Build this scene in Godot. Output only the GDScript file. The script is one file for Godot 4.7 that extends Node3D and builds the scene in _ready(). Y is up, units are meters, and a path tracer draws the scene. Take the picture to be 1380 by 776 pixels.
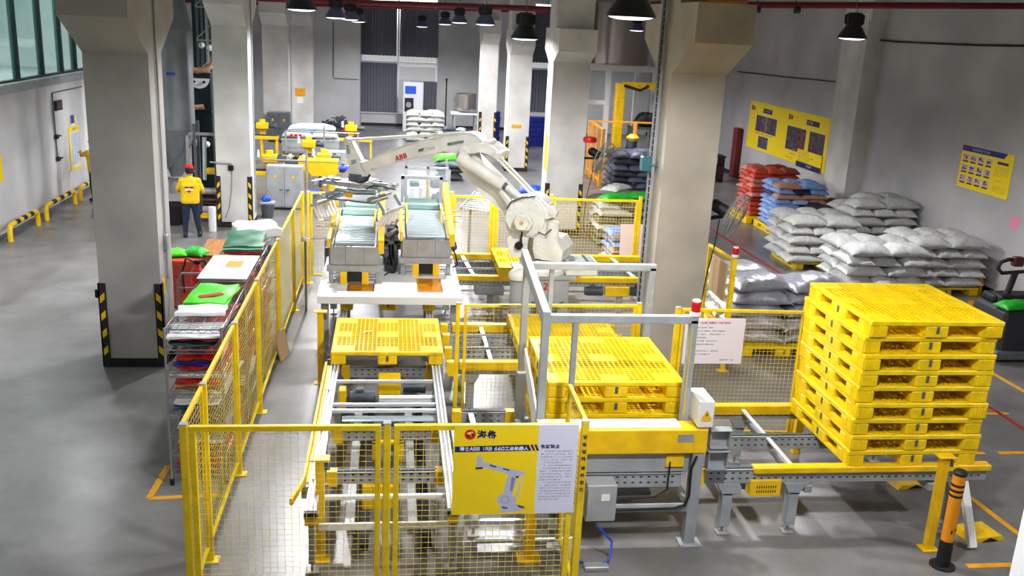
extends Node3D
# Packing hall: a palletising robot cell inside yellow mesh fences, seen from an upper floor.

var M := {}
var used := {}
var rng := RandomNumberGenerator.new()

class Geo:
	var v := PackedVector3Array()
	var n := PackedVector3Array()
	var uv := PackedVector2Array()
	var ix := PackedInt32Array()

	func quad(a: Vector3, b: Vector3, c: Vector3, d: Vector3) -> void:   # counter-clockwise seen from outside
		var nn := (b - a).cross(c - a)
		if nn.length_squared() < 1e-16:
			nn = (c - a).cross(d - a)
		nn = nn.normalized()
		var k := v.size()
		for p in [a, b, c, d]:
			v.append(p)
			n.append(nn)
		uv.append(Vector2(0, 1)); uv.append(Vector2(1, 1)); uv.append(Vector2(1, 0)); uv.append(Vector2(0, 0))
		ix.append_array(PackedInt32Array([k, k + 2, k + 1, k, k + 3, k + 2]))

	func tri(a: Vector3, b: Vector3, c: Vector3) -> void:
		var nn := (b - a).cross(c - a).normalized()
		var k := v.size()
		for p in [a, b, c]:
			v.append(p); n.append(nn); uv.append(Vector2.ZERO)
		ix.append_array(PackedInt32Array([k, k + 2, k + 1]))

	func box(c: Vector3, s: Vector3, b := Basis.IDENTITY, bev := 0.0) -> Geo:
		var h := s * 0.5
		if bev <= 0.0:
			var p: Array[Vector3] = []
			for i in 8:
				p.append(c + b * Vector3(h.x if i & 1 else -h.x, h.y if i & 2 else -h.y, h.z if i & 4 else -h.z))
			quad(p[4], p[5], p[7], p[6]); quad(p[1], p[0], p[2], p[3]); quad(p[5], p[1], p[3], p[7])
			quad(p[0], p[4], p[6], p[2]); quad(p[6], p[7], p[3], p[2]); quad(p[0], p[1], p[5], p[4])
			return self
		var e := minf(bev, minf(h.x, minf(h.y, h.z)) * 0.9)
		var f := func(x: float, y: float, z: float) -> Vector3: return c + b * Vector3(x, y, z)
		var ax := [[0, 1, 2], [1, 2, 0], [2, 0, 1]]
		for a in ax:
			for sg in [1.0, -1.0]:
				var q: Array[Vector3] = []
				for k in [[-1, -1], [1, -1], [1, 1], [-1, 1]]:
					var w := Vector3.ZERO
					w[a[0]] = sg * h[a[0]]
					w[a[1]] = k[0] * (h[a[1]] - e) * sg
					w[a[2]] = k[1] * (h[a[2]] - e)
					q.append(c + b * w)
				quad(q[0], q[1], q[2], q[3])
			for s1 in [1.0, -1.0]:
				for s2 in [1.0, -1.0]:
					var lo := -(h[a[2]] - e)
					var w1 := Vector3.ZERO; var w2 := Vector3.ZERO
					w1[a[0]] = s1 * h[a[0]]; w1[a[1]] = s2 * (h[a[1]] - e)
					w2[a[0]] = s1 * (h[a[0]] - e); w2[a[1]] = s2 * h[a[1]]
					var u := Vector3.ZERO
					u[a[2]] = lo
					var g := [c + b * (w1 + u), c + b * (w2 + u), c + b * (w2 - u), c + b * (w1 - u)]
					if s1 * s2 > 0: quad(g[0], g[1], g[2], g[3])
					else: quad(g[1], g[0], g[3], g[2])
		for sx in [1.0, -1.0]:
			for sy in [1.0, -1.0]:
				for sz in [1.0, -1.0]:
					var A := c + b * Vector3(sx * h.x, sy * (h.y - e), sz * (h.z - e))
					var B := c + b * Vector3(sx * (h.x - e), sy * h.y, sz * (h.z - e))
					var C := c + b * Vector3(sx * (h.x - e), sy * (h.y - e), sz * h.z)
					if sx * sy * sz > 0: tri(A, B, C)
					else: tri(A, C, B)
		return self

	func bb(x0: float, y0: float, z0: float, x1: float, y1: float, z1: float, bev := 0.0) -> Geo:   # box from corner to corner
		return box(Vector3(x0 + x1, y0 + y1, z0 + z1) * 0.5, Vector3(absf(x1 - x0), absf(y1 - y0), absf(z1 - z0)), Basis.IDENTITY, bev)

	static func frame(a: Vector3, b: Vector3, up := Vector3.UP) -> Basis:   # z runs from a to b
		var z := (b - a).normalized()
		if absf(z.dot(up)) > 0.98: up = Vector3.BACK if absf(z.z) < 0.9 else Vector3.RIGHT
		var x := up.cross(z).normalized()
		return Basis(x, z.cross(x), z)

	func bar(a: Vector3, b: Vector3, w: float, h: float, bev := 0.0, up := Vector3.UP) -> Geo:
		return box((a + b) * 0.5, Vector3(w, h, a.distance_to(b)), frame(a, b, up), bev)

	func grid(rows: Array, closed := false, flip := false) -> Geo:   # rows of points with smooth normals
		var nr := rows.size(); var nc: int = rows[0].size()
		var k := v.size()
		for i in nr:
			for j in nc:
				var r0: Vector3 = rows[maxi(i - 1, 0)][j]; var r1: Vector3 = rows[mini(i + 1, nr - 1)][j]
				var c0: Vector3; var c1: Vector3
				if closed:
					c0 = rows[i][(j - 1 + nc) % nc]; c1 = rows[i][(j + 1) % nc]
				else:
					c0 = rows[i][maxi(j - 1, 0)]; c1 = rows[i][mini(j + 1, nc - 1)]
				var nn := (c1 - c0).cross(r1 - r0)
				if nn.length_squared() < 1e-14:
					var ii := clampi(i, 1, nr - 2)
					nn = (rows[ii][(j + 1) % nc] - rows[ii][(j - 1 + nc) % nc]).cross(rows[ii + 1][j] - rows[ii - 1][j])
				nn = nn.normalized()
				v.append(rows[i][j]); n.append(-nn if flip else nn)
				uv.append(Vector2(float(j) / maxi(nc - 1, 1), float(i) / maxi(nr - 1, 1)))
		for i in nr - 1:
			for j in (nc if closed else nc - 1):
				var j2 := (j + 1) % nc
				var a := k + i * nc + j; var b := k + i * nc + j2; var c := k + (i + 1) * nc + j2; var d := k + (i + 1) * nc + j
				if flip: ix.append_array(PackedInt32Array([a, b, c, a, c, d]))
				else: ix.append_array(PackedInt32Array([a, c, b, a, d, c]))
		return self

	func tube(a: Vector3, b: Vector3, r: float, seg := 10, r2 := -1.0, caps := true) -> Geo:
		if r2 < 0.0: r2 = r
		var f := frame(a, b)
		var k := v.size()
		for i in 2:
			var o := a if i == 0 else b
			var rr := r if i == 0 else r2
			for j in seg + 1:
				var t := TAU * j / seg
				var d := f.x * cos(t) + f.y * sin(t)
				v.append(o + d * rr); n.append(d); uv.append(Vector2(float(j) / seg, i))
		for j in seg:
			var p := k + j; var q := k + seg + 1 + j
			ix.append_array(PackedInt32Array([p, q + 1, p + 1, p, q, q + 1]))
		if caps:
			for i in 2:
				var o := a if i == 0 else b
				var rr := r if i == 0 else r2
				if rr < 1e-4: continue
				var c := v.size()
				var nn := -f.z if i == 0 else f.z
				v.append(o); n.append(nn); uv.append(Vector2(0.5, 0.5))
				for j in seg + 1:
					var t := TAU * j / seg
					v.append(o + (f.x * cos(t) + f.y * sin(t)) * rr); n.append(nn); uv.append(Vector2(0.5, 0.5))
				for j in seg:
					if i == 0: ix.append_array(PackedInt32Array([c, c + 1 + j, c + 2 + j]))
					else: ix.append_array(PackedInt32Array([c, c + 2 + j, c + 1 + j]))
		return self

	func pipe(pts: Array, r: float, seg := 8) -> Geo:   # bent tube through points
		var rows := []
		var prev := Vector3.ZERO
		for i in pts.size():
			var t: Vector3 = (pts[mini(i + 1, pts.size() - 1)] - pts[maxi(i - 1, 0)]).normalized()
			if i == 0:
				prev = Vector3.UP.cross(t)
				if prev.length() < 0.1: prev = Vector3.RIGHT.cross(t)
			var x := (prev - t * prev.dot(t)).normalized()
			prev = x
			var y := t.cross(x)
			var row := []
			for j in seg:
				var an := TAU * j / seg
				row.append(pts[i] + (x * cos(an) + y * sin(an)) * r)
			rows.append(row)
		return grid(rows, true)

	func lathe(prof: Array, seg := 20, xf := Transform3D.IDENTITY, smooth := false) -> Geo:   # profile of (radius, height) from bottom to top
		if smooth:
			var rows := []
			for p in prof:
				var row := []
				for j in seg:
					var t := -TAU * j / seg
					row.append(xf * Vector3(p.x * cos(t), p.y, p.x * sin(t)))
				rows.append(row)
			return grid(rows, true)
		for i in prof.size() - 1:
			var p: Vector2 = prof[i]; var q: Vector2 = prof[i + 1]
			var d := q - p
			var k := v.size()
			for j in seg + 1:
				var t := -TAU * j / seg
				var o := Vector3(cos(t), 0, sin(t))
				var nn := (xf.basis * Vector3(o.x * d.y, -d.x, o.z * d.y)).normalized()
				v.append(xf * Vector3(o.x * p.x, p.y, o.z * p.x)); n.append(nn); uv.append(Vector2(float(j) / seg, 1))
				v.append(xf * Vector3(o.x * q.x, q.y, o.z * q.x)); n.append(nn); uv.append(Vector2(float(j) / seg, 0))
			for j in seg:
				var a := k + 2 * j
				ix.append_array(PackedInt32Array([a, a + 3, a + 2, a, a + 1, a + 3]))
		return self

	func extrude(poly: Array, depth: float, xf := Transform3D.IDENTITY) -> Geo:   # outline in x, y, centred on z
		var pl := PackedVector2Array(poly)
		if Geometry2D.is_polygon_clockwise(pl): pl.reverse()
		var h := depth * 0.5
		var t := Geometry2D.triangulate_polygon(pl)
		for s in [1.0, -1.0]:
			for i in range(0, t.size(), 3):
				var a := xf * Vector3(pl[t[i]].x, pl[t[i]].y, s * h)
				var b := xf * Vector3(pl[t[i + 1]].x, pl[t[i + 1]].y, s * h)
				var c := xf * Vector3(pl[t[i + 2]].x, pl[t[i + 2]].y, s * h)
				var want: Vector3 = xf.basis.z * s
				if (b - a).cross(c - a).dot(want) > 0: tri(a, b, c)
				else: tri(a, c, b)
		for i in pl.size():
			var a := pl[i]; var b := pl[(i + 1) % pl.size()]
			quad(xf * Vector3(a.x, a.y, h), xf * Vector3(a.x, a.y, -h), xf * Vector3(b.x, b.y, -h), xf * Vector3(b.x, b.y, h))
		return self

	func quad_lid(a: Vector3, b: Vector3, c: Vector3, d: Vector3, h: float) -> Geo:   # a thin tilted board
		var u := Vector3(0, h, 0)
		quad(a + u, b + u, c + u, d + u); quad(b, a, d, c); quad(a, b, b + u, a + u); quad(b, c, c + u, b + u); quad(c, d, d + u, c + u); quad(d, a, a + u, d + u)
		return self

	func ball(c: Vector3, r: Vector3, seg := 14, rings := 9) -> Geo:
		var pr := []
		for i in rings + 1:
			var t := -PI / 2 + PI * i / rings
			pr.append(Vector2(maxf(cos(t), 0.001), sin(t)))
		return lathe(pr, seg, Transform3D(Basis.from_scale(r), c), true)

	func make() -> ArrayMesh:
		var arr := []
		arr.resize(Mesh.ARRAY_MAX)
		arr[Mesh.ARRAY_VERTEX] = v; arr[Mesh.ARRAY_NORMAL] = n; arr[Mesh.ARRAY_TEX_UV] = uv; arr[Mesh.ARRAY_INDEX] = ix
		var m := ArrayMesh.new()
		m.add_surface_from_arrays(Mesh.PRIMITIVE_TRIANGLES, arr)
		return m


func G() -> Geo:
	return Geo.new()

func V(x: float, y: float, z: float) -> Vector3:
	return Vector3(x, y, z)

func numbered(called: String) -> String:
	var k: int = used.get(called, 0)
	used[called] = k + 1
	return called if k == 0 else "%s_%03d" % [called, k]

func tag(o: Node3D, label: String, category: String, group := "") -> Node3D:
	o.set_meta("label", label)
	o.set_meta("category", category)
	if group: o.set_meta("group", group)
	return o

func thing(called: String, label: String, category: String, at := Vector3.ZERO, turn := 0.0, group := "") -> Node3D:
	var o := Node3D.new()
	o.name = numbered(called)
	add_child(o)
	o.position = at
	o.rotation.y = turn
	tag(o, label, category, group)
	return o

func part(parent: Node3D, called: String, g: Variant, m: Material, at := Vector3.ZERO, stuff := false) -> MeshInstance3D:
	var o := MeshInstance3D.new()
	o.name = called
	o.mesh = g.make() if g is Geo else g
	o.material_override = m
	o.position = at
	if stuff: o.set_meta("kind", "stuff")
	parent.add_child(o, true)
	return o

func single(called: String, g: Variant, m: Material, label: String, category: String, at := Vector3.ZERO, turn := 0.0, group := "") -> MeshInstance3D:
	var o := part(self, numbered(called), g, m, at)
	o.rotation.y = turn
	tag(o, label, category, group)
	return o

func struct(called: String, g: Variant, m: Material, at := Vector3.ZERO) -> MeshInstance3D:
	var o := part(self, numbered(called), g, m, at)
	o.set_meta("kind", "structure")
	return o

func copy(o: Node3D, called: String, label: String, at: Vector3, turn := 0.0, group := "") -> Node3D:
	var c: Node3D = o.duplicate()
	c.name = numbered(called)
	add_child(c)
	c.position = at
	c.rotation = Vector3(0, turn, 0)
	c.set_meta("label", label)
	if group: c.set_meta("group", group)
	return c

func nth(i: int) -> String:
	return ["first", "second", "third", "fourth", "fifth", "sixth", "seventh", "eighth", "ninth", "tenth", "eleventh", "twelfth", "thirteenth", "fourteenth", "fifteenth"][i]

# ---------------------------------------------------------------- materials
func noise_tex(freq: float, lo: Color, hi: Color, size := 512, octaves := 4, kind := FastNoiseLite.TYPE_SIMPLEX_SMOOTH, sd := 1, gain := 0.5) -> NoiseTexture2D:
	var f := FastNoiseLite.new()
	f.seed = sd
	f.noise_type = kind
	f.frequency = freq
	f.fractal_octaves = octaves
	f.fractal_gain = gain
	var t := NoiseTexture2D.new()
	t.width = size; t.height = size
	t.seamless = true
	t.noise = f
	var g := Gradient.new()
	g.set_color(0, lo); g.set_color(1, hi)
	t.color_ramp = g
	return t

func mat(key: String, c: Color, rough := 0.6, metal := 0.0, tex: Texture2D = null, scale := 1.0, rtex: Texture2D = null) -> StandardMaterial3D:
	var m := StandardMaterial3D.new()
	m.resource_name = key
	m.albedo_color = c
	m.roughness = rough
	m.metallic = metal
	if tex or rtex:
		m.uv1_triplanar = true
		m.uv1_world_triplanar = true
		m.uv1_scale = Vector3.ONE * scale
	if tex: m.albedo_texture = tex
	if rtex: m.roughness_texture = rtex
	M[key] = m
	return m

func materials() -> void:
	var soft := noise_tex(0.006, Color(0.86, 0.86, 0.86), Color(1, 1, 1), 512, 4)
	var wear := noise_tex(0.012, Color(0.88, 0.87, 0.84), Color(1, 1, 1), 512, 5, FastNoiseLite.TYPE_PERLIN, 4)
	var concrete := noise_tex(0.005, Color(0.74, 0.735, 0.73), Color(1, 1, 1), 1024, 7, FastNoiseLite.TYPE_PERLIN, 7, 0.62)
	var polish := noise_tex(0.008, Color(0.70, 0.70, 0.70), Color(0.82, 0.82, 0.82), 512, 5, FastNoiseLite.TYPE_SIMPLEX_SMOOTH, 9)
	mat("floor", Color(0.525, 0.52, 0.515), 0.40, 0.0, concrete, 0.22, polish)
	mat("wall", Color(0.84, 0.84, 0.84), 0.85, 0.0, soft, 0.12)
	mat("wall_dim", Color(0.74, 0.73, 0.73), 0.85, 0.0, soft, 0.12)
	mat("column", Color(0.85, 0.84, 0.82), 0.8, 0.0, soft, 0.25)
	mat("column_shade_grey", Color(0.70, 0.685, 0.66), 0.8, 0.0, soft, 0.25)  # column white greyed down: shade of the near left front put into colour
	mat("column_shade_beige", Color(0.72, 0.685, 0.625), 0.8, 0.0, soft, 0.25)  # beige tone, darkened so the colour carries the shade on its front
	mat("ceiling", Color(0.72, 0.72, 0.73), 0.9)
	mat("yellow", Color(0.99, 0.80, 0.02), 0.42, 0.0, wear, 0.9)
	mat("fence", Color(0.97, 0.83, 0.04), 0.45, 0.0, wear, 1.3)
	mat("wire", Color(0.95, 0.84, 0.35), 0.45)
	mat("pallet", Color(1.0, 0.85, 0.0), 0.45, 0.0, soft, 1.1)
	mat("steel", Color(0.66, 0.67, 0.68), 0.42, 0.25, wear, 0.8)
	mat("paint_grey", Color(0.66, 0.68, 0.69), 0.5, 0.0, soft, 0.8)
	mat("paint_dark", Color(0.36, 0.38, 0.40), 0.5, 0.0, soft, 0.8)
	mat("alu", Color(0.86, 0.88, 0.90), 0.35, 0.35)
	mat("zinc", Color(0.80, 0.86, 0.88), 0.25, 0.7)
	mat("chrome", Color(0.75, 0.76, 0.77), 0.22, 0.9)
	mat("black", Color(0.07, 0.07, 0.075), 0.6)
	mat("rubber", Color(0.12, 0.12, 0.125), 0.75)
	mat("robot", Color(0.95, 0.945, 0.91), 0.4, 0.0, soft, 0.9)
	mat("white", Color(0.90, 0.90, 0.90), 0.5)
	mat("red", Color(0.78, 0.05, 0.06), 0.4)
	mat("pipe_red", Color(0.42, 0.05, 0.07), 0.5)
	mat("blue", Color(0.08, 0.16, 0.62), 0.45)
	mat("blue_bag", Color(0.05, 0.28, 0.75), 0.4)
	mat("green", Color(0.07, 0.62, 0.10), 0.45)
	mat("belt", Color(0.04, 0.30, 0.24), 0.55)
	mat("orange_fence", Color(0.92, 0.62, 0.18), 0.5)
	mat("line", Color(0.93, 0.66, 0.06), 0.6, 0.0, wear, 1.7)
	mat("line_red", Color(0.66, 0.10, 0.14), 0.6, 0.0, wear, 1.7)
	mat("curtain", Color(0.44, 0.45, 0.49), 0.9)
	mat("motor", Color(0.33, 0.36, 0.39), 0.5, 0.3)
	mat("frame_green", Color(0.04, 0.13, 0.13), 0.4, 0.3)
	mat("board_tan", Color(0.72, 0.60, 0.44), 0.85)
	mat("card", Color(0.62, 0.42, 0.22), 0.85, 0.0, soft, 2.0)
	mat("wood", Color(0.66, 0.52, 0.33), 0.8, 0.0, wear, 2.0)
	mat("skin", Color(0.72, 0.50, 0.38), 0.6)
	mat("hair", Color(0.05, 0.04, 0.04), 0.7)
	mat("jeans", Color(0.10, 0.15, 0.25), 0.9, 0.0, wear, 3.0)
	mat("shirt", Color(0.95, 0.78, 0.05), 0.85, 0.0, soft, 3.0)
	mat("cap", Color(0.82, 0.05, 0.12), 0.8)
	mat("lamp_shell", Color(0.16, 0.17, 0.18), 0.4, 0.5)
	mat("lamp_violet", Color(0.33, 0.34, 0.46), 0.4, 0.4)
	mat("plastic_film", Color(0.88, 0.89, 0.90), 0.3)
	mat("paper", Color(0.93, 0.93, 0.92), 0.8)
	mat("silo", Color(0.52, 0.54, 0.56), 0.4, 0.5, soft, 0.6)
	mat("tank", Color(0.72, 0.68, 0.66), 0.25, 0.85)
	mat("teal_plate", Color(0.20, 0.42, 0.45), 0.5)
	var glow := mat("lamp_glow", Color(1, 1, 1), 0.5)
	glow.emission_enabled = true
	glow.emission = Color(0.93, 0.95, 1.0)
	glow.emission_energy_multiplier = 1.6
	var tube := mat("tube_glow", Color(1, 1, 1), 0.5)
	tube.emission_enabled = true
	tube.emission = Color(0.92, 1.0, 0.97)
	tube.emission_energy_multiplier = 2.0
	var screen := mat("screen_glow", Color(0.02, 0.1, 0.4), 0.4)
	screen.emission_enabled = true
	screen.emission = Color(0.01, 0.36, 0.85)
	screen.emission_energy_multiplier = 0.6
	var gl := mat("glass", Color(0.55, 0.92, 0.88, 0.18), 0.05)
	gl.transparency = BaseMaterial3D.TRANSPARENCY_ALPHA
	var cl := mat("glass_clear", Color(0.9, 0.95, 1.0, 0.1), 0.05)
	cl.transparency = BaseMaterial3D.TRANSPARENCY_ALPHA
	var am := mat("amber_sheet", Color(0.95, 0.62, 0.02, 0.5), 0.08)
	am.transparency = BaseMaterial3D.TRANSPARENCY_ALPHA
	# sack cloths: woven plastic with a fine weave
	var weave := noise_tex(0.02, Color(0.80, 0.80, 0.80), Color(1, 1, 1), 512, 5, FastNoiseLite.TYPE_PERLIN, 21)
	mat("sack_white", Color(0.80, 0.80, 0.78), 0.7, 0.0, weave, 1.5)
	mat("sack_silver", Color(0.80, 0.80, 0.84), 0.36, 0.55, weave, 1.5)
	mat("sack_dark", Color(0.22, 0.23, 0.26), 0.6, 0.0, weave, 1.5)
	mat("sack_slate", Color(0.40, 0.42, 0.50), 0.5, 0.1, weave, 1.5)
	mat("sack_blue", Color(0.52, 0.66, 0.90), 0.42, 0.0, weave, 1.6)
	mat("sack_navy", Color(0.14, 0.19, 0.36), 0.5, 0.0, weave, 1.5)
	mat("sack_tan", Color(0.78, 0.58, 0.46), 0.5, 0.0, weave, 1.5)
	mat("sack_orange", Color(0.84, 0.30, 0.19), 0.45, 0.0, weave, 1.6)
	mat("sack_rust", Color(0.62, 0.20, 0.13), 0.5, 0.0, weave, 1.6)
	mat("sack_sky", Color(0.66, 0.76, 0.90), 0.42, 0.0, weave, 1.6)
	mat("sack_pink", Color(0.90, 0.52, 0.45), 0.45, 0.0, weave, 2.2)
	mat("sack_olive", Color(0.46, 0.43, 0.35), 0.7, 0.0, weave, 1.5)
	mat("poster_yellow", Color(0.97, 0.84, 0.05), 0.5)
	mat("pink", Color(0.90, 0.55, 0.66), 0.7)
	mat("dark_red", Color(0.22, 0.03, 0.06), 0.4)
	mat("teal_wall", Color(0.55, 0.78, 0.76), 0.7)
	mat("sack_white2", Color(0.74, 0.74, 0.73), 0.7, 0.0, weave, 1.5)
	mat("bag_purple", Color(0.45, 0.40, 0.55), 0.6)
	mat("bag_navy", Color(0.13, 0.18, 0.36), 0.6)
	mat("bag_green", Color(0.30, 0.85, 0.12), 0.5)
	mat("bag_darkgreen", Color(0.03, 0.42, 0.27), 0.45)
	mat("bag_pale", Color(0.66, 0.83, 0.76), 0.5)
	mat("film_blue", Color(0.70, 0.80, 0.88), 0.35)
	mat("pale_pink", Color(0.84, 0.74, 0.76), 0.8)
	mat("blue_motor", Color(0.06, 0.22, 0.75), 0.4)
	mat("pink_red", Color(0.75, 0.20, 0.28), 0.5)
	mat("amber", Color(0.95, 0.60, 0.03), 0.45, 0.0, wear, 1.3)
	mat("truck", Color(0.14, 0.15, 0.16), 0.5)
	mat("truck_red", Color(0.30, 0.10, 0.08), 0.5)

# ---------------------------------------------------------------- camera, light
const LAMP_E := 26.0

func camera_and_light() -> void:
	var cam := Camera3D.new()
	cam.name = "camera"
	cam.fov = 34.31
	cam.near = 0.05
	cam.far = 200.0
	add_child(cam)
	cam.position = V(0, 4.9, 0)
	cam.basis = Basis(Vector3.UP, -0.1362) * Basis(Vector3.RIGHT, -0.2759) * Basis(Vector3.BACK, 0.0508)
	cam.current = true
	var env := Environment.new()
	env.background_mode = Environment.BG_SKY
	var sky := Sky.new()
	var sm := ProceduralSkyMaterial.new()
	sm.sky_top_color = Color(0.75, 0.82, 0.92)
	sm.sky_horizon_color = Color(0.95, 0.93, 0.90)
	sm.ground_bottom_color = Color(0.45, 0.44, 0.42)
	sm.ground_horizon_color = Color(0.80, 0.78, 0.75)
	sm.sky_energy_multiplier = 2.0
	sm.ground_energy_multiplier = 1.2
	sm.sun_angle_max = 0.0
	sky.sky_material = sm
	env.sky = sky
	env.ambient_light_source = Environment.AMBIENT_SOURCE_SKY
	env.tonemap_mode = Environment.TONE_MAPPER_LINEAR
	env.tonemap_exposure = 1.1
	env.sdfgi_enabled = true
	env.ssao_enabled = true
	env.ssil_enabled = true
	var we := WorldEnvironment.new()
	we.name = "world_environment"
	we.environment = env
	add_child(we)

# ---------------------------------------------------------------- the hall
const WL := -8.1
const WR := 12.3
const ZB := -44.6
const ZN := 3.0
const TOP := 6.9

func shell() -> void:
	var fl := struct("floor", G().bb(-8.4, -0.2, ZN + 0.3, 12.6, 0.0, ZB - 0.3), M.floor)
	var lines := [
		[V(-2.43, 0, -9.04), V(-1.70, 0, -9.10), "line"], [V(-2.43, 0, -9.04), V(-2.40, 0, -9.78), "line"],
		[V(6.50, 0, -9.6), V(6.62, 0, -7.6), "line"], [V(5.66, 0, -7.43), V(6.50, 0, -7.43), "line"],
		[V(9.42, 0, -11.5), V(9.36, 0, -14.2), "line"], [V(7.64, 0, -9.88), V(8.3, 0, -9.88), "line"],
		[V(7.0, 0, -9.88), V(7.45, 0, -9.88), "line"], [V(8.1, 0, -11.1), V(8.6, 0, -11.1), "line"],
		[V(8.24, 0, -27.0), V(8.5, 0, -9.0), "line_red"]]
	for l in lines:
		var g := G().bar(l[0] + V(0, 0.002, 0), l[1] + V(0, 0.002, 0), 0.07, 0.006)
		part(fl, "red_floor_line" if l[2] == "line_red" else "yellow_floor_line", g, M[l[2]])
	# left wall with the glazed office gallery above it
	struct("wall_left", G().bb(WL - 0.25, 0, ZN, WL, 3.12, ZB).bb(WL - 0.25, 6.2, ZN, WL, TOP, ZB).bb(WL - 0.25, 3.12, -27.2, WL, 6.2, ZB).bb(WL - 0.25, 3.12, ZN, WL, 6.2, -4.0), M.wall)
	struct("trim_1", G().bb(WL, 2.96, ZN, WL + 0.12, 3.16, -27.2, 0.02), M.paint_grey)
	var win := Node3D.new()
	win.name = "window_1"
	add_child(win)
	win.set_meta("kind", "structure")
	part(win, "frame", G().bb(WL - 0.16, 3.12, -4.0, WL - 0.04, 3.20, -27.2).bb(WL - 0.16, 6.1, -4.0, WL - 0.04, 6.2, -27.2), M.frame_green)
	var mz := [-4.0, -5.5, -7.0, -8.5, -10.0, -11.5, -13.0, -14.5, -16.0, -17.5, -19.1, -20.65, -22.2, -23.72, -25.05, -26.1, -27.2]
	for i in mz.size():
		part(win, "mullion", G().bb(WL - 0.16, 3.2, mz[i] - 0.035, WL - 0.02, 6.1, mz[i] + 0.035), M.frame_green)
		if i: part(win, "pane", G().bb(WL - 0.105, 3.2, mz[i] + 0.03, WL - 0.095, 6.1, mz[i - 1] - 0.03), M.glass)
	struct("floor_office", G().bb(-13.2, 2.9, -4, WL - 0.25, 3.1, -28), M.paint_grey)
	struct("ceiling_office", G().bb(-13.2, 6.2, -4, WL - 0.25, 6.35, -28), M.wall)
	struct("wall_office", G().bb(-13.2, 3.1, -3.8, -13.0, 6.2, -28).bb(-13.0, 3.1, -28.0, WL - 0.25, 6.2, -27.8).bb(-13.0, 3.1, -4.0, WL - 0.25, 6.2, -3.8), M.wall)
	var pt := struct("wall_office", G().bb(-10.9, 3.1, -19.6, -10.8, 6.2, -26.6), M.teal_wall)
	part(pt, "dado_rail", G().bb(-10.8, 4.0, -19.6, -10.77, 4.1, -26.6), M.white)
	for k in 4:
		part(pt, "joint_strip", G().bb(-10.8, 3.1, -20.6 - 1.5 * k, -10.78, 6.2, -20.64 - 1.5 * k), M.paint_dark)
	single("dark_air_duct", G().bb(-10.7, 4.9, -23.0, -9.9, 5.9, -22.0, 0.03), M.teal_plate, "dark teal ventilation unit hung inside the glazed gallery", "ventilation unit")
	for k in 6:
		var z := -6.5 - 3.6 * k
		var t := thing("ceiling_tube_light", "bright tube light on the glazed office ceiling, %s from the near end" % nth(k), "light", V(-9.6, 6.1, z), 0, "tube lights in the glazed office")
		part(t, "housing", G().bb(-0.09, 0.04, -0.62, 0.09, 0.10, 0.62), M.white)
		part(t, "tube", G().tube(V(0, 0.01, -0.6), V(0, 0.01, 0.6), 0.02), M.tube_glow)
		var al := AreaLight3D.new()
		al.name = "tube_light"
		al.area_size = Vector2(0.12, 1.2)
		al.light_energy = 14.0
		al.light_color = Color(0.96, 1.0, 0.99)
		al.area_range = 40.0
		al.shadow_enabled = true
		al.position = V(0, -0.03, 0)
		al.rotation.x = -PI / 2
		t.add_child(al)
	# right wall, pilaster, skirting
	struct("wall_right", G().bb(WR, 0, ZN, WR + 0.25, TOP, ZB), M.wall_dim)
	struct("baseboard_right", G().bb(WR - 0.02, 0, ZN, WR, 0.14, ZB), M.black)
	struct("baseboard_left", G().bb(WL, 0, ZN, WL + 0.015, 0.10, ZB), M.paint_dark)
	struct("ceiling", G().bb(-8.4, TOP, ZN + 0.3, 12.6, TOP + 0.2, ZB - 0.3), M.ceiling)
	struct("wall_near", G().bb(-8.35, 0, ZN, 12.55, TOP, ZN + 0.25), M.wall)
	# back wall with two windows
	var wb := G()
	var zb := ZB
	wb.bb(-8.35, 0, zb - 0.25, -1.42, TOP, zb).bb(2.1, 0, zb - 0.25, 6.3, TOP, zb).bb(7.9, 0, zb - 0.25, 12.55, TOP, zb)
	for w in [[-1.42, 2.1], [6.3, 7.9]]:
		wb.bb(w[0], 0, zb - 0.25, w[1], 0.6, zb).bb(w[0], 5.9, zb - 0.25, w[1], TOP, zb)
	struct("wall_back", wb, M.wall)
	struct("wall_closet", G().bb(-3.42, 0, -43.0, -1.42, TOP, zb), M.wall)
	struct("baseboard_back", G().bb(-3.44, 0, -42.98, -1.40, 0.12, -43.0).bb(-1.4, 0, zb + 0.02, 6.3, 0.12, zb), M.black)
	var wi := 2
	for w in [[-1.42, 2.1, 0.28], [6.3, 7.9, 7.5]]:
		var wn := Node3D.new()
		wn.name = "window_%d" % wi
		wi += 1
		add_child(wn)
		wn.set_meta("kind", "structure")
		var f := G()
		f.bb(w[0], 0.6, zb - 0.2, w[0] + 0.07, 5.9, zb - 0.1).bb(w[1] - 0.07, 0.6, zb - 0.2, w[1], 5.9, zb - 0.1)
		f.bb(w[0], 0.6, zb - 0.2, w[1], 0.68, zb - 0.1).bb(w[0], 5.82, zb - 0.2, w[1], 5.9, zb - 0.1)
		f.bb(w[2] - 0.04, 0.6, zb - 0.2, w[2] + 0.04, 5.9, zb - 0.1)
		f.bb(w[0], 2.88, zb - 0.2, w[1], 2.96, zb - 0.02)
		part(wn, "frame", f, M.white)
		for a in [[w[0] + 0.07, w[2] - 0.04], [w[2] + 0.04, w[1] - 0.07]]:
			part(wn, "pane", G().bb(a[0], 0.68, zb - 0.155, a[1], 2.88, zb - 0.145), M.glass_clear)
			part(wn, "pane", G().bb(a[0], 2.96, zb - 0.155, a[1], 5.82, zb - 0.145), M.glass_clear)
		part(wn, "sill", G().bb(w[0], 0.58, zb - 0.1, w[1], 0.62, zb + 0.12), M.white)
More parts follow.
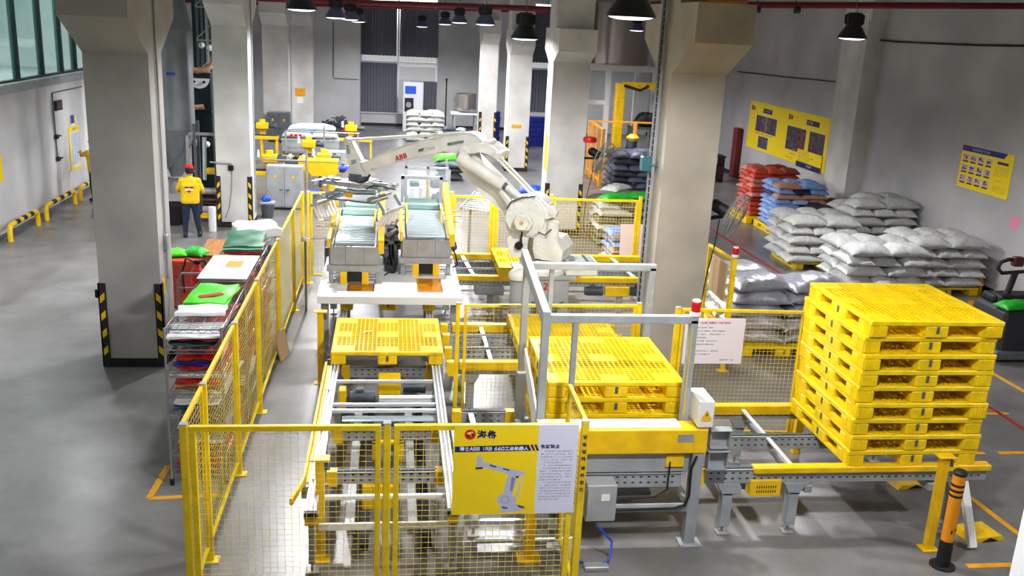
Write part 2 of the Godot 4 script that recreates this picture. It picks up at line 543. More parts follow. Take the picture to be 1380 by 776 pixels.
	var cs := [
		[-1.44, 0.20, 3.2, 5.6, "long dark grey curtain, upper left pane of the big back window"], [0.34, 2.10, 3.2, 5.6, "long dark grey curtain, upper right pane of the big back window"],
		[-1.44, 0.24, 0.6, 2.86, "dark grey curtain, lower left pane of the big back window"], [0.85, 2.08, 0.68, 2.1, "short dark grey curtain behind the machine with the blue screen"],
		[6.3, 7.42, 3.2, 5.6, "dark grey curtain, upper half of the narrow window between the columns"], [6.3, 7.35, 0.9, 2.86, "dark grey curtain, lower half of the narrow window between the columns"]]
	for c in cs:
		curtain(c[0], c[1], c[2], c[3], c[4])
	struct("trim_2", G().bb(0.34, 2.15, zb + 0.02, 2.0, 2.75, zb + 0.10), M.white)
	# red sprinkler mains under the roof
	var rp := thing("sprinkler_main", "red sprinkler pipe running across under the roof at the back", "pipe", V(0, 0, 0))
	part(rp, "pipe", G().tube(V(-8.0, 5.22, -33), V(6.0, 5.42, -31), 0.09, 12).tube(V(-8.0, 5.10, -38), V(7.0, 5.42, -37), 0.06, 10), M.pipe_red)
	part(rp, "branch_pipe", G().tube(V(-3.0, 5.3, -33.0), V(-3.0, 5.3, -24.0), 0.05, 8).tube(V(1.6, 5.35, -33), V(1.6, 5.35, -37.5), 0.04, 8), M.paint_grey)
	for k in 6:
		part(rp, "hanger", G().tube(V(-5.5 + 2.1 * k, 5.35, -32.5 + 0.25 * k), V(-5.5 + 2.1 * k, TOP, -32.5 + 0.25 * k), 0.012, 6), M.paint_dark)
	var rp2 := thing("sprinkler_main", "red sprinkler pipe high on the right, reaching the pendant lamp by the wall", "pipe")
	part(rp2, "pipe", G().tube(V(4.7, 5.36, -17.5), V(12.05, 5.70, -17.0), 0.06, 12), M.pipe_red)
	for k in 3:
		part(rp2, "pipe_clamp", G().tube(V(5.9 + 0.75 * k, 5.35 + 0.03 * k, -17.42 + 0.05 * k), V(6.0 + 0.75 * k, 5.355 + 0.03 * k, -17.41 + 0.05 * k), 0.075, 12).tube(V(5.95 + 0.75 * k, 5.4, -17.4), V(5.95 + 0.75 * k, TOP, -17.4), 0.01, 6), M.black)
	var rv := thing("red_riser_pipe", "red vertical riser pipe beside the white steel frame at the back", "pipe")
	part(rv, "pipe", G().tube(V(6.75, 0, -33.6), V(6.75, 6.9, -33.6), 0.10, 12), M.pipe_red)

func curtain(x0: float, x1: float, y0: float, y1: float, label: String) -> void:
	var rows := []
	var n := int((x1 - x0) / 0.022)
	for i in 9:
		var row := []
		var t := i / 8.0
		for j in n + 1:
			var x := lerpf(x0, x1, float(j) / n)
			var a := 0.035 + 0.012 * sin(x * 3.1)
			row.append(V(x, lerpf(y0, y1, t) + (0.012 * sin(x * 37.0 + 1.0) if i == 0 else 0.0), ZB + 0.07 + a * sin(x * 46.0 + 0.8 * sin(x * 5.0) + 0.5 * t)))
		rows.append(row)
	var c := thing("curtain", label, "curtain")
	part(c, "cloth", G().grid(rows), M.curtain)
	part(c, "rail", G().tube(V(x0, y1 + 0.01, ZB + 0.07), V(x1, y1 + 0.01, ZB + 0.07), 0.015, 6), M.paint_grey)

# ---------------------------------------------------------------- columns
func column(label: String, x0: float, x1: float, zf: float, depth: float, y1: float, y2: float, out: float, guard_h: float, back_corbel := true, paint := "column") -> Node3D:
	var t := thing("concrete_column", label, "column")
	var zr := zf - depth
	var poly := [Vector2(-zf, 0.0), Vector2(-zf, y1), Vector2(-zf - out, y2), Vector2(-zf - out, y2 + 0.5), Vector2(-zf - 0.1, y2 + 0.5), Vector2(-zf - 0.1, TOP)]
	poly.append_array([Vector2(-zr + 0.1, TOP), Vector2(-zr + 0.1, y2 + 0.5)])
	if back_corbel: poly.append_array([Vector2(-zr + out, y2 + 0.5), Vector2(-zr + out, y2), Vector2(-zr, y1)])
	poly.append(Vector2(-zr, 0.0))
	part(t, "shaft", G().extrude(poly, x1 - x0, Transform3D(Basis(Vector3(0, 0, -1), Vector3.UP, Vector3.RIGHT), V((x0 + x1) * 0.5, 0, 0))), M[paint])
	if guard_h > 0.0:
		part(t, "skirting", G().bb(x0 - 0.012, 0, zf + 0.012, x1 + 0.012, 0.13, zr - 0.012), M.black)
		for s in [0, 1]:
			var gx := x0 if s == 0 else x1
			var sg := -1.0 if s == 0 else 1.0
			var gd := part(t, "corner_guard", G().bb(gx + sg * 0.018, 0.02, zf + 0.018, gx - sg * 0.085, guard_h, zf).bb(gx + sg * 0.018, 0.02, zf + 0.018, gx, guard_h, zf - 0.085), M.rubber)
			for k in 4:
				var yy := 0.14 + (guard_h - 0.2) * k / 4.0 + 0.03
				var pl := [Vector2(-0.03, 0.0), Vector2(0.03, 0.06), Vector2(0.03, 0.16), Vector2(-0.03, 0.10)]
				if s == 1: pl = [Vector2(-0.03, 0.06), Vector2(0.03, 0.0), Vector2(0.03, 0.10), Vector2(-0.03, 0.16)]
				part(gd, "yellow_chevron", G().extrude(pl, 0.006, Transform3D(Basis.IDENTITY, V(gx - sg * 0.035, yy, zf + 0.020))), M.yellow)
	return t

func columns() -> void:
	var c := column("nearest white column on the left, beside the wire shelves", -3.93, -3.12, -12.85, 0.72, 4.29, 4.74, 0.85, 1.22, true, "column_shade_grey")
	part(c, "conduit", G().tube(V(-3.10, 1.2, -13.2), V(-3.10, 6.0, -13.2), 0.014, 6), M.paint_grey)
	part(c, "junction_box", G().bb(-3.12, 1.62, -13.14, -3.07, 1.84, -13.26, 0.01), M.paint_grey)
	part(c, "warning_sticker", G().bb(-3.121, 1.02, -12.95, -3.116, 1.26, -13.10), M.yellow)
	part(c, "door_handle_bracket", G().bb(-3.95, 1.0, -12.9, -4.0, 1.12, -12.86, 0.01), M.black)
	var c2 := column("white column behind the worker in the red cap", -3.97, -3.2, -22.0, 0.75, 4.55, 5.0, 0.85, 1.2)
	part(c2, "conduit", G().tube(V(-3.16, 0.3, -22.35), V(-3.16, 6.0, -22.35), 0.02, 6).tube(V(-4.1, 1.52, -21.96), V(-3.62, 1.50, -21.96), 0.02, 6), M.paint_grey)
	part(c2, "socket_box", G().bb(-3.70, 1.34, -22.0, -3.58, 1.46, -21.92, 0.01), M.frame_green)
	part(c2, "cable", G().pipe([V(-3.62, 1.36, -21.97), V(-3.64, 0.9, -21.96), V(-3.70, 0.5, -21.97), V(-3.80, 0.22, -21.97)], 0.008, 6), M.paint_dark)
	column("white column far left at the back, behind the grey cabinet", -4.97, -4.0, -38.0, 0.8, 4.4, 4.85, 0.85, 0.0)
	var c9 := column("white column far left at the back, with the orange notice on it", -4.2, -3.3, -41.0, 0.8, 4.4, 4.85, 0.85, 0.0)
	part(c9, "orange_notice", G().bb(-4.05, 1.52, -40.985, -3.62, 1.85, -41.0), M.line)
	part(c9, "white_notice", G().bb(-3.98, 1.22, -40.985, -3.72, 1.46, -41.0), M.paper)
	var c4 := column("tall white column in the middle right, behind the pallet lifter", 3.84, 4.62, -12.85, 0.75, 4.34, 4.78, 0.87, 0.0, true, "column_shade_beige")
	part(c4, "box_on_top", G().bb(3.95, 5.28, -11.95, 4.5, 5.8, -12.7, 0.03), M.card)
	var c3 := column("white column behind the robot, with the fan shadow on it", 3.72, 4.60, -22.0, 0.75, 4.1, 4.35, 0.6, 1.25)
	part(c3, "safety_poster", G().bb(3.715, 1.55, -22.1, 3.705, 2.35, -22.45), M.poster_yellow)
	column("white column in the middle distance, with the small yellow plate", 3.90, 4.66, -31.8, 0.8, 3.9, 4.2, 0.5, 1.2)
	part(get_node(NodePath(String("concrete_column_%03d" % (used["concrete_column"] - 1)))), "yellow_plate", G().bb(4.06, 1.5, -31.785, 4.40, 1.60, -31.8), M.line)
	column("farthest white column in the middle, left of the yellow-plated one", 3.34, 3.98, -36.0, 0.8, 4.1, 4.5, 0.5, 1.6)
	column("square white pilaster on the right wall between the two yellow posters", 11.85, 12.3, -23.05, 1.25, 4.55, 4.9, 0.0, 0.0, false)

# ---------------------------------------------------------------- lamps
func lamps() -> void:
	var dark: Array = [V(2.25, 4.66, -16.4), V(7.95, 4.94, -16.0), V(2.36, 5.02, -9.5), V(-1.46, 4.95, -16.0)]
	var names := ["dark bell pendant lamp in front of the middle column, hanging lowest", "dark bell pendant lamp against the right wall", "dark bell pendant lamp at the top edge, left of the tall column", "dark bell pendant lamp at the top edge above the left back columns"]
	for i in dark.size():
		lamp(dark[i], 0.25, M.lamp_shell, names[i], "dark pendant lamps", LAMP_E * [1.35, 0.85, 0.95, 1.25][i])
	var lit: Array = [V(-1.32, 4.83, -23.0), V(-1.16, 4.79, -27.0), V(-1.08, 4.72, -31.0), V(2.18, 4.85, -23.0), V(1.98, 4.85, -29.0), V(1.82, 4.76, -34.0), V(1.14, 4.61, -38.0), V(7.68, 4.88, -30.0)]
	var ln := ["violet grey pendant lamp nearest of the three at top left", "violet grey pendant lamp in the middle of the three at top left", "violet grey pendant lamp farthest of the three at top left", "violet grey pendant lamp left of the middle column, largest there", "pendant lamp between the curtains and the largest lit lamp", "small dark pendant lamp right of the curtains", "smallest pendant lamp, in front of the upper right curtain", "lit pendant lamp by the silver tank"]
	for i in lit.size():
		lamp(lit[i], 0.25, M.lamp_violet, ln[i], "lit pendant lamps", LAMP_E * (1.0 if i != 7 else 0.8))
	var added_lamps := [[V(2.3, 5.3, -5.0), 1.15, "added bell pendant lamp over the front fence, nearest the viewer"], [V(-1.4, 5.25, -8.6), 0.2, "added bell pendant lamp over the left conveyor, just above the picture"], [V(-5.9, 5.0, -17.5), 0.72, "added bell pendant lamp over the left aisle, near the wheel stop rails"], [V(8.0, 5.0, -6.5), 0.6, "added bell pendant lamp over the gangway right of the striped bollard"], [V(-6.3, 5.0, -29.0), 0.6, "added bell pendant lamp over the left aisle, beyond the silo"], [V(-6.0, 5.0, -38.0), 0.8, "added bell pendant lamp over the left back corner"], [V(9.5, 5.0, -40.0), 0.8, "added bell pendant lamp over the right back corner, behind the tank"]]  # extra bells added to brighten hall and floor; no such lamps are seen
	for q in added_lamps:
		lamp(q[0], 0.25, M.lamp_shell, q[2], "dark pendant lamps", LAMP_E * q[1])

func lamp(at: Vector3, r: float, shell_m: Material, label: String, group: String, energy: float) -> void:
	var t := thing("pendant_lamp", label, "lamp", at, 0, group)
	part(t, "shade", G().lathe([Vector2(r, 0), Vector2(r * 1.02, 0.012), Vector2(r * 0.56, 0.20), Vector2(r * 0.5, 0.21)], 28), shell_m)
	part(t, "reflector", G().lathe([Vector2(r * 0.54, 0.195), Vector2(r * 0.985, 0.004)], 28), M.white)
	var h := G().lathe([Vector2(r * 0.5, 0.2), Vector2(r * 0.6, 0.235), Vector2(r * 0.6, 0.40), Vector2(r * 0.42, 0.43), Vector2(0.01, 0.44)], 20)
	for k in 12:
		var a := TAU * k / 12
		h.box(V(cos(a) * r * 0.6, 0.32, sin(a) * r * 0.6), V(0.03, 0.15, 0.008), Basis(Vector3.UP, -a))
	part(t, "driver_housing", h, M.black)
	part(t, "hook", G().pipe([V(0, 0.43, 0), V(0.03, 0.46, 0), V(0.03, 0.50, 0), V(0, 0.53, 0)], 0.008, 6), M.paint_dark)
	part(t, "stem", G().tube(V(0, 0.52, 0), V(0, TOP - at.y, 0), 0.009, 6), M.paint_dark)
	part(t, "lens", G().lathe([Vector2(0.001, -0.03), Vector2(r * 0.5, -0.026), Vector2(r * 0.80, -0.012), Vector2(r * 0.92, 0.004), Vector2(r * 0.92, 0.02)], 24), M.lamp_glow)
	var sp := SpotLight3D.new()
	sp.name = "lamp_light"
	var centre := absf(at.x - 0.5) < 2.2   # bells over the middle bay throw wider
	sp.spot_angle = 85.0 if centre else 76.0
	sp.spot_angle_attenuation = 0.35 if centre else 0.9
	sp.spot_range = 60.0
	sp.spot_attenuation = 2.0
	sp.light_energy = energy
	sp.light_size = 0.16
	sp.light_color = Color(0.985, 0.985, 1.0)
	sp.shadow_enabled = true
	sp.position = V(0, -0.06, 0)
	sp.rotation.x = -PI / 2
	t.add_child(sp)

# ---------------------------------------------------------------- pallets
const PW := 1.4
const PH := 0.1726
var pallet0: Node3D

func make_pallet() -> Node3D:
	var t := thing("plastic_pallet", "", "pallet")
	var h := PW / 2
	var y0 := PH - 0.046
	var d := G()
	for s in [-1, 1]:
		d.bb(-h, y0, s * h, h, PH, s * (h - 0.062), 0.006)
		d.bb(s * h, y0, -h + 0.06, s * (h - 0.062), PH, h - 0.07, 0.006)
	var nb := 23
	var pitch := (PW - 0.124) / nb
	for i in range(1, nb):
		var p := -h + 0.062 + i * pitch
		var wide := 0.009 if i % 6 == 0 else 0.0058
		d.bb(p - wide, PH - 0.030, -h + 0.06, p + wide, PH - 0.002, h - 0.06)
		d.bb(-h + 0.06, PH - 0.029, p - wide, h - 0.06, PH - 0.0025, p + wide)
	# solid patches over the feet, as on the real deck
	for q in [[0, 0, 0.13, 0.11], [-1, -1, 0.12, 0.10], [1, -1, 0.12, 0.10], [-1, 1, 0.12, 0.10], [1, 1, 0.12, 0.10], [0, 1, 0.13, 0.08], [0, -1, 0.13, 0.08], [1, 0, 0.09, 0.11], [-1, 0, 0.09, 0.11]]:
		var cx: float = q[0] * (h - q[2] - 0.05)
		var cz: float = q[1] * (h - q[3] - 0.05)
		d.bb(cx - q[2], PH - 0.04, cz - q[3], cx + q[2], PH - 0.0005, cz + q[3])
	for s in [-0.335, 0.335]:
		d.bb(-h + 0.06, y0, s - 0.02, h - 0.06, PH - 0.032, s + 0.02)
		d.bb(s - 0.02, y0, -h + 0.06, s + 0.02, PH - 0.032, h - 0.06)
	part(t, "deck", d, M.pallet)
	var ins := 0.003
	for ix in [-1, 0, 1]:
		for iz in [-1, 0, 1]:
			var wx := 0.12 if ix == 0 else 0.09
			var wz := 0.175 if iz == 0 else 0.135
			var cx: float = ix * (h - wx - ins)
			var cz: float = iz * (h - wz - ins)
			var f := G()
			f.bb(cx - wx, 0, cz - wz, cx + wx, y0 + 0.002, cz + wz, 0.014)
			if ix != 0 and iz != 0:
				for k in 5:   # ribs round the corner of the foot
					var ox: float = cx + ix * (wx - 0.02 - 0.03 * k)
					f.bb(ox, 0.012, cz + iz * (wz + 0.004), ox + ix * 0.008, y0, cz + iz * (wz - 0.01))
					var oz: float = cz + iz * (wz - 0.02 - 0.03 * k)
					f.bb(cx + ix * (wx + 0.004), 0.012, oz, cx + ix * (wx - 0.01), y0, oz + iz * 0.008)
			part(t, "foot", f, M.pallet)
		var rx: float = ix * (h - (0.12 if ix == 0 else 0.09) - ins)
		var rw := 0.115 if ix == 0 else 0.085
		part(t, "runner", G().bb(rx - rw, 0.001, -h + 0.03, rx + rw, 0.03, h - 0.03), M.pallet)
	for k in 4:
		var b := Basis(Vector3.UP, PI / 2 * k)
		part(t, "grey_clip", G().box(b * V(0, 0.085, h + 0.001), V(0.032, 0.075, 0.008), b, 0.003), M.paint_dark)
	return t

func put_pallet(label: String, at: Vector3, turn := 0.0, group := "") -> Node3D:
	if pallet0 == null:
		pallet0 = make_pallet()
		pallet0.position = at
		pallet0.rotation.y = turn
		tag(pallet0, label, "pallet", group)
		return pallet0
	return copy(pallet0, "plastic_pallet", label, at, turn, group)

func pallets() -> void:
	rng.seed = 11
	var names := ["bottom yellow pallet of the tall stack of nine at right", "second yellow pallet from the bottom of the tall right stack", "third yellow pallet from the bottom of the tall right stack", "fourth yellow pallet from the bottom of the tall right stack", "middle yellow pallet, fifth from the bottom of the tall right stack", "sixth yellow pallet from the bottom of the tall right stack", "third yellow pallet from the top of the tall right stack", "second yellow pallet from the top of the tall right stack", "top yellow pallet of the tall stack of nine, its whole grid deck in view"]
	var dx := [0.0, 0.012, 0.0, 0.022, 0.006, 0.010, 0.0, -0.012, 0.015]
	var dz := [0.0, 0.010, 0.0, 0.012, -0.005, 0.004, 0.015, -0.012, 0.020]
	for i in 9:
		put_pallet(names[i], V(5.318 + dx[i], 0.748 + i * (PH + 0.0005), -8.80 + dz[i]), rng.randf_range(-0.006, 0.006), "yellow pallets of the tall stack")
	var ln := ["bottom yellow pallet in the grey lifter frame", "second yellow pallet up in the grey lifter frame", "middle yellow pallet in the grey lifter frame", "yellow pallet just under the top one in the lifter frame", "top yellow pallet in the grey lifter frame"]
	for i in 5:
		put_pallet(ln[i], V(2.275 + 0.006 * (i % 2), 0.642 + i * (PH + 0.0005), -9.20), 0.0, "yellow pallets in the lifter")
	put_pallet("yellow pallet behind the lifter frame, waiting below the robot", V(2.38, 0.727, -11.95))
	var pa := put_pallet("yellow pallet on the left conveyor with a white scrap on its deck", V(-0.01, 0.694, -11.81))
	single("white_scrap", G().grid([[V(-0.08, 0, -0.02), V(0, 0.02, -0.02), V(0.08, 0.01, -0.05)], [V(-0.08, 0.01, 0.02), V(0, 0.03, 0.02), V(0.08, 0.02, 0.0)]]), M.paper, "small white paper scrap lying on the yellow pallet of the left conveyor", "paper", V(-0.28, 0.694 + PH + 0.002, -11.85), 0.25)
	put_pallet("yellow pallet under the white steel table, at the conveyor's far end", V(-0.01, 0.694, -14.1))
	put_pallet("yellow pallet on the far cross conveyor, just left of the robot", V(2.55, 0.735, -15.95))

# ---------------------------------------------------------------- fences
func wire(g: Geo, a: Vector3, b: Vector3, y0: float, y1: float, sx: float, sy: float, r := 0.0021) -> void:
	var L := a.distance_to(b)
	var nv := int(round(L / sx))
	for i in range(1, nv):
		var p := a.lerp(b, float(i) / nv)
		g.tube(V(p.x, y0, p.z), V(p.x, y1, p.z), r, 4, -1.0, false)
	var nh := int(round((y1 - y0) / sy))
	for i in range(1, nh):
		var y := y0 + (y1 - y0) * i / nh
		g.tube(V(a.x, y, a.z), V(b.x, y, b.z), r, 4, -1.0, false)

func post(t: Node3D, x: float, z: float, h := 1.76, s := 0.06, m: Material = null) -> Node3D:
	var p := part(t, "post", G().bb(x - s / 2, 0.01, z - s / 2, x + s / 2, h, z + s / 2, 0.004), m if m else M.fence)
	part(p, "base_plate", G().bb(x - 0.08, 0, z - 0.06, x + 0.08, 0.012, z + 0.06, 0.003), M.fence)
	part(p, "cap", G().bb(x - s / 2 - 0.002, h, z - s / 2 - 0.002, x + s / 2 + 0.002, h + 0.012, z + s / 2 + 0.002, 0.004), M.paint_grey)
	return p

func panel(t: Node3D, a: Vector3, b: Vector3, y0: float, y1: float, sx := 0.05, sy := 0.05, w := 0.035, wm := 0.0017) -> void:
	var f := G()
	f.bar(V(a.x, y1 - w / 2, a.z), V(b.x, y1 - w / 2, b.z), w, w, 0.003)
	f.bar(V(a.x, y0 + w / 2, a.z), V(b.x, y0 + w / 2, b.z), w, w, 0.003)
	var d := (b - a).normalized() * w / 2
	for q in [a + d, b - d]:
		f.bar(V(q.x, y0 + w, q.z), V(q.x, y1 - w, q.z), w, w, 0.003)
	part(t, "panel_frame", f, M.fence)
	var g := G()
	wire(g, a, b, y0 + w * 0.5, y1 - w * 0.5, sx, sy, wm)
	part(t, "wire_mesh", g, M.wire, Vector3.ZERO, true)

func fences() -> void:
	# long fence on the left, running away from the camera
	var lf := thing("mesh_fence", "long yellow wire mesh fence on the left, running away past the wire shelves", "fence")
	var zs := [-7.0, -7.86, -9.56, -11.25, -13.38, -15.55, -17.23]
	for i in zs.size():
		if i: post(lf, -1.60, zs[i], 1.745)
		if i: panel(lf, V(-1.61, 0, zs[i - 1] - 0.035), V(-1.61, 0, zs[i] + 0.035), 0.14, 1.74, 0.09, 0.055, 0.032)
	# front fence of two panels
	var ff := thing("mesh_fence", "yellow wire mesh fence across the front, carrying the printed robot board", "fence")
	post(ff, -1.585, -6.99, 1.755, 0.06)
	post(ff, 0.0, -6.99, 1.755, 0.06)
	panel(ff, V(-1.54, 0, -6.985), V(-0.05, 0, -6.985), 0.14, 1.745, 0.06, 0.05, 0.045)
	panel(ff, V(0.055, 0, -6.985), V(1.56, 0, -6.985), 0.14, 1.745, 0.06, 0.05, 0.045)
	var fs := thing("mesh_fence", "short yellow mesh fence at the front right corner with black characters on its post", "fence")
	var cp := post(fs, 1.63, -6.99, 1.765, 0.06)
	part(cp, "post_lettering", sign_quad(0.05, 0.62), lettered("设备运转 请勿靠近"), V(1.63, 1.35, -6.9585))
	panel(fs, V(1.65, 0, -7.03), V(1.66, 0, -7.86), 0.14, 1.745, 0.05, 0.05, 0.035)
	# inner fence between the two halves of the cell
	var inn := thing("mesh_fence", "yellow mesh fence behind the lifter, beside the left conveyor", "fence")
	post(inn, 0.80, -10.35, 1.75, 0.05)
	post(inn, 2.98, -10.42, 1.75, 0.06)
	panel(inn, V(0.87, 0, -10.33), V(2.94, 0, -10.40), 0.14, 1.745, 0.05, 0.05, 0.035)
	var rf := thing("mesh_fence", "yellow mesh fence between the lifter and the tall pallet stack", "fence")
	post(rf, 3.42, -10.27, 1.75, 0.06)
	post(rf, 5.02, -10.20, 1.75, 0.06)
	panel(rf, V(3.46, 0, -10.27), V(4.98, 0, -10.20), 0.14, 1.745, 0.05, 0.05, 0.035)
	# back fence
	var bl := thing("mesh_fence", "short yellow mesh fence behind the left feed conveyor", "fence")
	post(bl, -1.50, -17.30, 1.75, 0.05)
	post(bl, -0.86, -17.30, 1.75, 0.05)
	panel(bl, V(-1.46, 0, -17.30), V(-0.90, 0, -17.30), 0.14, 1.745, 0.06, 0.06, 0.04)
	var bf := thing("mesh_fence", "long yellow mesh fence behind the robot", "fence")
	for x in [1.15, 1.96, 3.06, 4.80]:
		post(bf, x, -17.35, 1.80, 0.06)
	for q in [[1.19, 1.92], [2.0, 3.02], [3.1, 4.76]]:
		panel(bf, V(q[0], 0, -17.35), V(q[1], 0, -17.35), 0.14, 1.74, 0.06, 0.06, 0.045, 0.0024)
	var sm := thing("mesh_fence", "small yellow gate panel right of the tall column, filled with brown board", "fence")
	post(sm, 5.02, -12.75, 1.76, 0.06)
	panel(sm, V(4.97, 0, -13.75), V(5.02, 0, -12.80), 0.25, 1.74, 0.05, 0.05, 0.04)
	part(sm, "brown_board", G().bb(4.965, 1.05, -13.6, 4.985, 1.62, -12.9), M.board_tan)
	beacon(V(5.02, 1.775, -12.75), "red capped warning light on the post of the small yellow gate panel")

func beacon(at: Vector3, label: String, stand := 0.0) -> void:
	var t := thing("warning_beacon", label, "warning light", at)
	if stand > 0.0:
		part(t, "stand", G().tube(V(0, -stand, 0), V(0, 0, 0), 0.02, 8).tube(V(0, -stand, 0), V(0, -stand + 0.012, 0), 0.09, 12), M.paint_grey)
	part(t, "base", G().lathe([Vector2(0.0, 0), Vector2(0.055, 0), Vector2(0.055, 0.03), Vector2(0.045, 0.04)], 16), M.white)
	part(t, "red_dome", G().lathe([Vector2(0.043, 0.038), Vector2(0.045, 0.13), Vector2(0.040, 0.14)], 18), M.red)
	part(t, "cap", G().lathe([Vector2(0.042, 0.138), Vector2(0.042, 0.15), Vector2(0.03, 0.158), Vector2(0.001, 0.16)], 16), M.white)

# ---------------------------------------------------------------- conveyors
func slots(g: Geo, a: Vector3, b: Vector3, out: Vector3, rows: Array, pitch := 0.075) -> void:   # dark slots punched in a web
	var L := a.distance_to(b)
	var n := int(L / pitch)
	var d := (b - a).normalized()
	for i in n:
		for r in rows:
			var p: Vector3 = a + d * (i + 0.5) * L / n + V(0, r, 0)
			g.bar(p - d * 0.014, p + d * 0.014, 0.004, 0.013, 0.0, Vector3.UP)

func chain_beam(t: Node3D, x0: float, x1: float, y: float, z: float, tips := 3, h := 0.16) -> void:
	var b := part(t, "chain_beam", G().bb(x0, y - h, z - 0.03, x1, y - 0.012, z + 0.03, 0.004).bb(x0, y - 0.02, z - 0.045, x1, y - 0.012, z + 0.045), M.paint_grey)
	part(b, "chain", G().bb(x0, y - 0.012, z - 0.02, x1, y, z + 0.02), M.motor)
	var s := G()
	slots(s, V(x0 + 0.05, y - h * 0.5, z + 0.031), V(x1 - 0.05, y - h * 0.5, z + 0.031), Vector3.BACK, [-0.03, 0.03])
	part(b, "slot", s, M.black, Vector3.ZERO, true)
	if tips:
		for x in ([x0, x1] if tips == 3 else [x0]):
			var o := 0.03 if x == x1 else -0.03
			part(b, "yellow_end_guard", G().extrude([Vector2(-0.05, 0), Vector2(0.05, 0), Vector2(0.06, -0.09), Vector2(0.02, -h - 0.02), Vector2(-0.05, -h - 0.02)], 0.1, Transform3D(Basis.IDENTITY if x == x1 else Basis(Vector3.UP, PI), V(x + o, y - 0.0, z))), M.yellow)

func leg(t: Node3D, x: float, z: float, y: float, m: Material, w := 0.08) -> void:
	var l := part(t, "leg", G().bb(x - w / 2, 0.10, z - w / 2, x + w / 2, y - 0.10, z + w / 2, 0.004).extrude([Vector2(-w / 2, -0.12), Vector2(w / 2, -0.12), Vector2(w * 1.1, 0.0), Vector2(-w * 1.1, 0.0)], w, Transform3D(Basis.IDENTITY, V(x, y, z))), m)
	part(l, "levelling_foot", G().tube(V(x, 0.02, z), V(x, 0.12, z), 0.014, 8).bb(x - 0.06, 0, z - 0.05, x + 0.06, 0.022, z + 0.05, 0.004), M.steel)

func motor(t: Node3D, at: Vector3, turn: float, m: Material, r := 0.085, l := 0.26) -> void:
	var b := Basis(Vector3.UP, turn)
	var g := G()
	var o := at
	g.tube(o - b.x * l / 2, o + b.x * l / 2, r * 0.86, 16)
	for k in 9:
		var c := o - b.x * l * 0.36 + b.x * l * 0.09 * k
		g.tube(c, c + b.x * 0.006, r, 16)
	g.tube(o + b.x * l / 2, o + b.x * (l / 2 + 0.06), r * 0.98, 16)
	g.box(o + V(0, r, 0), V(0.09, 0.05, 0.09), b, 0.006)
	part(t, "motor", g, m)

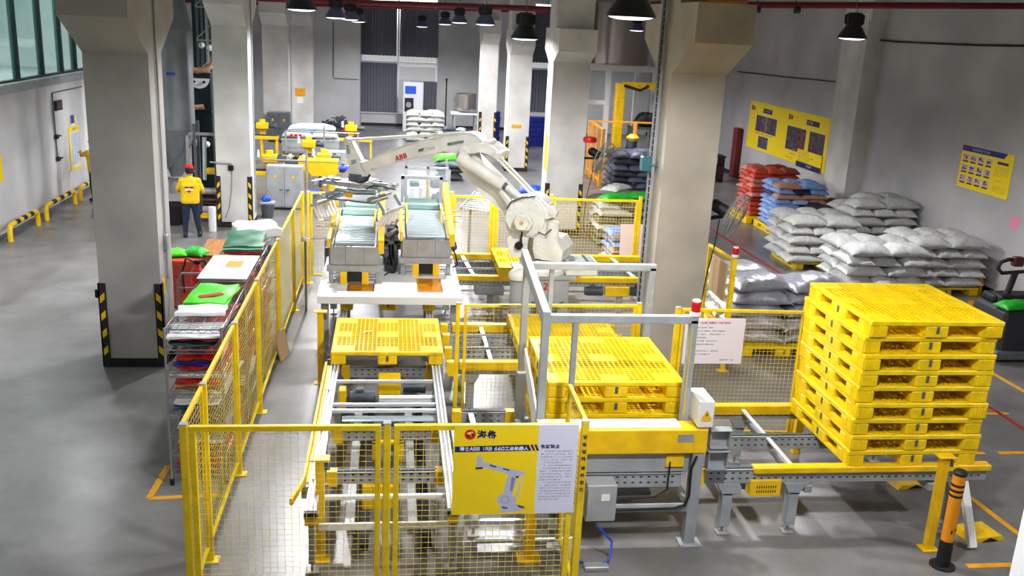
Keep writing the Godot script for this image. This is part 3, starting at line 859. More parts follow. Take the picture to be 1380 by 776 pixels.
func conveyor_left() -> void:
	var t := thing("pallet_conveyor", "long aluminium railed pallet conveyor on the left, leading under the white table", "conveyor")
	var y := 0.694
	for q in [-0.66, 0.60]:
		var r := part(t, "side_rail", G().bb(q - 0.05, y - 0.09, -7.50, q + 0.05, y - 0.014, -15.0, 0.004), M.steel)
		for d in [-0.042, 0.0, 0.042]:
			part(r, "rail_lip", G().bb(q + d - 0.010, y - 0.016, -7.5, q + d + 0.010, y, -15.0, 0.002), M.alu)
		part(r, "end_cap", G().bb(q - 0.055, y - 0.05, -7.44, q + 0.055, y + 0.004, -7.50, 0.004), M.black)
		part(r, "yellow_end_bracket", G().bb(q - 0.05, y - 0.13, -7.46, q + 0.05, y - 0.055, -7.54, 0.004), M.yellow)
		for z in [-7.62, -9.3, -11.2, -13.0, -14.8]:
			leg(t, q, z, y - 0.09, M.paint_grey, 0.06)
	for z in [-10.66, -9.95, -9.78]:
		part(t, "cross_bar", G().bb(-0.63, y - 0.06, z - 0.02, 0.57, y - 0.022, z + 0.02, 0.004), M.alu)
	part(t, "roller_shaft", G().tube(V(-0.10, 0.60, -10.28), V(0.56, 0.60, -10.28), 0.03, 14), M.white)
	part(t, "roller_shaft", G().tube(V(-0.10, 0.575, -10.20), V(0.56, 0.575, -10.20), 0.03, 14), M.steel)
	part(t, "flat_plate", G().bb(-0.5, 0.585, -9.62, 0.55, 0.60, -9.76, 0.004), M.zinc)
	part(t, "front_cross_bar", G().bb(-0.60, 0.585, -7.88, 0.56, 0.625, -7.92, 0.004), M.white)
	part(t, "front_cross_bar", G().bb(-0.60, 0.43, -7.60, 0.56, 0.50, -7.63, 0.004), M.white)
	for z in [-11.32, -9.44, -8.46]:
		chain_beam(t, -0.50, 0.50, 0.60, z, 3, 0.14)
	for q in [-0.34, 0.25]:
		part(t, "inner_strut", G().bb(q - 0.045, 0.30, -7.9, q + 0.045, 0.34, -11.6, 0.004), M.steel)
		for z in [-8.3, -10.4, -11.5]:
			part(t, "inner_post", G().bb(q - 0.04, 0.0, z - 0.04, q + 0.04, 0.30, z + 0.04, 0.004), M.paint_grey)
		part(t, "dark_beam", G().bb(q + 0.10, 0.10, -7.8, q + 0.18, 0.16, -11.4), M.rubber)
	motor(t, V(-0.33, 0.52, -10.49), 0.0, M.motor, 0.09, 0.22)
	part(t, "yellow_gearbox_cover", G().bb(-0.58, 0.34, -10.46, -0.49, 0.62, -10.62, 0.01), M.yellow)
	part(t, "yellow_chain_cover", G().bb(-0.12, 0.38, -10.88, 0.16, 0.60, -11.1, 0.012), M.yellow)
	part(t, "yellow_chain_cover", G().bb(-0.24, 0.20, -8.38, 0.10, 0.46, -8.40, 0.012).bb(-0.24, 0.42, -8.4, 0.10, 0.46, -8.5, 0.008), M.yellow)
	part(t, "yellow_bracket", G().bb(-0.16, 0.28, -9.30, -0.07, 0.50, -9.36, 0.008).bb(0.10, 0.28, -9.30, 0.18, 0.50, -9.36, 0.008).bb(-0.16, 0.46, -9.30, 0.18, 0.50, -9.36, 0.008), M.yellow)
	motor(t, V(0.30, 0.44, -11.0), 0.0, M.motor, 0.08, 0.22)
	motor(t, V(0.02, 0.36, -9.12), PI / 2, M.motor, 0.06, 0.18)
	# guide bar along the outer side
	var gb := part(t, "guide_bar", G().bb(-0.775, 0.70, -8.0, -0.745, 0.765, -11.05, 0.004).bb(-0.745, 0.70, -8.0, -0.715, 0.712, -11.05).bar(V(-0.76, 0.732, -8.0), V(-0.84, 0.715, -7.62), 0.032, 0.065, 0.004), M.yellow)
	for z in [-8.1, -9.2, -10.3, -11.3]:
		part(gb, "bracket", G().bb(-0.76, 0.66, z - 0.015, -0.66, 0.70, z + 0.015), M.steel)
	part(t, "sensor", G().bb(-0.78, 0.58, -7.92, -0.70, 0.70, -8.0, 0.008), M.steel)
	# cable duct on the inner side
	part(t, "white_duct", G().bb(0.69, 0.55, -7.8, 0.74, 0.62, -9.5, 0.008), M.white)
	# yellow sensor posts
	for q in [[-0.60, -7.83, "yellow sensor post with a flat top plate, inside the front fence"], [-0.915, -12.24, "yellow sensor post with a flat top plate, left of the pallet conveyor"]]:
		sensor_post(V(q[0], 0, q[1]), 1.03, q[2])

func sensor_post(at: Vector3, h: float, label: String) -> void:
	var t := thing("sensor_post", label, "post", at)
	part(t, "post", G().bb(-0.04, 0.01, -0.04, 0.04, h, 0.04, 0.004), M.yellow)
	part(t, "top_plate", G().bb(-0.09, h, -0.06, 0.09, h + 0.015, 0.06, 0.004), M.yellow)
	part(t, "base_plate", G().bb(-0.09, 0, -0.07, 0.09, 0.012, 0.07, 0.003), M.yellow)
	part(t, "sensor", G().bb(0.03, h - 0.10, -0.03, 0.09, h - 0.03, 0.03, 0.006), M.motor)

func cross_conveyor(label: String, x0: float, x1: float, zs: Array, y: float, legs: Array, guards: Array) -> Node3D:
	var t := thing("chain_conveyor", label, "conveyor")
	for z in zs:
		chain_beam(t, x0, x1, y, z, 1 if x1 > 6.0 else 3, 0.17)
	for g in guards:   # yellow covers lying along a beam: x0, x1, z, height
		part(t, "yellow_guard", G().bb(g[0], y - g[3], g[2] - 0.04, g[1], y + 0.012, g[2] + 0.07, 0.006), M.yellow)
	for x in legs:
		for z in [zs[0] - 0.0, zs[zs.size() - 1]]:
			leg(t, x, z, y - 0.17, M.paint_grey, 0.105)
	return t

func conveyors() -> void:
	conveyor_left()
	var t := cross_conveyor("grey chain conveyor on the right, carrying the tall pallet stack", 3.12, 6.18, [-8.14, -8.90, -9.70], 0.745, [3.40, 4.10, 5.86], [[3.64, 6.20, -8.14, 0.05], [3.3, 5.0, -9.70, 0.10]])
	part(t, "cross_strap", G().bar(V(4.10, 0.715, -9.62), V(4.09, 0.715, -8.2), 0.045, 0.02, 0.003), M.alu)
	for x in [3.5, 4.25, 5.6]:
		part(t, "cross_member", G().bb(x - 0.04, 0.46, -8.1, x + 0.04, 0.54, -9.7, 0.004), M.paint_grey)
	motor(t, V(3.72, 0.40, -8.55), PI / 2, M.motor, 0.08, 0.24)
	part(t, "yellow_vent_cover", G().bb(3.62, 0.44, -8.08, 3.95, 0.62, -8.20, 0.01), M.yellow)
	var vs := G()
	for k in 9:
		vs.bb(3.69 + 0.024 * k, 0.48, -8.078, 3.70 + 0.024 * k, 0.51, -8.085).bb(3.69 + 0.024 * k, 0.53, -8.078, 3.70 + 0.024 * k, 0.56, -8.085)
	part(t, "vent_slots", vs, M.black, Vector3.ZERO, true)
	part(t, "yellow_end_stop", G().bb(4.93, 0.0, -9.92, 5.03, 0.62, -10.0, 0.004).bar(V(5.0, 0.5, -9.94), V(5.6, 0.60, -9.80), 0.05, 0.06, 0.004), M.yellow)
	part(t, "white_brace", G().bar(V(5.86, 0.62, -8.0), V(5.90, 0.02, -7.72), 0.09, 0.05, 0.004), M.white)
	sensor_post(V(5.44, 0, -7.76), 1.02, "yellow post with a flat top plate, in front of the tall pallet stack")
	var l2 := cross_conveyor("grey chain conveyor between the left conveyor and the lifter", 0.80, 1.33, [-8.20, -8.90, -9.62], 0.725, [0.86], [])
	part(l2, "cross_strap", G().bar(V(0.92, 0.70, -9.58), V(0.96, 0.70, -8.2), 0.06, 0.02, 0.003), M.alu)
	var l3 := cross_conveyor("grey chain conveyor with yellow edges behind the lifter, one pallet waiting on it", 0.82, 3.20, [-11.18, -11.70, -12.25, -12.70], 0.725, [1.05, 3.0], [[0.90, 3.2, -11.18, 0.10], [0.90, 3.2, -12.70, 0.11]])
	part(l3, "cross_strap", G().bar(V(1.31, 0.70, -12.62), V(1.32, 0.70, -11.3), 0.055, 0.02, 0.003), M.alu)
	part(l3, "cross_member", G().bb(2.4, 0.5, -11.3, 2.5, 0.58, -12.6), M.paint_grey)
	var cr := cross_conveyor("grey chain conveyor with yellow edges crossing behind the robot", 1.10, 4.95, [-15.32, -15.85, -16.36, -16.88], 0.735, [1.72, 4.0], [[1.15, 4.9, -15.32, 0.08], [1.15, 4.9, -16.88, 0.10]])
	for x in [1.40, 4.25]:
		part(cr, "cross_strap", G().bar(V(x - 0.06, 0.705, -16.8), V(x + 0.04, 0.705, -15.4), 0.07, 0.02, 0.003), M.alu)
	part(cr, "grey_gearbox", G().bb(1.45, 0.42, -15.2, 1.95, 0.58, -15.5, 0.02), M.paint_grey)
	part(cr, "yellow_chain_cover", G().bb(3.72, 0.42, -15.2, 4.15, 0.60, -15.34, 0.012), M.yellow)
	motor(cr, V(4.3, 0.5, -15.3), 0.0, M.motor, 0.09, 0.25)
	motor(cr, V(3.5, 0.5, -15.3), 0.0, M.motor, 0.09, 0.25)

# ---------------------------------------------------------------- pallet lifter
func lifter() -> void:
	var t := thing("pallet_lifter", "grey square frame pallet lifter holding five yellow pallets, yellow beam in front", "pallet lifter")
	var s := 0.075
	var y := 2.27
	for q in [["post", 1.46, -8.20, 0.72, y], ["post", 2.89, -8.20, 0.72, y], ["post", 1.745, -8.20, 1.45, y], ["post", 1.55, -10.15, 0.30, y], ["post", 3.02, -10.15, 0.0, y], ["post", 1.84, -10.15, 0.9, y]]:
		var w: float = 0.055 if q[1] > 1.7 and q[1] < 1.9 else s
		part(t, q[0], G().bb(q[1] - w / 2, q[3], q[2] - w / 2, q[1] + w / 2, q[4], q[2] + w / 2, 0.005), M.paint_grey)
	part(t, "top_rail", G().bar(V(1.42, y, -8.2), V(2.93, y, -8.2), s, s, 0.005), M.paint_grey)
	part(t, "top_rail", G().bar(V(1.51, y, -10.15), V(3.06, y, -10.15), s, s, 0.005), M.paint_grey)
	part(t, "side_rail", G().bar(V(1.46, y + 0.0, -8.16), V(1.55, y + 0.06, -10.4), s, 0.14, 0.005), M.paint_grey)
	part(t, "side_plate", G().extrude([Vector2(8.2, 1.12), Vector2(9.0, 1.45), Vector2(9.6, 1.62), Vector2(9.6, 1.5), Vector2(8.3, 0.75)], 0.02, Transform3D(Basis(Vector3(0, 0, -1), Vector3.UP, Vector3.RIGHT), V(1.50, -0.15, 0))), M.white)
	part(t, "gas_spring", G().tube(V(1.52, 1.05, -9.25), V(1.52, 1.4, -9.5), 0.02, 8), M.steel)
	# base: beams, deck, legs
	part(t, "yellow_beam", G().bb(1.42, 1.0, -7.92, 3.06, 1.25, -8.14, 0.008), M.yellow)
	part(t, "name_plate", G().bb(2.76, 1.12, -7.918, 2.92, 1.20, -7.921), M.steel)
	part(t, "top_cover", G().bb(1.42, 1.25, -7.96, 2.80, 1.262, -8.16), M.white)
	part(t, "grey_beam", G().bb(1.42, 0.78, -7.98, 2.92, 1.0, -8.12, 0.006), M.paint_grey)
	part(t, "yellow_bracket", G().bb(2.68, 0.84, -7.96, 2.86, 0.97, -7.98, 0.004), M.yellow)
	chain_beam(t, 1.50, 2.86, 0.78, -8.02, 0, 0.17)
	chain_beam(t, 1.60, 2.98, 0.64, -8.8, 0, 0.14)
	chain_beam(t, 1.60, 2.98, 0.64, -9.7, 0, 0.14)
	for q in [[2.99, -7.98], [1.50, -7.98], [3.02, -10.1], [1.55, -10.1]]:
		var l := part(t, "leg", G().bb(q[0] - 0.055, 0.012, q[1] - 0.05, q[0] + 0.055, 1.0, q[1] + 0.05, 0.005), M.paint_grey)
		part(l, "base_plate", G().bb(q[0] - 0.10, 0, q[1] - 0.08, q[0] + 0.12, 0.015, q[1] + 0.10, 0.004), M.paint_grey)
	part(t, "cross_member", G().bb(1.5, 0.36, -7.95, 2.95, 0.42, -8.02, 0.004), M.paint_grey)
	part(t, "cross_member", G().bb(1.5, 0.36, -10.06, 2.95, 0.42, -10.14, 0.004), M.paint_grey)
	for x in [1.52, 2.98]:
		part(t, "cross_member", G().bb(x - 0.03, 0.36, -8.0, x + 0.03, 0.42, -10.1, 0.004), M.paint_grey)
	part(t, "cable", G().pipe([V(2.96, 0.98, -7.90), V(2.92, 0.85, -7.905), V(2.93, 0.55, -7.91), V(2.90, 0.45, -7.92), V(2.80, 0.41, -7.93), V(2.4, 0.40, -7.935), V(2.1, 0.40, -7.935)], 0.013, 8), M.black)
	part(t, "cable", G().pipe([V(2.72, 0.9, -7.955), V(2.72, 0.6, -7.96), V(2.6, 0.52, -7.96), V(2.2, 0.50, -7.965)], 0.009, 6), M.black)
	part(t, "dark_lower_plate", G().bb(1.75, 0.30, -8.4, 2.7, 0.34, -9.4), M.paint_dark)  # flat dark plate low under the pallet deck
	part(t, "green_cable", G().pipe([V(2.87, 2.2, -8.155), V(2.87, 1.7, -8.155), V(2.87, 1.3, -8.155)], 0.006, 6), M.fence)
	var bx := single("switch_box", G().bb(-0.14, 0, -0.1, 0.15, 0.38, 0.1, 0.01), M.paint_grey, "light grey switch box with a small white label under the yellow lifter beam", "switch box", V(2.01, 0.395, -7.83))
	part(bx, "label_plate", G().bb(0.0, 0.22, 0.1005, 0.08, 0.29, 0.103), M.paper)
	part(bx, "hinge", G().bb(-0.142, 0.05, 0.09, -0.132, 0.33, 0.104), M.paint_dark)
	var b2 := single("control_box", G().bb(-0.075, 0, -0.18, 0.075, 0.27, 0.18, 0.008), M.white, "white control box with a yellow warning triangle on the lifter's right post", "control box", V(3.02, 1.27, -8.10))
	part(b2, "warning_triangle", G().extrude([Vector2(-0.055, 0), Vector2(0.055, 0), Vector2(0, 0.095)], 0.004, Transform3D(Basis.IDENTITY, V(0.0, 0.09, 0.182))), M.yellow)
	part(b2, "warning_mark", G().extrude([Vector2(-0.012, 0.03), Vector2(0.014, 0.045), Vector2(0.002, 0.05), Vector2(0.012, 0.07), Vector2(-0.012, 0.052), Vector2(0.0, 0.046)], 0.003, Transform3D(Basis.IDENTITY, V(0.0, 0.088, 0.186))), M.black)
	part(b2, "warning_text", G().bb(-0.05, 0.065, 0.1805, 0.05, 0.083, 0.183), M.yellow)
	var names := ["upper open grey cable box right of the lifter", "lower open grey cable box right of the lifter"]
	for i in 2:
		var cb := thing("cable_box", names[i], "cable box", V(3.20, 1.03 - 0.22 * i, -8.02), 0, "grey cable boxes on the lifter")
		part(cb, "back", G().bb(-0.10, 0, -0.02, 0.10, 0.19, -0.005, 0.003).bb(-0.10, 0, -0.02, -0.09, 0.19, 0.07).bb(0.09, 0, -0.02, 0.10, 0.19, 0.07).bb(-0.10, 0, -0.02, 0.10, 0.01, 0.07), M.paint_grey)
		part(cb, "lid", G().bb(-0.11, 0.19, -0.025, 0.11, 0.20, 0.09, 0.003), M.paint_grey)
	beacon(V(2.90, 2.31, -8.2), "red capped warning light on top of the lifter's right post")
	var nb := thing("notice_board", "white printed notice board with a pink heading hung on the fence", "notice board", V(3.86, 1.365, -10.17))
	part(nb, "board", G().bb(-0.37, -0.285, -0.006, 0.37, 0.285, 0.0), M.paper)
	part(nb, "printed_face", sign_quad(0.74, 0.57), tex_mat("notice", notice_image()), V(0, 0, 0.0015))

# ---------------------------------------------------------------- table and feed conveyors
func table() -> void:
	var t := thing("steel_table", "white sheet steel platform table under the two feed conveyors", "table")
	var y := 1.0
	var x0 := -1.03; var x1 := 1.07; var z0 := -13.08; var z1 := -15.6
	# deck with two openings
	var d := G()
	d.bb(x0, y - 0.03, -13.36, x1, y, z0, 0.004)
	d.bb(x0, y - 0.03, -13.85, -0.62, y, -13.36)
	d.bb(-0.22, y - 0.03, -14.2, 0.42, y, -13.36)
	d.bb(0.80, y - 0.03, -14.2, x1, y, -13.36)
	d.bb(x0, y - 0.03, z1, -0.22, y, -13.85)
	d.bb(-0.22, y - 0.03, z1, x1, y, -14.2)
	part(t, "deck", d, M.white)
	part(t, "front_edge", G().bb(x0, y - 0.11, z0 + 0.001, x1, y - 0.001, z0 - 0.02), M.white)
	for q in [[x0 + 0.1, -13.3], [x1 - 0.1, -13.3], [x0 + 0.1, -15.4], [x1 - 0.1, -15.4]]:
		leg(t, q[0], q[1], y - 0.03, M.paint_grey, 0.11)
	part(t, "amber_window", G().bb(-0.60, y - 0.02, -13.84, -0.24, y - 0.012, -13.38), M.amber_sheet)
	part(t, "amber_window", G().bb(0.43, y - 0.02, -14.19, 0.79, y - 0.012, -13.38), M.amber_sheet)

func feed_conveyor(label: String, x: float, z: float, w: float, L: float, tall: float) -> void:
	var t := thing("roller_conveyor", label, "conveyor", V(x, 1.0, z))
	var h := 0.60
	var hw := w / 2
	var rise := 0.06
	part(t, "frame", G().bar(V(-hw - 0.05, h - 0.06, 0.0), V(-hw - 0.05, h + rise - 0.06, -L), 0.05, 0.12, 0.004).bar(V(hw + 0.05, h - 0.06, 0.0), V(hw + 0.05, h + rise - 0.06, -L), 0.05, 0.12, 0.004), M.paint_grey)
	var n := int(L / 0.105)
	for i in n:
		var zz := -0.08 - i * 0.105
		var yy := h - rise * zz / L
		if i < int(n * 0.72):
			part(t, "roller", G().tube(V(-hw, yy, zz), V(hw, yy, zz), 0.047, 14), M.zinc)
	var zb := -L * 0.74
	part(t, "green_belt", G().bb(-hw, h + 0.02, zb, hw, h + 0.075, zb - L * 0.16, 0.02), M.belt)
	part(t, "green_belt", G().bb(-hw, h + 0.03, zb - L * 0.20, hw, h + 0.085, -L - 0.3, 0.02), M.belt)
	part(t, "belt_roller", G().tube(V(-hw, h + 0.06, zb - L * 0.18), V(hw, h + 0.06, zb - L * 0.18), 0.035, 12), M.zinc)
	var fp := part(t, "front_plate", G().bb(-hw - 0.07, 0.30, 0.06, hw + 0.07, 0.575, 0.075, 0.003), M.steel)
	part(fp, "seam", G().bb(-hw * 0.48, 0.30, 0.0755, -hw * 0.46, 0.57, 0.077).bb(hw * 0.46, 0.30, 0.0755, hw * 0.48, 0.57, 0.077), M.paint_dark)
	part(t, "shelf_edge", G().bb(-hw - 0.12, 0.20, 0.02, hw + 0.12, 0.295, 0.11, 0.006), M.steel)
	for q in [[-hw - 0.06, -0.02], [hw + 0.06, -0.02], [-hw - 0.06, -L * 0.7], [hw + 0.06, -L * 0.7]]:
		part(t, "leg", G().bb(q[0] - 0.035, 0.0, q[1] - 0.035, q[0] + 0.035, h - 0.1, q[1] + 0.035, 0.004).bb(q[0] - 0.06, 0.0, q[1] - 0.06, q[0] + 0.06, 0.012, q[1] + 0.06), M.steel)
	for i in 4:
		part(t, "frame_slat", G().bb(-hw - 0.05, 0.02 + 0.045 * i, -0.06, hw + 0.05, 0.035 + 0.045 * i, -0.08), M.steel)
	for s in [-0.16, 0.16]:
		part(t, "yellow_bracket", G().bb(s - 0.05, 0.0, 0.10, s + 0.05, 0.20, 0.06, 0.004), M.yellow)
	part(t, "motor_block", G().bb(-0.11, 0.04, 0.09, 0.11, 0.18, -0.1, 0.01), M.black)
	# yellow side guards, right one higher and longer
	part(t, "side_guard", G().bar(V(-hw - 0.09, h + 0.02, 0.06), V(-hw - 0.09, h + rise + 0.10, -L * 0.62), 0.05, 0.15, 0.006), M.yellow)
	part(t, "side_guard", G().bar(V(hw + 0.10, h - 0.02, 0.08), V(hw + 0.10, h + rise + tall, -L * 0.85), 0.09, 0.22, 0.006), M.yellow)
	for s in [-1.0, 1.0]:
		part(t, "yellow_hoop", G().pipe([V(s * (hw - 0.01), h + 0.03, -L * 0.30), V(s * (hw - 0.01), h + 0.18, -L * 0.42), V(s * hw, h + 0.26, -L * 0.52), V(s * (hw + 0.05), h + 0.24, -L * 0.58)], 0.016, 8), M.yellow)
		for k in 3:
			part(t, "sensor_rod", G().tube(V(s * (hw + 0.02), h + 0.14, -L * (0.25 + 0.17 * k)), V(s * (hw + 0.32), h + 0.13, -L * (0.25 + 0.17 * k)), 0.011, 8), M.chrome)
	# gantry at the back end
	part(t, "gantry", G().bb(-hw - 0.08, 0.3, -L + 0.02, -hw - 0.02, h + 0.55, -L - 0.04).bb(hw + 0.02, 0.3, -L + 0.02, hw + 0.08, h + 0.55, -L - 0.04).bb(-hw - 0.08, h + 0.49, -L + 0.02, hw + 0.08, h + 0.55, -L - 0.04), M.paint_grey)
	part(t, "photo_eye", G().bb(-hw - 0.17, 0.32, -0.32, -hw - 0.09, 0.46, -0.42, 0.01), M.motor)
	part(t, "hose", G().pipe([V(hw + 0.12, 0.45, -0.2), V(hw + 0.18, 0.28, -0.1), V(hw + 0.22, 0.12, -0.2), V(hw + 0.16, 0.02, -0.4)], 0.014, 6), M.black)
	motor(t, V(hw + 0.16, 0.36, -0.45), PI / 2, M.motor, 0.06, 0.18)

func tilt_grid(label: String, at: Vector3, turn: float, tilt: float, w: float, d: float) -> void:
	var t := thing("slatted_chute", label, "chute", at, turn)
	var b := Basis(Vector3.RIGHT, tilt)
	var g := G()
	for s in [-1.0, 1.0]:
		g.bar(b * V(s * w / 2, 0, -d / 2), b * V(s * w / 2, 0, d / 2), 0.03, 0.07, 0.003)
	part(t, "side_frame", g, M.steel)
	for k in 9:
		var z := -d / 2 + d * (k + 0.5) / 9.0
		part(t, "slat", G().box(b * V(0, 0.01, z), V(w, 0.012, d / 9.0 * 0.55), b), M.zinc)
	for s in [-1.0, 1.0]:
		var p := b * V(s * w * 0.4, -0.02, 0.0)
		part(t, "leg", G().bb(p.x - 0.02, -at.y, -0.02, p.x + 0.02, p.y, 0.02), M.steel)

func feeds() -> void:
	feed_conveyor("left roller feed conveyor with yellow side guards, standing on the white table", -0.52, -13.82, 0.58, 2.5, 0.26)
	feed_conveyor("right roller feed conveyor with yellow side guards, standing on the white table", 0.57, -14.36, 0.60, 2.6, 0.35)
	tilt_grid("small slatted grey chute left of the left feed conveyor", V(-1.24, 1.25, -15.6), 0.15, -0.25, 0.42, 0.7)
	tilt_grid("small slatted grey chute right of the right feed conveyor", V(1.78, 1.50, -18.0), -0.5, 0.3, 0.6, 0.75)
	# infeed machine behind the right conveyor
	var t := thing("bag_flattener", "glass guarded bag flattening machine behind the right feed conveyor", "machine", V(0.72, 0, -18.3))
	part(t, "body", G().bb(-0.42, 0.0, -0.9, 0.42, 1.35, 0.2, 0.02), M.paint_dark)
	part(t, "guard_frame", G().bb(-0.44, 1.35, 0.18, -0.40, 2.15, 0.22).bb(0.44, 1.35, 0.18, 0.40, 2.15, 0.22).bb(-0.44, 2.11, 0.18, 0.44, 2.15, 0.22).bb(-0.02, 1.35, 0.18, 0.02, 2.15, 0.22).bb(-0.44, 1.35, -0.9, -0.40, 2.15, -0.86).bb(0.44, 1.35, -0.9, 0.40, 2.15, -0.86), M.steel)
	part(t, "guard_pane", G().bb(-0.40, 1.37, 0.195, -0.02, 2.11, 0.205).bb(0.02, 1.37, 0.195, 0.40, 2.11, 0.205), M.glass_clear)
	part(t, "white_cabinet", G().bb(-0.36, 1.35, -0.3, -0.08, 1.72, 0.05, 0.01), M.white)
	part(t, "yellow_strip", G().bb(-0.03, 1.36, 0.0, 0.05, 1.85, 0.08, 0.005), M.yellow)
	part(t, "belt_drum", G().tube(V(-0.38, 1.38, 0.45), V(0.38, 1.38, 0.45), 0.08, 14), M.belt)
	motor(t, V(0.24, 1.50, 0.0), 0.0, M.motor, 0.10, 0.3)
	motor(t, V(0.2, 1.75, -0.3), 0.6, M.motor, 0.10, 0.26)
	part(t, "dark_bed", G().bb(-0.40, 1.35, -0.88, 0.40, 1.37, 0.18), M.black)
	part(t, "side_guard", G().bb(-0.43, 1.36, -0.86, -0.41, 2.1, 0.18).bb(0.41, 1.36, -0.86, 0.43, 2.1, 0.18), M.glass_clear)
	part(t, "green_box", G().bb(-0.34, 1.72, -0.28, -0.16, 1.80, 0.02, 0.01), M.belt)
	var dv := thing("drive_unit", "dark drive frame with motors and hoses between the two feed conveyors", "drive unit", V(0.02, 1.0, -14.6))
	part(dv, "frame", G().bb(-0.10, 0, 0.1, -0.05, 0.5, 0.05).bb(0.05, 0, 0.1, 0.10, 0.5, 0.05).bb(-0.10, 0.45, 0.1, 0.10, 0.5, -1.2).bb(-0.10, 0, -0.95, -0.05, 0.5, -1.0).bb(0.05, 0, -0.95, 0.10, 0.5, -1.0), M.motor)
	for k in 4:
		part(dv, "cylinder", G().tube(V(-0.08 + 0.05 * k, 0.52 + 0.03 * k, -0.1 - 0.25 * k), V(0.10 - 0.02 * k, 0.60 + 0.02 * k, -0.2 - 0.25 * k), 0.05, 12), [M.motor, M.black, M.steel, M.paint_dark][k])
		part(dv, "hose", G().pipe([V(-0.1 + 0.05 * k, 0.5, 0.0), V(-0.12 + 0.06 * k, 0.3, 0.12), V(-0.06 + 0.05 * k, 0.12, 0.16), V(0.02 * k, 0.01, 0.22)], 0.014, 6), M.black)
	part(dv, "dark_panel", G().bb(-0.12, 0.02, -0.2, 0.12, 0.42, -0.9, 0.02), M.black)
	var t2 := thing("belt_conveyor", "green belt infeed conveyor leading into the left feed conveyor", "conveyor", V(-0.5, 0, -17.0))
	part(t2, "belt", G().bb(-0.27, 1.36, -2.6, 0.27, 1.42, 0.45, 0.02), M.belt)
	part(t2, "side_frame", G().bb(-0.33, 1.26, -2.6, -0.27, 1.45, 0.45).bb(0.27, 1.26, -2.6, 0.33, 1.45, 0.45), M.zinc)
	for q in [[-0.3, 0.3], [0.3, 0.3], [-0.3, -2.4], [0.3, -2.4]]:
		part(t2, "leg", G().bb(q[0] - 0.03, 0, q[1] - 0.03, q[0] + 0.03, 1.27, q[1] + 0.03), M.paint_grey)
	for k in 5:
		part(t2, "press_roller", G().tube(V(-0.27, 1.50 + 0.01 * k, -0.2 - 0.35 * k), V(0.27, 1.50 + 0.01 * k, -0.2 - 0.35 * k), 0.05, 12), M.zinc)
	part(t2, "top_frame", G().bb(-0.36, 1.45, 0.2, -0.31, 1.95, 0.14).bb(0.36, 1.45, 0.2, 0.31, 1.95, 0.14).bb(-0.36, 1.90, 0.2, 0.36, 1.95, 0.14), M.paint_grey)

# ---------------------------------------------------------------- robot
func P2(a: Array) -> Array:
	var r := []
	for i in range(0, a.size(), 2): r.append(Vector2(a[i], a[i + 1]))
	return r

func slab(poly: Array, z0: float, z1: float) -> Geo:
	return G().extrude(P2(poly), absf(z1 - z0), Transform3D(Basis.IDENTITY, V(0, 0, (z0 + z1) * 0.5)))

func hexbolts(g: Geo, c: Vector3, r: float, n: int, axis: Vector3, s := 0.014) -> void:
	for k in n:
		var a := TAU * k / n
		var p := c + V(cos(a) * r, sin(a) * r, 0)
		g.tube(p, p + axis * 0.02, s, 6)

func arc(cx: float, cy: float, r: float, a0: float, a1: float, n: int) -> Array:
	var o := []
	for i in n + 1:
		var a := deg_to_rad(lerpf(a0, a1, float(i) / n))
		o.append(cx + cos(a) * r); o.append(cy + sin(a) * r)
	return o

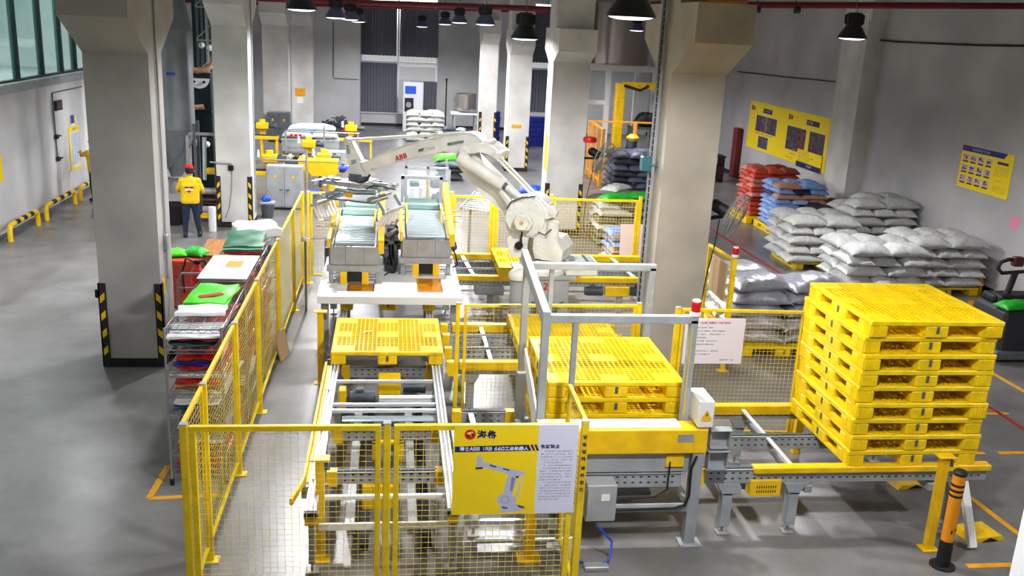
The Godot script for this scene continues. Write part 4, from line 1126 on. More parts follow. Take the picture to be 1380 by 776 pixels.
func robot() -> void:
	var ped := thing("robot_pedestal", "grey steel pedestal with a rounded front post, carrying the white robot", "pedestal", V(2.28, 0, -13.45))
	part(ped, "body", G().bb(-0.30, 0.02, -0.40, 0.36, 1.30, 0.40, 0.01), M.paint_grey)
	part(ped, "top_plate", G().bb(-0.42, 1.30, -0.42, 0.46, 1.36, 0.42, 0.008), M.paint_grey)
	part(ped, "round_post", G().tube(V(-0.40, 0, 0.34), V(-0.40, 1.30, 0.34), 0.115, 20), M.paint_grey)
	part(ped, "white_dome", G().lathe([Vector2(0.14, 0), Vector2(0.15, 0.05), Vector2(0.13, 0.10), Vector2(0.08, 0.14), Vector2(0.001, 0.155)], 20, Transform3D(Basis.IDENTITY, V(-0.40, 1.30, 0.34)), true), M.robot)
	part(ped, "dark_gusset", G().extrude(P2([-0.24, 0.55, 0.0, 0.55, 0.24, 0.98, -0.02, 0.86, -0.24, 0.98]), 0.02, Transform3D(Basis.IDENTITY, V(0.05, 0, 0.41))), M.paint_dark)
	var tm := TextMesh.new()
	tm.text = "2"
	tm.font = sysfont(true)
	tm.font_size = 32
	tm.pixel_size = 0.0048
	tm.depth = 0.004
	part(ped, "red_number", tm, M.red, V(0.01, 1.20, 0.403))
	var bx := thing("cable_box", "open white cable box with a dark lid panel beside the robot base", "cable box", V(2.80, 1.361, -13.30))
	part(bx, "body", G().bb(-0.22, 0, -0.24, 0.26, 0.21, 0.26, 0.02), M.robot)
	part(bx, "lid_panel", G().bb(-0.17, 0.205, -0.20, 0.22, 0.216, 0.20, 0.004), M.paint_grey)
	part(bx, "dark_slot", G().bb(0.08, 0.212, -0.18, 0.12, 0.222, 0.19), M.black)

	var t := thing("palletizing_robot", "big white palletising robot arm reaching left over the feed conveyors", "robot", V(2.2, 0, -13.4), 2.70)
	var W: Material = M.robot
	# base and waist
	part(t, "base", G().lathe([Vector2(0.36, 1.36), Vector2(0.36, 1.42), Vector2(0.33, 1.46), Vector2(0.33, 1.56), Vector2(0.28, 1.60)], 32, Transform3D(Basis.IDENTITY, V(-0.06, 0, 0))), W)
	var wg := slab([-0.44, 1.60, 0.34, 1.60, 0.36, 1.70, 0.40, 1.86, 0.30, 1.96, -0.36, 1.90, -0.46, 1.76], -0.30, 0.30)
	hexbolts(wg, V(0, 1.75, -0.30), 0.10, 8, V(0, 0, -1))
	part(t, "waist", wg, W)
	part(t, "waist_seal", G().lathe([Vector2(0.31, 1.58), Vector2(0.31, 1.61)], 28, Transform3D(Basis.IDENTITY, V(-0.06, 0, 0))), M.motor)
	part(t, "yellow_hose", G().pipe([V(0.02, 1.92, -0.32), V(0.02, 1.75, -0.345), V(-0.03, 1.60, -0.36), V(-0.06, 1.5, -0.37)], 0.035, 8), M.sack_olive)
	part(t, "vertical_motor", G().tube(V(-0.26, 1.88, -0.2), V(-0.26, 2.15, -0.2), 0.095, 20).tube(V(-0.26, 2.15, -0.2), V(-0.26, 2.17, -0.2), 0.085, 20), W)
	# shoulder housing
	var sh := G()
	sh.tube(V(0.14, 2.20, -0.30), V(0.14, 2.20, 0.30), 0.295, 30)
	sh.extrude(P2([-0.22, 1.84, 0.40, 1.84, 0.46, 2.10, 0.38, 2.36, 0.14, 2.46, -0.12, 2.36]), 0.46, Transform3D.IDENTITY)
	hexbolts(sh, V(0.14, 2.20, -0.30), 0.26, 14, V(0, 0, -1))
	for k in 9:   # small lugs and bolts on the crown
		sh.tube(V(0.14 + 0.29 * cos(0.5 + 0.25 * k), 2.20 + 0.29 * sin(0.5 + 0.25 * k), -0.2), V(0.14 + 0.33 * cos(0.5 + 0.25 * k), 2.20 + 0.33 * sin(0.5 + 0.25 * k), -0.2), 0.022, 6)
	part(t, "shoulder_housing", sh, W)
	var mc := G()
	mc.tube(V(0.13, 2.15, -0.30), V(0.13, 2.15, -0.42), 0.14, 8)
	mc.tube(V(0.13, 2.15, -0.42), V(0.13, 2.15, -0.50), 0.11, 6)
	part(t, "shoulder_motor", mc, W)
	part(t, "motor_emblem", G().tube(V(0.13, 2.15, -0.50), V(0.13, 2.15, -0.505), 0.03, 6), M.line)
	part(t, "cable", G().pipe([V(0.15, 2.02, -0.36), V(0.16, 1.90, -0.37), V(0.15, 1.82, -0.38), V(0.20, 1.76, -0.37)], 0.014, 6), M.black)
	part(t, "black_gland", G().tube(V(0.20, 1.78, -0.31), V(0.20, 1.78, -0.36), 0.06, 12), M.black)
	part(t, "cable", G().pipe([V(0.42, 2.30, -0.32), V(0.34, 2.42, -0.36), V(0.18, 2.50, -0.34), V(0.0, 2.52, -0.30)], 0.012, 6), M.motor)
	part(t, "cable", G().pipe([V(-0.08, 2.02, -0.34), V(-0.18, 1.98, -0.33), V(-0.27, 2.07, -0.30)], 0.012, 6), M.motor)
	# lower arm: tapering plate from the shoulder to the elbow
	var la := slab([1.34, 2.97, 1.30, 2.80, 1.08, 2.61, 0.93, 2.42, 0.70, 2.29, 0.55, 2.16, 0.36, 2.06, 0.14, 2.18, 0.34, 2.42, 0.55, 2.60, 1.10, 3.06, 1.28, 3.08], -0.06, 0.18)
	part(t, "lower_arm", la, W)
	# counterbalance cylinder and rod
	var cy := G()
	cy.tube(V(1.20, 2.962, -0.22), V(0.51, 2.62, -0.22), 0.095, 24)
	cy.tube(V(1.22, 2.972, -0.22), V(1.14, 2.932, -0.22), 0.102, 24)
	cy.box(V(1.21, 2.99, -0.14), V(0.14, 0.16, 0.12), Basis(Vector3.BACK, 0.45), 0.02)
	part(t, "balance_cylinder", cy, W)
	part(t, "cylinder_gland", G().tube(V(0.515, 2.622, -0.22), V(0.47, 2.60, -0.22), 0.05, 14), M.motor)
	part(t, "cylinder_rod", G().tube(V(0.47, 2.60, -0.22), V(0.20, 2.45, -0.22), 0.042, 14), W)
	part(t, "cylinder_bracket", G().bar(V(0.57, 2.53, -0.20), V(0.40, 2.38, -0.24), 0.07, 0.06, 0.01), W)
	# parallel rods behind, with the rear lever
	for q in [-0.026, 0.026]:
		part(t, "parallel_rod", G().tube(V(0.66 + q * 0.6, 3.05 - q * 0.8, -0.20), V(-0.20 + q * 0.6, 2.32 - q * 0.8, -0.20), 0.021, 10), W)
	var rl := slab([-0.33, 2.32, -0.30, 2.25, -0.06, 2.16, 0.08, 2.18, -0.05, 2.31, -0.18, 2.38, -0.27, 2.39], -0.25, -0.15)
	rl.tube(V(-0.25, 2.32, -0.27), V(-0.25, 2.32, -0.13), 0.055, 16)
	part(t, "rear_lever", rl, W)
	# lever plate at the elbow
	var lv := G()
	for z in [-0.19, 0.19]:
		lv.extrude(P2([1.49, 3.04, 1.24, 3.10, 1.03, 3.18, 0.89, 3.20, 0.77, 3.20, 0.66, 3.13, 0.58, 3.08, 0.60, 3.01, 0.66, 2.99, 0.77, 3.05, 0.92, 3.07, 1.08, 3.03, 1.28, 3.01]), 0.05, Transform3D(Basis.IDENTITY, V(0, 0, z)))
	lv.tube(V(0.64, 3.05, -0.26), V(0.64, 3.05, 0.22), 0.05, 16)
	lv.tube(V(1.16, 3.06, -0.25), V(1.16, 3.06, 0.25), 0.07, 16)
	lv.tube(V(0.80, 3.21, -0.23), V(0.80, 3.21, 0.1), 0.04, 14)
	hexbolts(lv, V(1.16, 3.06, -0.25), 0.05, 6, V(0, 0, -1), 0.008)
	part(t, "elbow_lever", lv, W)
	# upper arm: a tapering beam, rounded over the elbow, with two long openings
	var z0 := -0.13; var z1 := 0.13
	var ua := G()
	for z in [z0 + 0.012, z1 - 0.012]:   # two side plates, cut round the openings
		for q in [[1.20, 3.315, 1.12, 3.32, 1.06, 3.315, 1.00, 3.29, 0.95, 3.25, 0.91, 3.20, 0.87, 3.13, 1.05, 3.02, 1.20, 3.02], [1.20, 3.315, 1.20, 3.215, 1.46, 3.155, 1.46, 3.26], [1.20, 3.16, 1.20, 3.02, 1.46, 3.02, 1.46, 3.105],
			[1.46, 3.26, 1.46, 3.02, 1.65, 2.97, 1.65, 3.21], [1.65, 3.21, 1.65, 3.095, 1.93, 3.025, 1.93, 3.13], [1.65, 3.035, 1.65, 2.97, 1.93, 2.89, 1.93, 2.965],
			[1.93, 3.13, 1.93, 2.89, 2.28, 2.79, 2.28, 3.0], [2.28, 3.0, 2.28, 2.79, 2.61, 2.67, 2.61, 2.86], [2.61, 2.86, 2.61, 2.67, 2.71, 2.63, 2.78, 2.64, 2.82, 2.68, 2.80, 2.74]]:
			ua.extrude(P2(q), 0.024, Transform3D(Basis.IDENTITY, V(0, 0, z)))
	for l in [[0.88, 3.13, 0.91, 3.20, 0.95, 3.25, 1.00, 3.29, 1.06, 3.313, 1.12, 3.318, 1.20, 3.312, 1.5, 3.25, 1.87, 3.15, 2.28, 3.0, 2.61, 2.86, 2.79, 2.75], [1.05, 3.025, 1.47, 3.02, 1.86, 2.91, 2.28, 2.79, 2.61, 2.67, 2.72, 2.635]]:
		for i in range(0, l.size() - 2, 2):
			ua.bar(V(l[i], l[i + 1], 0), V(l[i + 2], l[i + 3], 0), 0.26, 0.022)
	ua.tube(V(2.77, 2.69, -0.15), V(2.77, 2.69, 0.15), 0.075, 18)
	part(t, "upper_arm", ua, W)
	for q in [[1.655, 3.065, 1.925, 2.995], [1.21, 3.187, 1.45, 3.13]]:   # raised rims of the openings
		for d in [0.028, -0.028]:
			part(t, "opening_rim", G().tube(V(q[0], q[1] + d, z0 - 0.002), V(q[2], q[3] + d, z0 - 0.002), 0.008, 6), W)
	var ab := TextMesh.new()
	ab.text = "ABB"
	ab.font = sysfont(true)
	ab.font_size = 32
	ab.pixel_size = 0.0033
	ab.depth = 0.006
	var letters := part(t, "red_lettering", ab, M.red, V(2.20, 2.875, z0 - 0.004))
	letters.rotation = Vector3(0, PI, 0)
	letters.rotate(V(0, 0, 1), -0.36)
	part(t, "wrist_cover", slab([2.70, 2.63, 2.85, 2.73, 2.92, 2.74, 3.06, 2.66, 3.16, 2.55, 3.10, 2.50, 2.76, 2.52], -0.12, 0.12), W)
	part(t, "wrist_fork", slab([3.22, 3.03, 3.21, 3.07, 3.17, 3.09, 3.13, 3.085, 3.09, 3.06, 2.91, 2.75, 2.84, 2.70, 2.85, 2.60, 3.00, 2.53, 3.16, 2.53, 3.13, 2.64], -0.05, 0.05), W)
	part(t, "fork_window", slab([2.98, 2.66, 3.07, 2.63, 3.09, 2.74, 3.00, 2.76], -0.055, -0.049), M.paint_grey)
	part(t, "fork_window", slab([3.10, 2.84, 3.15, 2.82, 3.17, 2.97, 3.13, 2.97], -0.055, -0.049), M.paint_grey)
	part(t, "top_link", G().tube(V(3.13, 3.05, -0.08), V(1.64, 3.255, -0.10), 0.024, 10).tube(V(1.64, 3.255, -0.10), V(1.18, 3.33, -0.10), 0.018, 8), W)
	part(t, "link_joint", G().tube(V(1.63, 3.255, -0.14), V(1.63, 3.255, 0.02), 0.045, 14).tube(V(3.14, 3.04, -0.10), V(3.14, 3.04, 0.06), 0.04, 14).bar(V(1.62, 3.25, -0.05), V(1.52, 3.22, -0.05), 0.06, 0.06, 0.01), W)
	part(t, "wrist_flange", G().tube(V(2.98, 2.54, 0), V(2.98, 2.42, 0), 0.165, 20), M.motor)
	part(t, "cable", G().pipe([V(2.72, 2.56, -0.13), V(2.76, 2.46, -0.18), V(2.90, 2.42, -0.2), V(3.1, 2.42, -0.18)], 0.016, 6), M.black)
	# gripper: a deck with two slatted claws
	var gr := part(t, "gripper", G().bb(2.40, 2.34, -0.16, 3.68, 2.40, -0.10, 0.004).bb(2.40, 2.34, 0.10, 3.68, 2.40, 0.16, 0.004).bb(2.8, 2.36, -0.3, 3.2, 2.43, 0.3, 0.006).bb(2.44, 2.34, -0.32, 2.50, 2.40, 0.32).bb(3.58, 2.34, -0.32, 3.64, 2.40, 0.32), M.steel)
	for x in [2.62, 3.4]:
		part(gr, "shaft", G().tube(V(x, 2.20, -0.36), V(x, 2.20, 0.36), 0.04, 12), M.chrome)
		part(gr, "air_cylinder", G().tube(V(x + (0.05 if x < 3 else -0.05), 2.27, -0.05), V(3.0, 2.24, -0.05), 0.04, 12), M.zinc)
	part(gr, "yellow_block", G().bb(2.95, 2.20, -0.30, 3.07, 2.27, -0.24, 0.006), M.line)
	part(gr, "press_plate", G().bb(2.60, 2.13, -0.28, 3.44, 2.15, 0.28), M.motor)
	part(gr, "hose", G().pipe([V(2.75, 2.34, -0.2), V(2.6, 2.42, -0.24), V(2.45, 2.40, -0.2), V(2.3, 2.36, -0.1)], 0.012, 6), M.belt)
	part(gr, "hose", G().pipe([V(3.2, 2.37, -0.2), V(3.4, 2.44, -0.2), V(3.6, 2.36, -0.15)], 0.012, 6), M.blue)
	for s in [1.0, -1.0]:
		var cx: float = 3.0 + s * 0.50
		var claw := part(gr, "claw", G().bar(V(cx, 2.20, -0.30), V(cx + s * 0.12, 2.02, -0.30), 0.03, 0.05).bar(V(cx, 2.20, 0.30), V(cx + s * 0.12, 2.02, 0.30), 0.03, 0.05).bar(V(cx + s * 0.12, 2.02, -0.36), V(cx + s * 0.12, 2.02, 0.36), 0.05, 0.05, 0.004), M.steel)
		for k in 7:
			var z := -0.30 + 0.10 * k
			part(claw, "tine", G().bar(V(cx + s * 0.12, 2.02, z), V(cx + s * 0.01, 1.79, z), 0.055, 0.018, 0.003), M.white)

var _fonts := {}
func sysfont(bold := false) -> SystemFont:
	if not _fonts.has(bold):
		var f := SystemFont.new()
		f.font_names = PackedStringArray(["Droid Sans"])
		if bold: f.font_weight = 700
		_fonts[bold] = f
	return _fonts[bold]

# ---------------------------------------------------------------- print: characters drawn as strokes on a 16 x 16 grid
const STROKES := {
	"瑞": "1252 1757 1c5b 323c a1a4 7275d5d2 67e7 a7a9 7e79d9de 9a9e bacd", "士": "26d6 717e 3ede", "工": "13e3 838d 1ded", "业": "626d a2ad 2649 d5b9 1ded",
	"机": "1565 414e 451b 4669 938a6e 93c3cdfdfb", "器": "2262652522 92d2d59592 2a6a6e2e2a 9adade9e9a 17e7 76841a 86ea", "人": "82781e 78ee", "性": "414e 2427 5567 8368 85e5 a2ad 79d9 6ded",
	"能": "42245356 2e27676e 2a6a 2c6c 9296d6d5 94c3 9a9edddc 9cdb", "特": "3214 1565 414e 2b69 74e4 a1a7 67f7 6aea c8ceae 8bac", "点": "8186 84d4 47c7cb4b47 3c2e 6c6e 9c9e ccde",
	"设": "2132 1545 454d6b 828466 82c2c5e5 77d7 d76e 78de", "备": "7225 63b318 45e9 49c9ce4e49 898e 4ccc", "运": "2133 16565b2d 2cfe 73d3 66e6 966bcb b8dd", "转": "1363 412767 414e 2b69 84d4 77e7 b1a79ada daad acde",
	"请": "2132 1545 454d6b 73e3 75d5 67f7 a1a7 7e79d9de 7bdb 7cdc", "勿": "5217 43d3ceac 752b a54e", "靠": "4236 33d3 8186 16f6 48b8bb4b48 6c6f 9c9f 2d6d 9dfd", "近": "2133 16565b2d 2cfe c273 736b 76e6 a6ad",
	"海": "2132 1546 1e3a 7164 63e3 755c 75d5cdad 59f9 8798 8a9b", "格": "1565 414e 451b 4669 9263 94d468 75ea 8acace8e8a",
	"A": "1e82ee 4aca", "B": "2e22a2c5a828 a8dbae2e", "I": "828e", "R": "2e22a2d5a828 78ee", "6": "c2642a4ebedbb828", "0": "52a2d6daae5e2a2652", "X": "22de d22e"}

func ink(im: Image, a: Vector2, b: Vector2, w: float, c: Color) -> void:
	var n := maxi(1, int(a.distance_to(b) / maxf(0.5, w * 0.3)))
	var s := maxi(1, int(round(w)))
	for i in n + 1:
		var p := a.lerp(b, float(i) / n)
		im.fill_rect(Rect2i(int(p.x - s * 0.5), int(p.y - s * 0.5), s, s), c)

func write(im: Image, text: String, x: float, y: float, size: float, c: Color, w := 0.0, gap := 1.08, down := false) -> void:
	if w <= 0.0: w = size * 0.11
	for ch in text:
		if ch == " ":
			if down: y += size * 0.5
			else: x += size * 0.4
			continue
		var narrow := 0.72 if ch.unicode_at(0) < 128 else 1.0
		for st in String(STROKES[ch]).split(" "):
			for k in range(0, st.length() - 3, 2):
				var a := Vector2(st.substr(k, 1).hex_to_int() * narrow, st.substr(k + 1, 1).hex_to_int()) * size / 16.0
				var b := Vector2(st.substr(k + 2, 1).hex_to_int() * narrow, st.substr(k + 3, 1).hex_to_int()) * size / 16.0
				ink(im, Vector2(x, y) + a, Vector2(x, y) + b, w, c)
		if down: y += size * gap
		else: x += size * gap * narrow

func small_print(im: Image, x: int, y: int, w: int, rows: int, pitch: int, s: int, c: Color, r: RandomNumberGenerator, indent := 0) -> void:
	for k in rows:
		var cx := x + (indent if k == 0 else 0)
		var until := x + w if k < rows - 1 else x + int(w * r.randf_range(0.45, 0.95))
		while cx < until:
			if r.randf() > 0.06:
				for q in 4:
					if r.randf() < 0.75: im.fill_rect(Rect2i(cx + r.randi_range(0, s / 3), y + k * pitch + q * s / 4, r.randi_range(s / 2, s - 1), maxi(1, s / 8)), c)
					if r.randf() < 0.6: im.fill_rect(Rect2i(cx + r.randi_range(0, s - 2), y + k * pitch, maxi(1, s / 8), s), c)
			cx += s + 1

func poly_fill(im: Image, pts: Array, c: Color) -> void:
	var pl := PackedVector2Array(P2(pts))
	var r := Rect2(pl[0], Vector2.ZERO)
	for p in pl: r = r.expand(p)
	for yy in range(int(r.position.y), int(r.end.y) + 1):
		var xs := []
		for i in pl.size():
			var a := pl[i]; var b := pl[(i + 1) % pl.size()]
			if (a.y <= yy) != (b.y <= yy): xs.append(a.x + (yy - a.y) / (b.y - a.y) * (b.x - a.x))
		xs.sort()
		for i in range(0, xs.size() - 1, 2):
			im.fill_rect(Rect2i(int(xs[i]), yy, maxi(1, int(xs[i + 1] - xs[i])), 1), c)

func blank(w: int, h: int, c: Color) -> Image:
	var im := Image.create(w, h, false, Image.FORMAT_RGB8)
	im.fill(c)
	return im

func tex_mat(key: String, im: Image, rough := 0.5) -> StandardMaterial3D:
	var m := StandardMaterial3D.new()
	m.resource_name = key
	m.albedo_texture = ImageTexture.create_from_image(im)
	m.roughness = rough
	M[key] = m
	return m

func sign_quad(w: float, h: float) -> Geo:
	var g := G()
	g.quad(V(-w / 2, -h / 2, 0), V(w / 2, -h / 2, 0), V(w / 2, h / 2, 0), V(-w / 2, h / 2, 0))
	return g

func lettered(text: String) -> StandardMaterial3D:
	var im := blank(64, 794, Color(0.86, 0.70, 0.05))
	write(im, text, 6, 10, 52, Color(0.10, 0.10, 0.05), 7.0, 1.62, true)
	return tex_mat("post_lettering", im)

const SIGN_Y := Color(0.97, 0.84, 0.05)
const NAVY := Color(0.05, 0.08, 0.36)

func board_image() -> Image:
	var im := blank(1020, 810, SIGN_Y)
	im.fill_rect(Rect2i(690, 0, 330, 810), Color(0.84, 0.85, 0.92))
	# emblem and name
	for k in 60:
		var a := TAU * k / 60.0
		ink(im, Vector2(130, 84) + Vector2(cos(a), sin(a)) * 20, Vector2(130, 84) + Vector2(cos(a), sin(a)) * 42, 6, Color(0.78, 0.06, 0.08))
	poly_fill(im, [98, 104, 118, 82, 128, 88, 142, 74, 166, 92, 150, 92, 142, 86, 126, 104, 112, 98], Color(0.06, 0.05, 0.1))
	poly_fill(im, [104, 66, 150, 56, 160, 70, 130, 66, 108, 78], Color(0.95, 0.8, 0.6))
	write(im, "海格", 188, 46, 78, NAVY, 11.0, 1.05)
	# heading bar
	poly_fill(im, [10, 188, 690, 176, 716, 232, 10, 240], NAVY)
	for k in 3:
		poly_fill(im, [614 + 32 * k, 178, 626 + 32 * k, 178, 650 + 32 * k, 232, 638 + 32 * k, 232], SIGN_Y)
	im.fill_rect(Rect2i(700, 170, 20, 72), Color(0.84, 0.85, 0.92))
	write(im, "瑞士ABB IRB 660工业机器人", 52, 192, 38, Color(0.93, 0.95, 1.0), 5.0, 1.04)
	# picture of the robot
	var wq := Color(0.72, 0.74, 0.84)
	var sh := Color(0.50, 0.52, 0.64)
	poly_fill(im, [190, 280, 222, 262, 246, 330, 262, 360, 248, 378, 216, 384, 196, 380], wq)
	poly_fill(im, [184, 378, 248, 376, 240, 392, 184, 396], Color(0.12, 0.12, 0.16))
	poly_fill(im, [240, 340, 270, 332, 540, 414, 600, 420, 596, 440, 520, 470, 480, 448, 250, 376], wq)
	poly_fill(im, [300, 352, 360, 372, 352, 382, 300, 366], Color(0.2, 0.2, 0.28))
	poly_fill(im, [410, 386, 470, 404, 462, 414, 410, 398], Color(0.2, 0.2, 0.28))
	poly_fill(im, [460, 440, 530, 446, 524, 530, 490, 660, 420, 640, 440, 520], wq)
	poly_fill(im, [486, 470, 516, 474, 498, 600, 478, 600], sh)
	for k in 3:
		ink(im, Vector2(560 + 12 * k, 440), Vector2(536 + 10 * k, 650), 5, Color(0.86, 0.82, 0.62) if k == 2 else wq)
	poly_fill(im, [520, 460, 552, 462, 540, 480, 522, 478], Color(0.1, 0.1, 0.15))
	poly_fill(im, [370, 660, 400, 630, 470, 630, 540, 660, 540, 700, 470, 740, 400, 726, 374, 700], wq)
	for k in 24:
		var a := TAU * k / 24.0
		ink(im, Vector2(440, 678) + Vector2(cos(a), sin(a)) * 30, Vector2(440, 678) + Vector2(cos(a), sin(a)) * 36, 4, sh)
	poly_fill(im, [410, 730, 520, 716, 600, 742, 614, 766, 520, 796, 420, 792, 396, 770], wq)
	poly_fill(im, [540, 726, 600, 742, 612, 764, 560, 752], Color(0.25, 0.25, 0.33))
	poly_fill(im, [420, 740, 470, 752, 460, 764, 420, 758], Color(0.25, 0.25, 0.33))
	# text panel
	write(im, "性能特点", 712, 176, 40, NAVY, 6.0, 1.0)
	var r := RandomNumberGenerator.new()
	r.seed = 5
	var tc := Color(0.28, 0.28, 0.36)
	small_print(im, 716, 232, 268, 5, 26, 14, tc, r, 32)
	small_print(im, 716, 362, 268, 6, 26, 14, tc, r, 32)
	small_print(im, 716, 518, 268, 7, 26, 14, tc, r, 32)
	return im

func notice_image() -> Image:
	var im := blank(740, 570, Color(0.90, 0.89, 0.94))
	var r := RandomNumberGenerator.new()
	r.seed = 8
	small_print(im, 40, 44, 118, 1, 30, 24, Color(0.12, 0.12, 0.2), r)
	small_print(im, 180, 40, 520, 1, 30, 26, Color(0.80, 0.28, 0.45), r)
	small_print(im, 180, 42, 520, 1, 30, 26, Color(0.80, 0.28, 0.45), r)
	for k in 9:
		small_print(im, 50 + (40 if k in [0, 2, 4, 6] else 0), 106 + 42 * k, [400, 600, 620, 260, 560, 630, 70, 640, 300][k], 1, 24, 17, Color(0.22, 0.22, 0.30), r)
	small_print(im, 420, 512, 280, 1, 24, 19, Color(0.15, 0.15, 0.22), r)
	return im

func photo(im: Image, x: int, y: int, w: int, h: int, tint: Color, r: RandomNumberGenerator) -> void:
	im.fill_rect(Rect2i(x - 3, y - 3, w + 6, h + 6), Color(0.75, 0.74, 0.68))
	im.fill_rect(Rect2i(x, y, w, h), Color(0.22, 0.22, 0.26))
	for k in 60:
		var c := Color(r.randf_range(0.1, 0.55), r.randf_range(0.1, 0.45), r.randf_range(0.12, 0.5)).lerp(tint, r.randf() * 0.6)
		var rw := r.randi_range(4, w / 4); var rh := r.randi_range(4, h / 3)
		im.fill_rect(Rect2i(x + r.randi_range(0, w - rw), y + r.randi_range(0, h - rh), rw, rh), c)

func poster_a() -> Image:
	var im := blank(1200, 306, SIGN_Y)
	var r := RandomNumberGenerator.new()
	r.seed = 12
	for q in [[28, 24], [640, 24]]:
		im.fill_rect(Rect2i(q[0], q[1], 22, 34), Color(0.6, 0.08, 0.1))
		im.fill_rect(Rect2i(q[0] + 28, q[1] + 6, 34, 24), Color(0.5, 0.3, 0.1))
	for q in [[230, 30, 150], [900, 34, 170]]:
		im.fill_rect(Rect2i(q[0], q[1], q[2], 30), NAVY)
		small_print(im, q[0] + 14, q[1] + 7, q[2] - 28, 1, 20, 15, Color(0.9, 0.9, 0.95), r)
	photo(im, 130, 82, 340, 104, Color(0.45, 0.25, 0.25), r)
	im.fill_rect(Rect2i(294, 82, 8, 104), Color(0.7, 0.7, 0.66))
	photo(im, 200, 214, 160, 74, Color(0.2, 0.3, 0.45), r)
	photo(im, 640, 96, 270, 140, Color(0.5, 0.1, 0.15), r)
	photo(im, 960, 96, 200, 140, Color(0.35, 0.15, 0.3), r)
	small_print(im, 140, 194, 320, 1, 20, 10, Color(0.2, 0.2, 0.1), r)
	small_print(im, 720, 252, 110, 1, 20, 14, Color(0.2, 0.2, 0.1), r)
	small_print(im, 660, 278, 130, 1, 20, 12, Color(0.8, 0.35, 0.1), r)
	small_print(im, 1040, 250, 140, 1, 20, 14, Color(0.8, 0.35, 0.1), r)
	return im

func poster_b() -> Image:
	var im := blank(420, 216, SIGN_Y)
	var r := RandomNumberGenerator.new()
	r.seed = 13
	for k in 6:
		small_print(im, 20, 12 + 30 * k, 380, 1, 24, 13, NAVY if k % 2 else Color(0.25, 0.2, 0.05), r)
	im.fill_rect(Rect2i(0, 150, 420, 66), NAVY)
	small_print(im, 180, 168, 140, 1, 24, 22, Color(0.9, 0.9, 0.95), r)
	return im

func poster_c() -> Image:
	var im := blank(680, 520, SIGN_Y)
	var r := RandomNumberGenerator.new()
	r.seed = 14
	poly_fill(im, [0, 0, 600, 0, 560, 66, 0, 70], Color(0.06, 0.14, 0.45))
	im.fill_rect(Rect2i(16, 14, 40, 40), Color(0.45, 0.08, 0.35))
	small_print(im, 130, 20, 260, 1, 30, 30, Color(0.55, 0.7, 0.95), r)
	for i in 3:
		for j in 4:
			var x := 26 + 104 * j; var y := 104 + 132 * i
			im.fill_rect(Rect2i(x, y, 84, 72), Color(0.78, 0.70, 0.72))
			for k in 12:
				im.fill_rect(Rect2i(x + r.randi_range(4, 56), y + r.randi_range(4, 50), r.randi_range(6, 24), r.randi_range(6, 20)), Color(r.randf_range(0.1, 0.7), 0.15, r.randf_range(0.15, 0.6)))
			im.fill_rect(Rect2i(x + 4, y + 80, 74, 20), Color(0.12, 0.12, 0.2))
	im.fill_rect(Rect2i(488, 108, 140, 32), Color(0.06, 0.14, 0.35))
	small_print(im, 470, 170, 180, 6, 20, 9, Color(0.55, 0.45, 0.05), r)
	small_print(im, 470, 330, 180, 1, 20, 10, Color(0.75, 0.4, 0.05), r)
	small_print(im, 470, 400, 180, 4, 20, 9, Color(0.55, 0.45, 0.05), r)
	return im

func rules_image() -> Image:
	var im := blank(240, 400, Color(0.86, 0.88, 0.92))
	var r := RandomNumberGenerator.new()
	r.seed = 15
	im.fill_rect(Rect2i(0, 0, 240, 400), SIGN_Y)
	im.fill_rect(Rect2i(30, 46, 200, 330), Color(0.85, 0.87, 0.92))
	small_print(im, 90, 12, 130, 1, 20, 20, NAVY, r)
	for j in 4:
		im.fill_rect(Rect2i(36 + 50 * j, 60, 40, 300), Color(0.74, 0.78, 0.85))
		small_print(im, 40 + 50 * j, 66, 34, 14, 20, 9, Color(0.4, 0.45, 0.55), r)
	return im

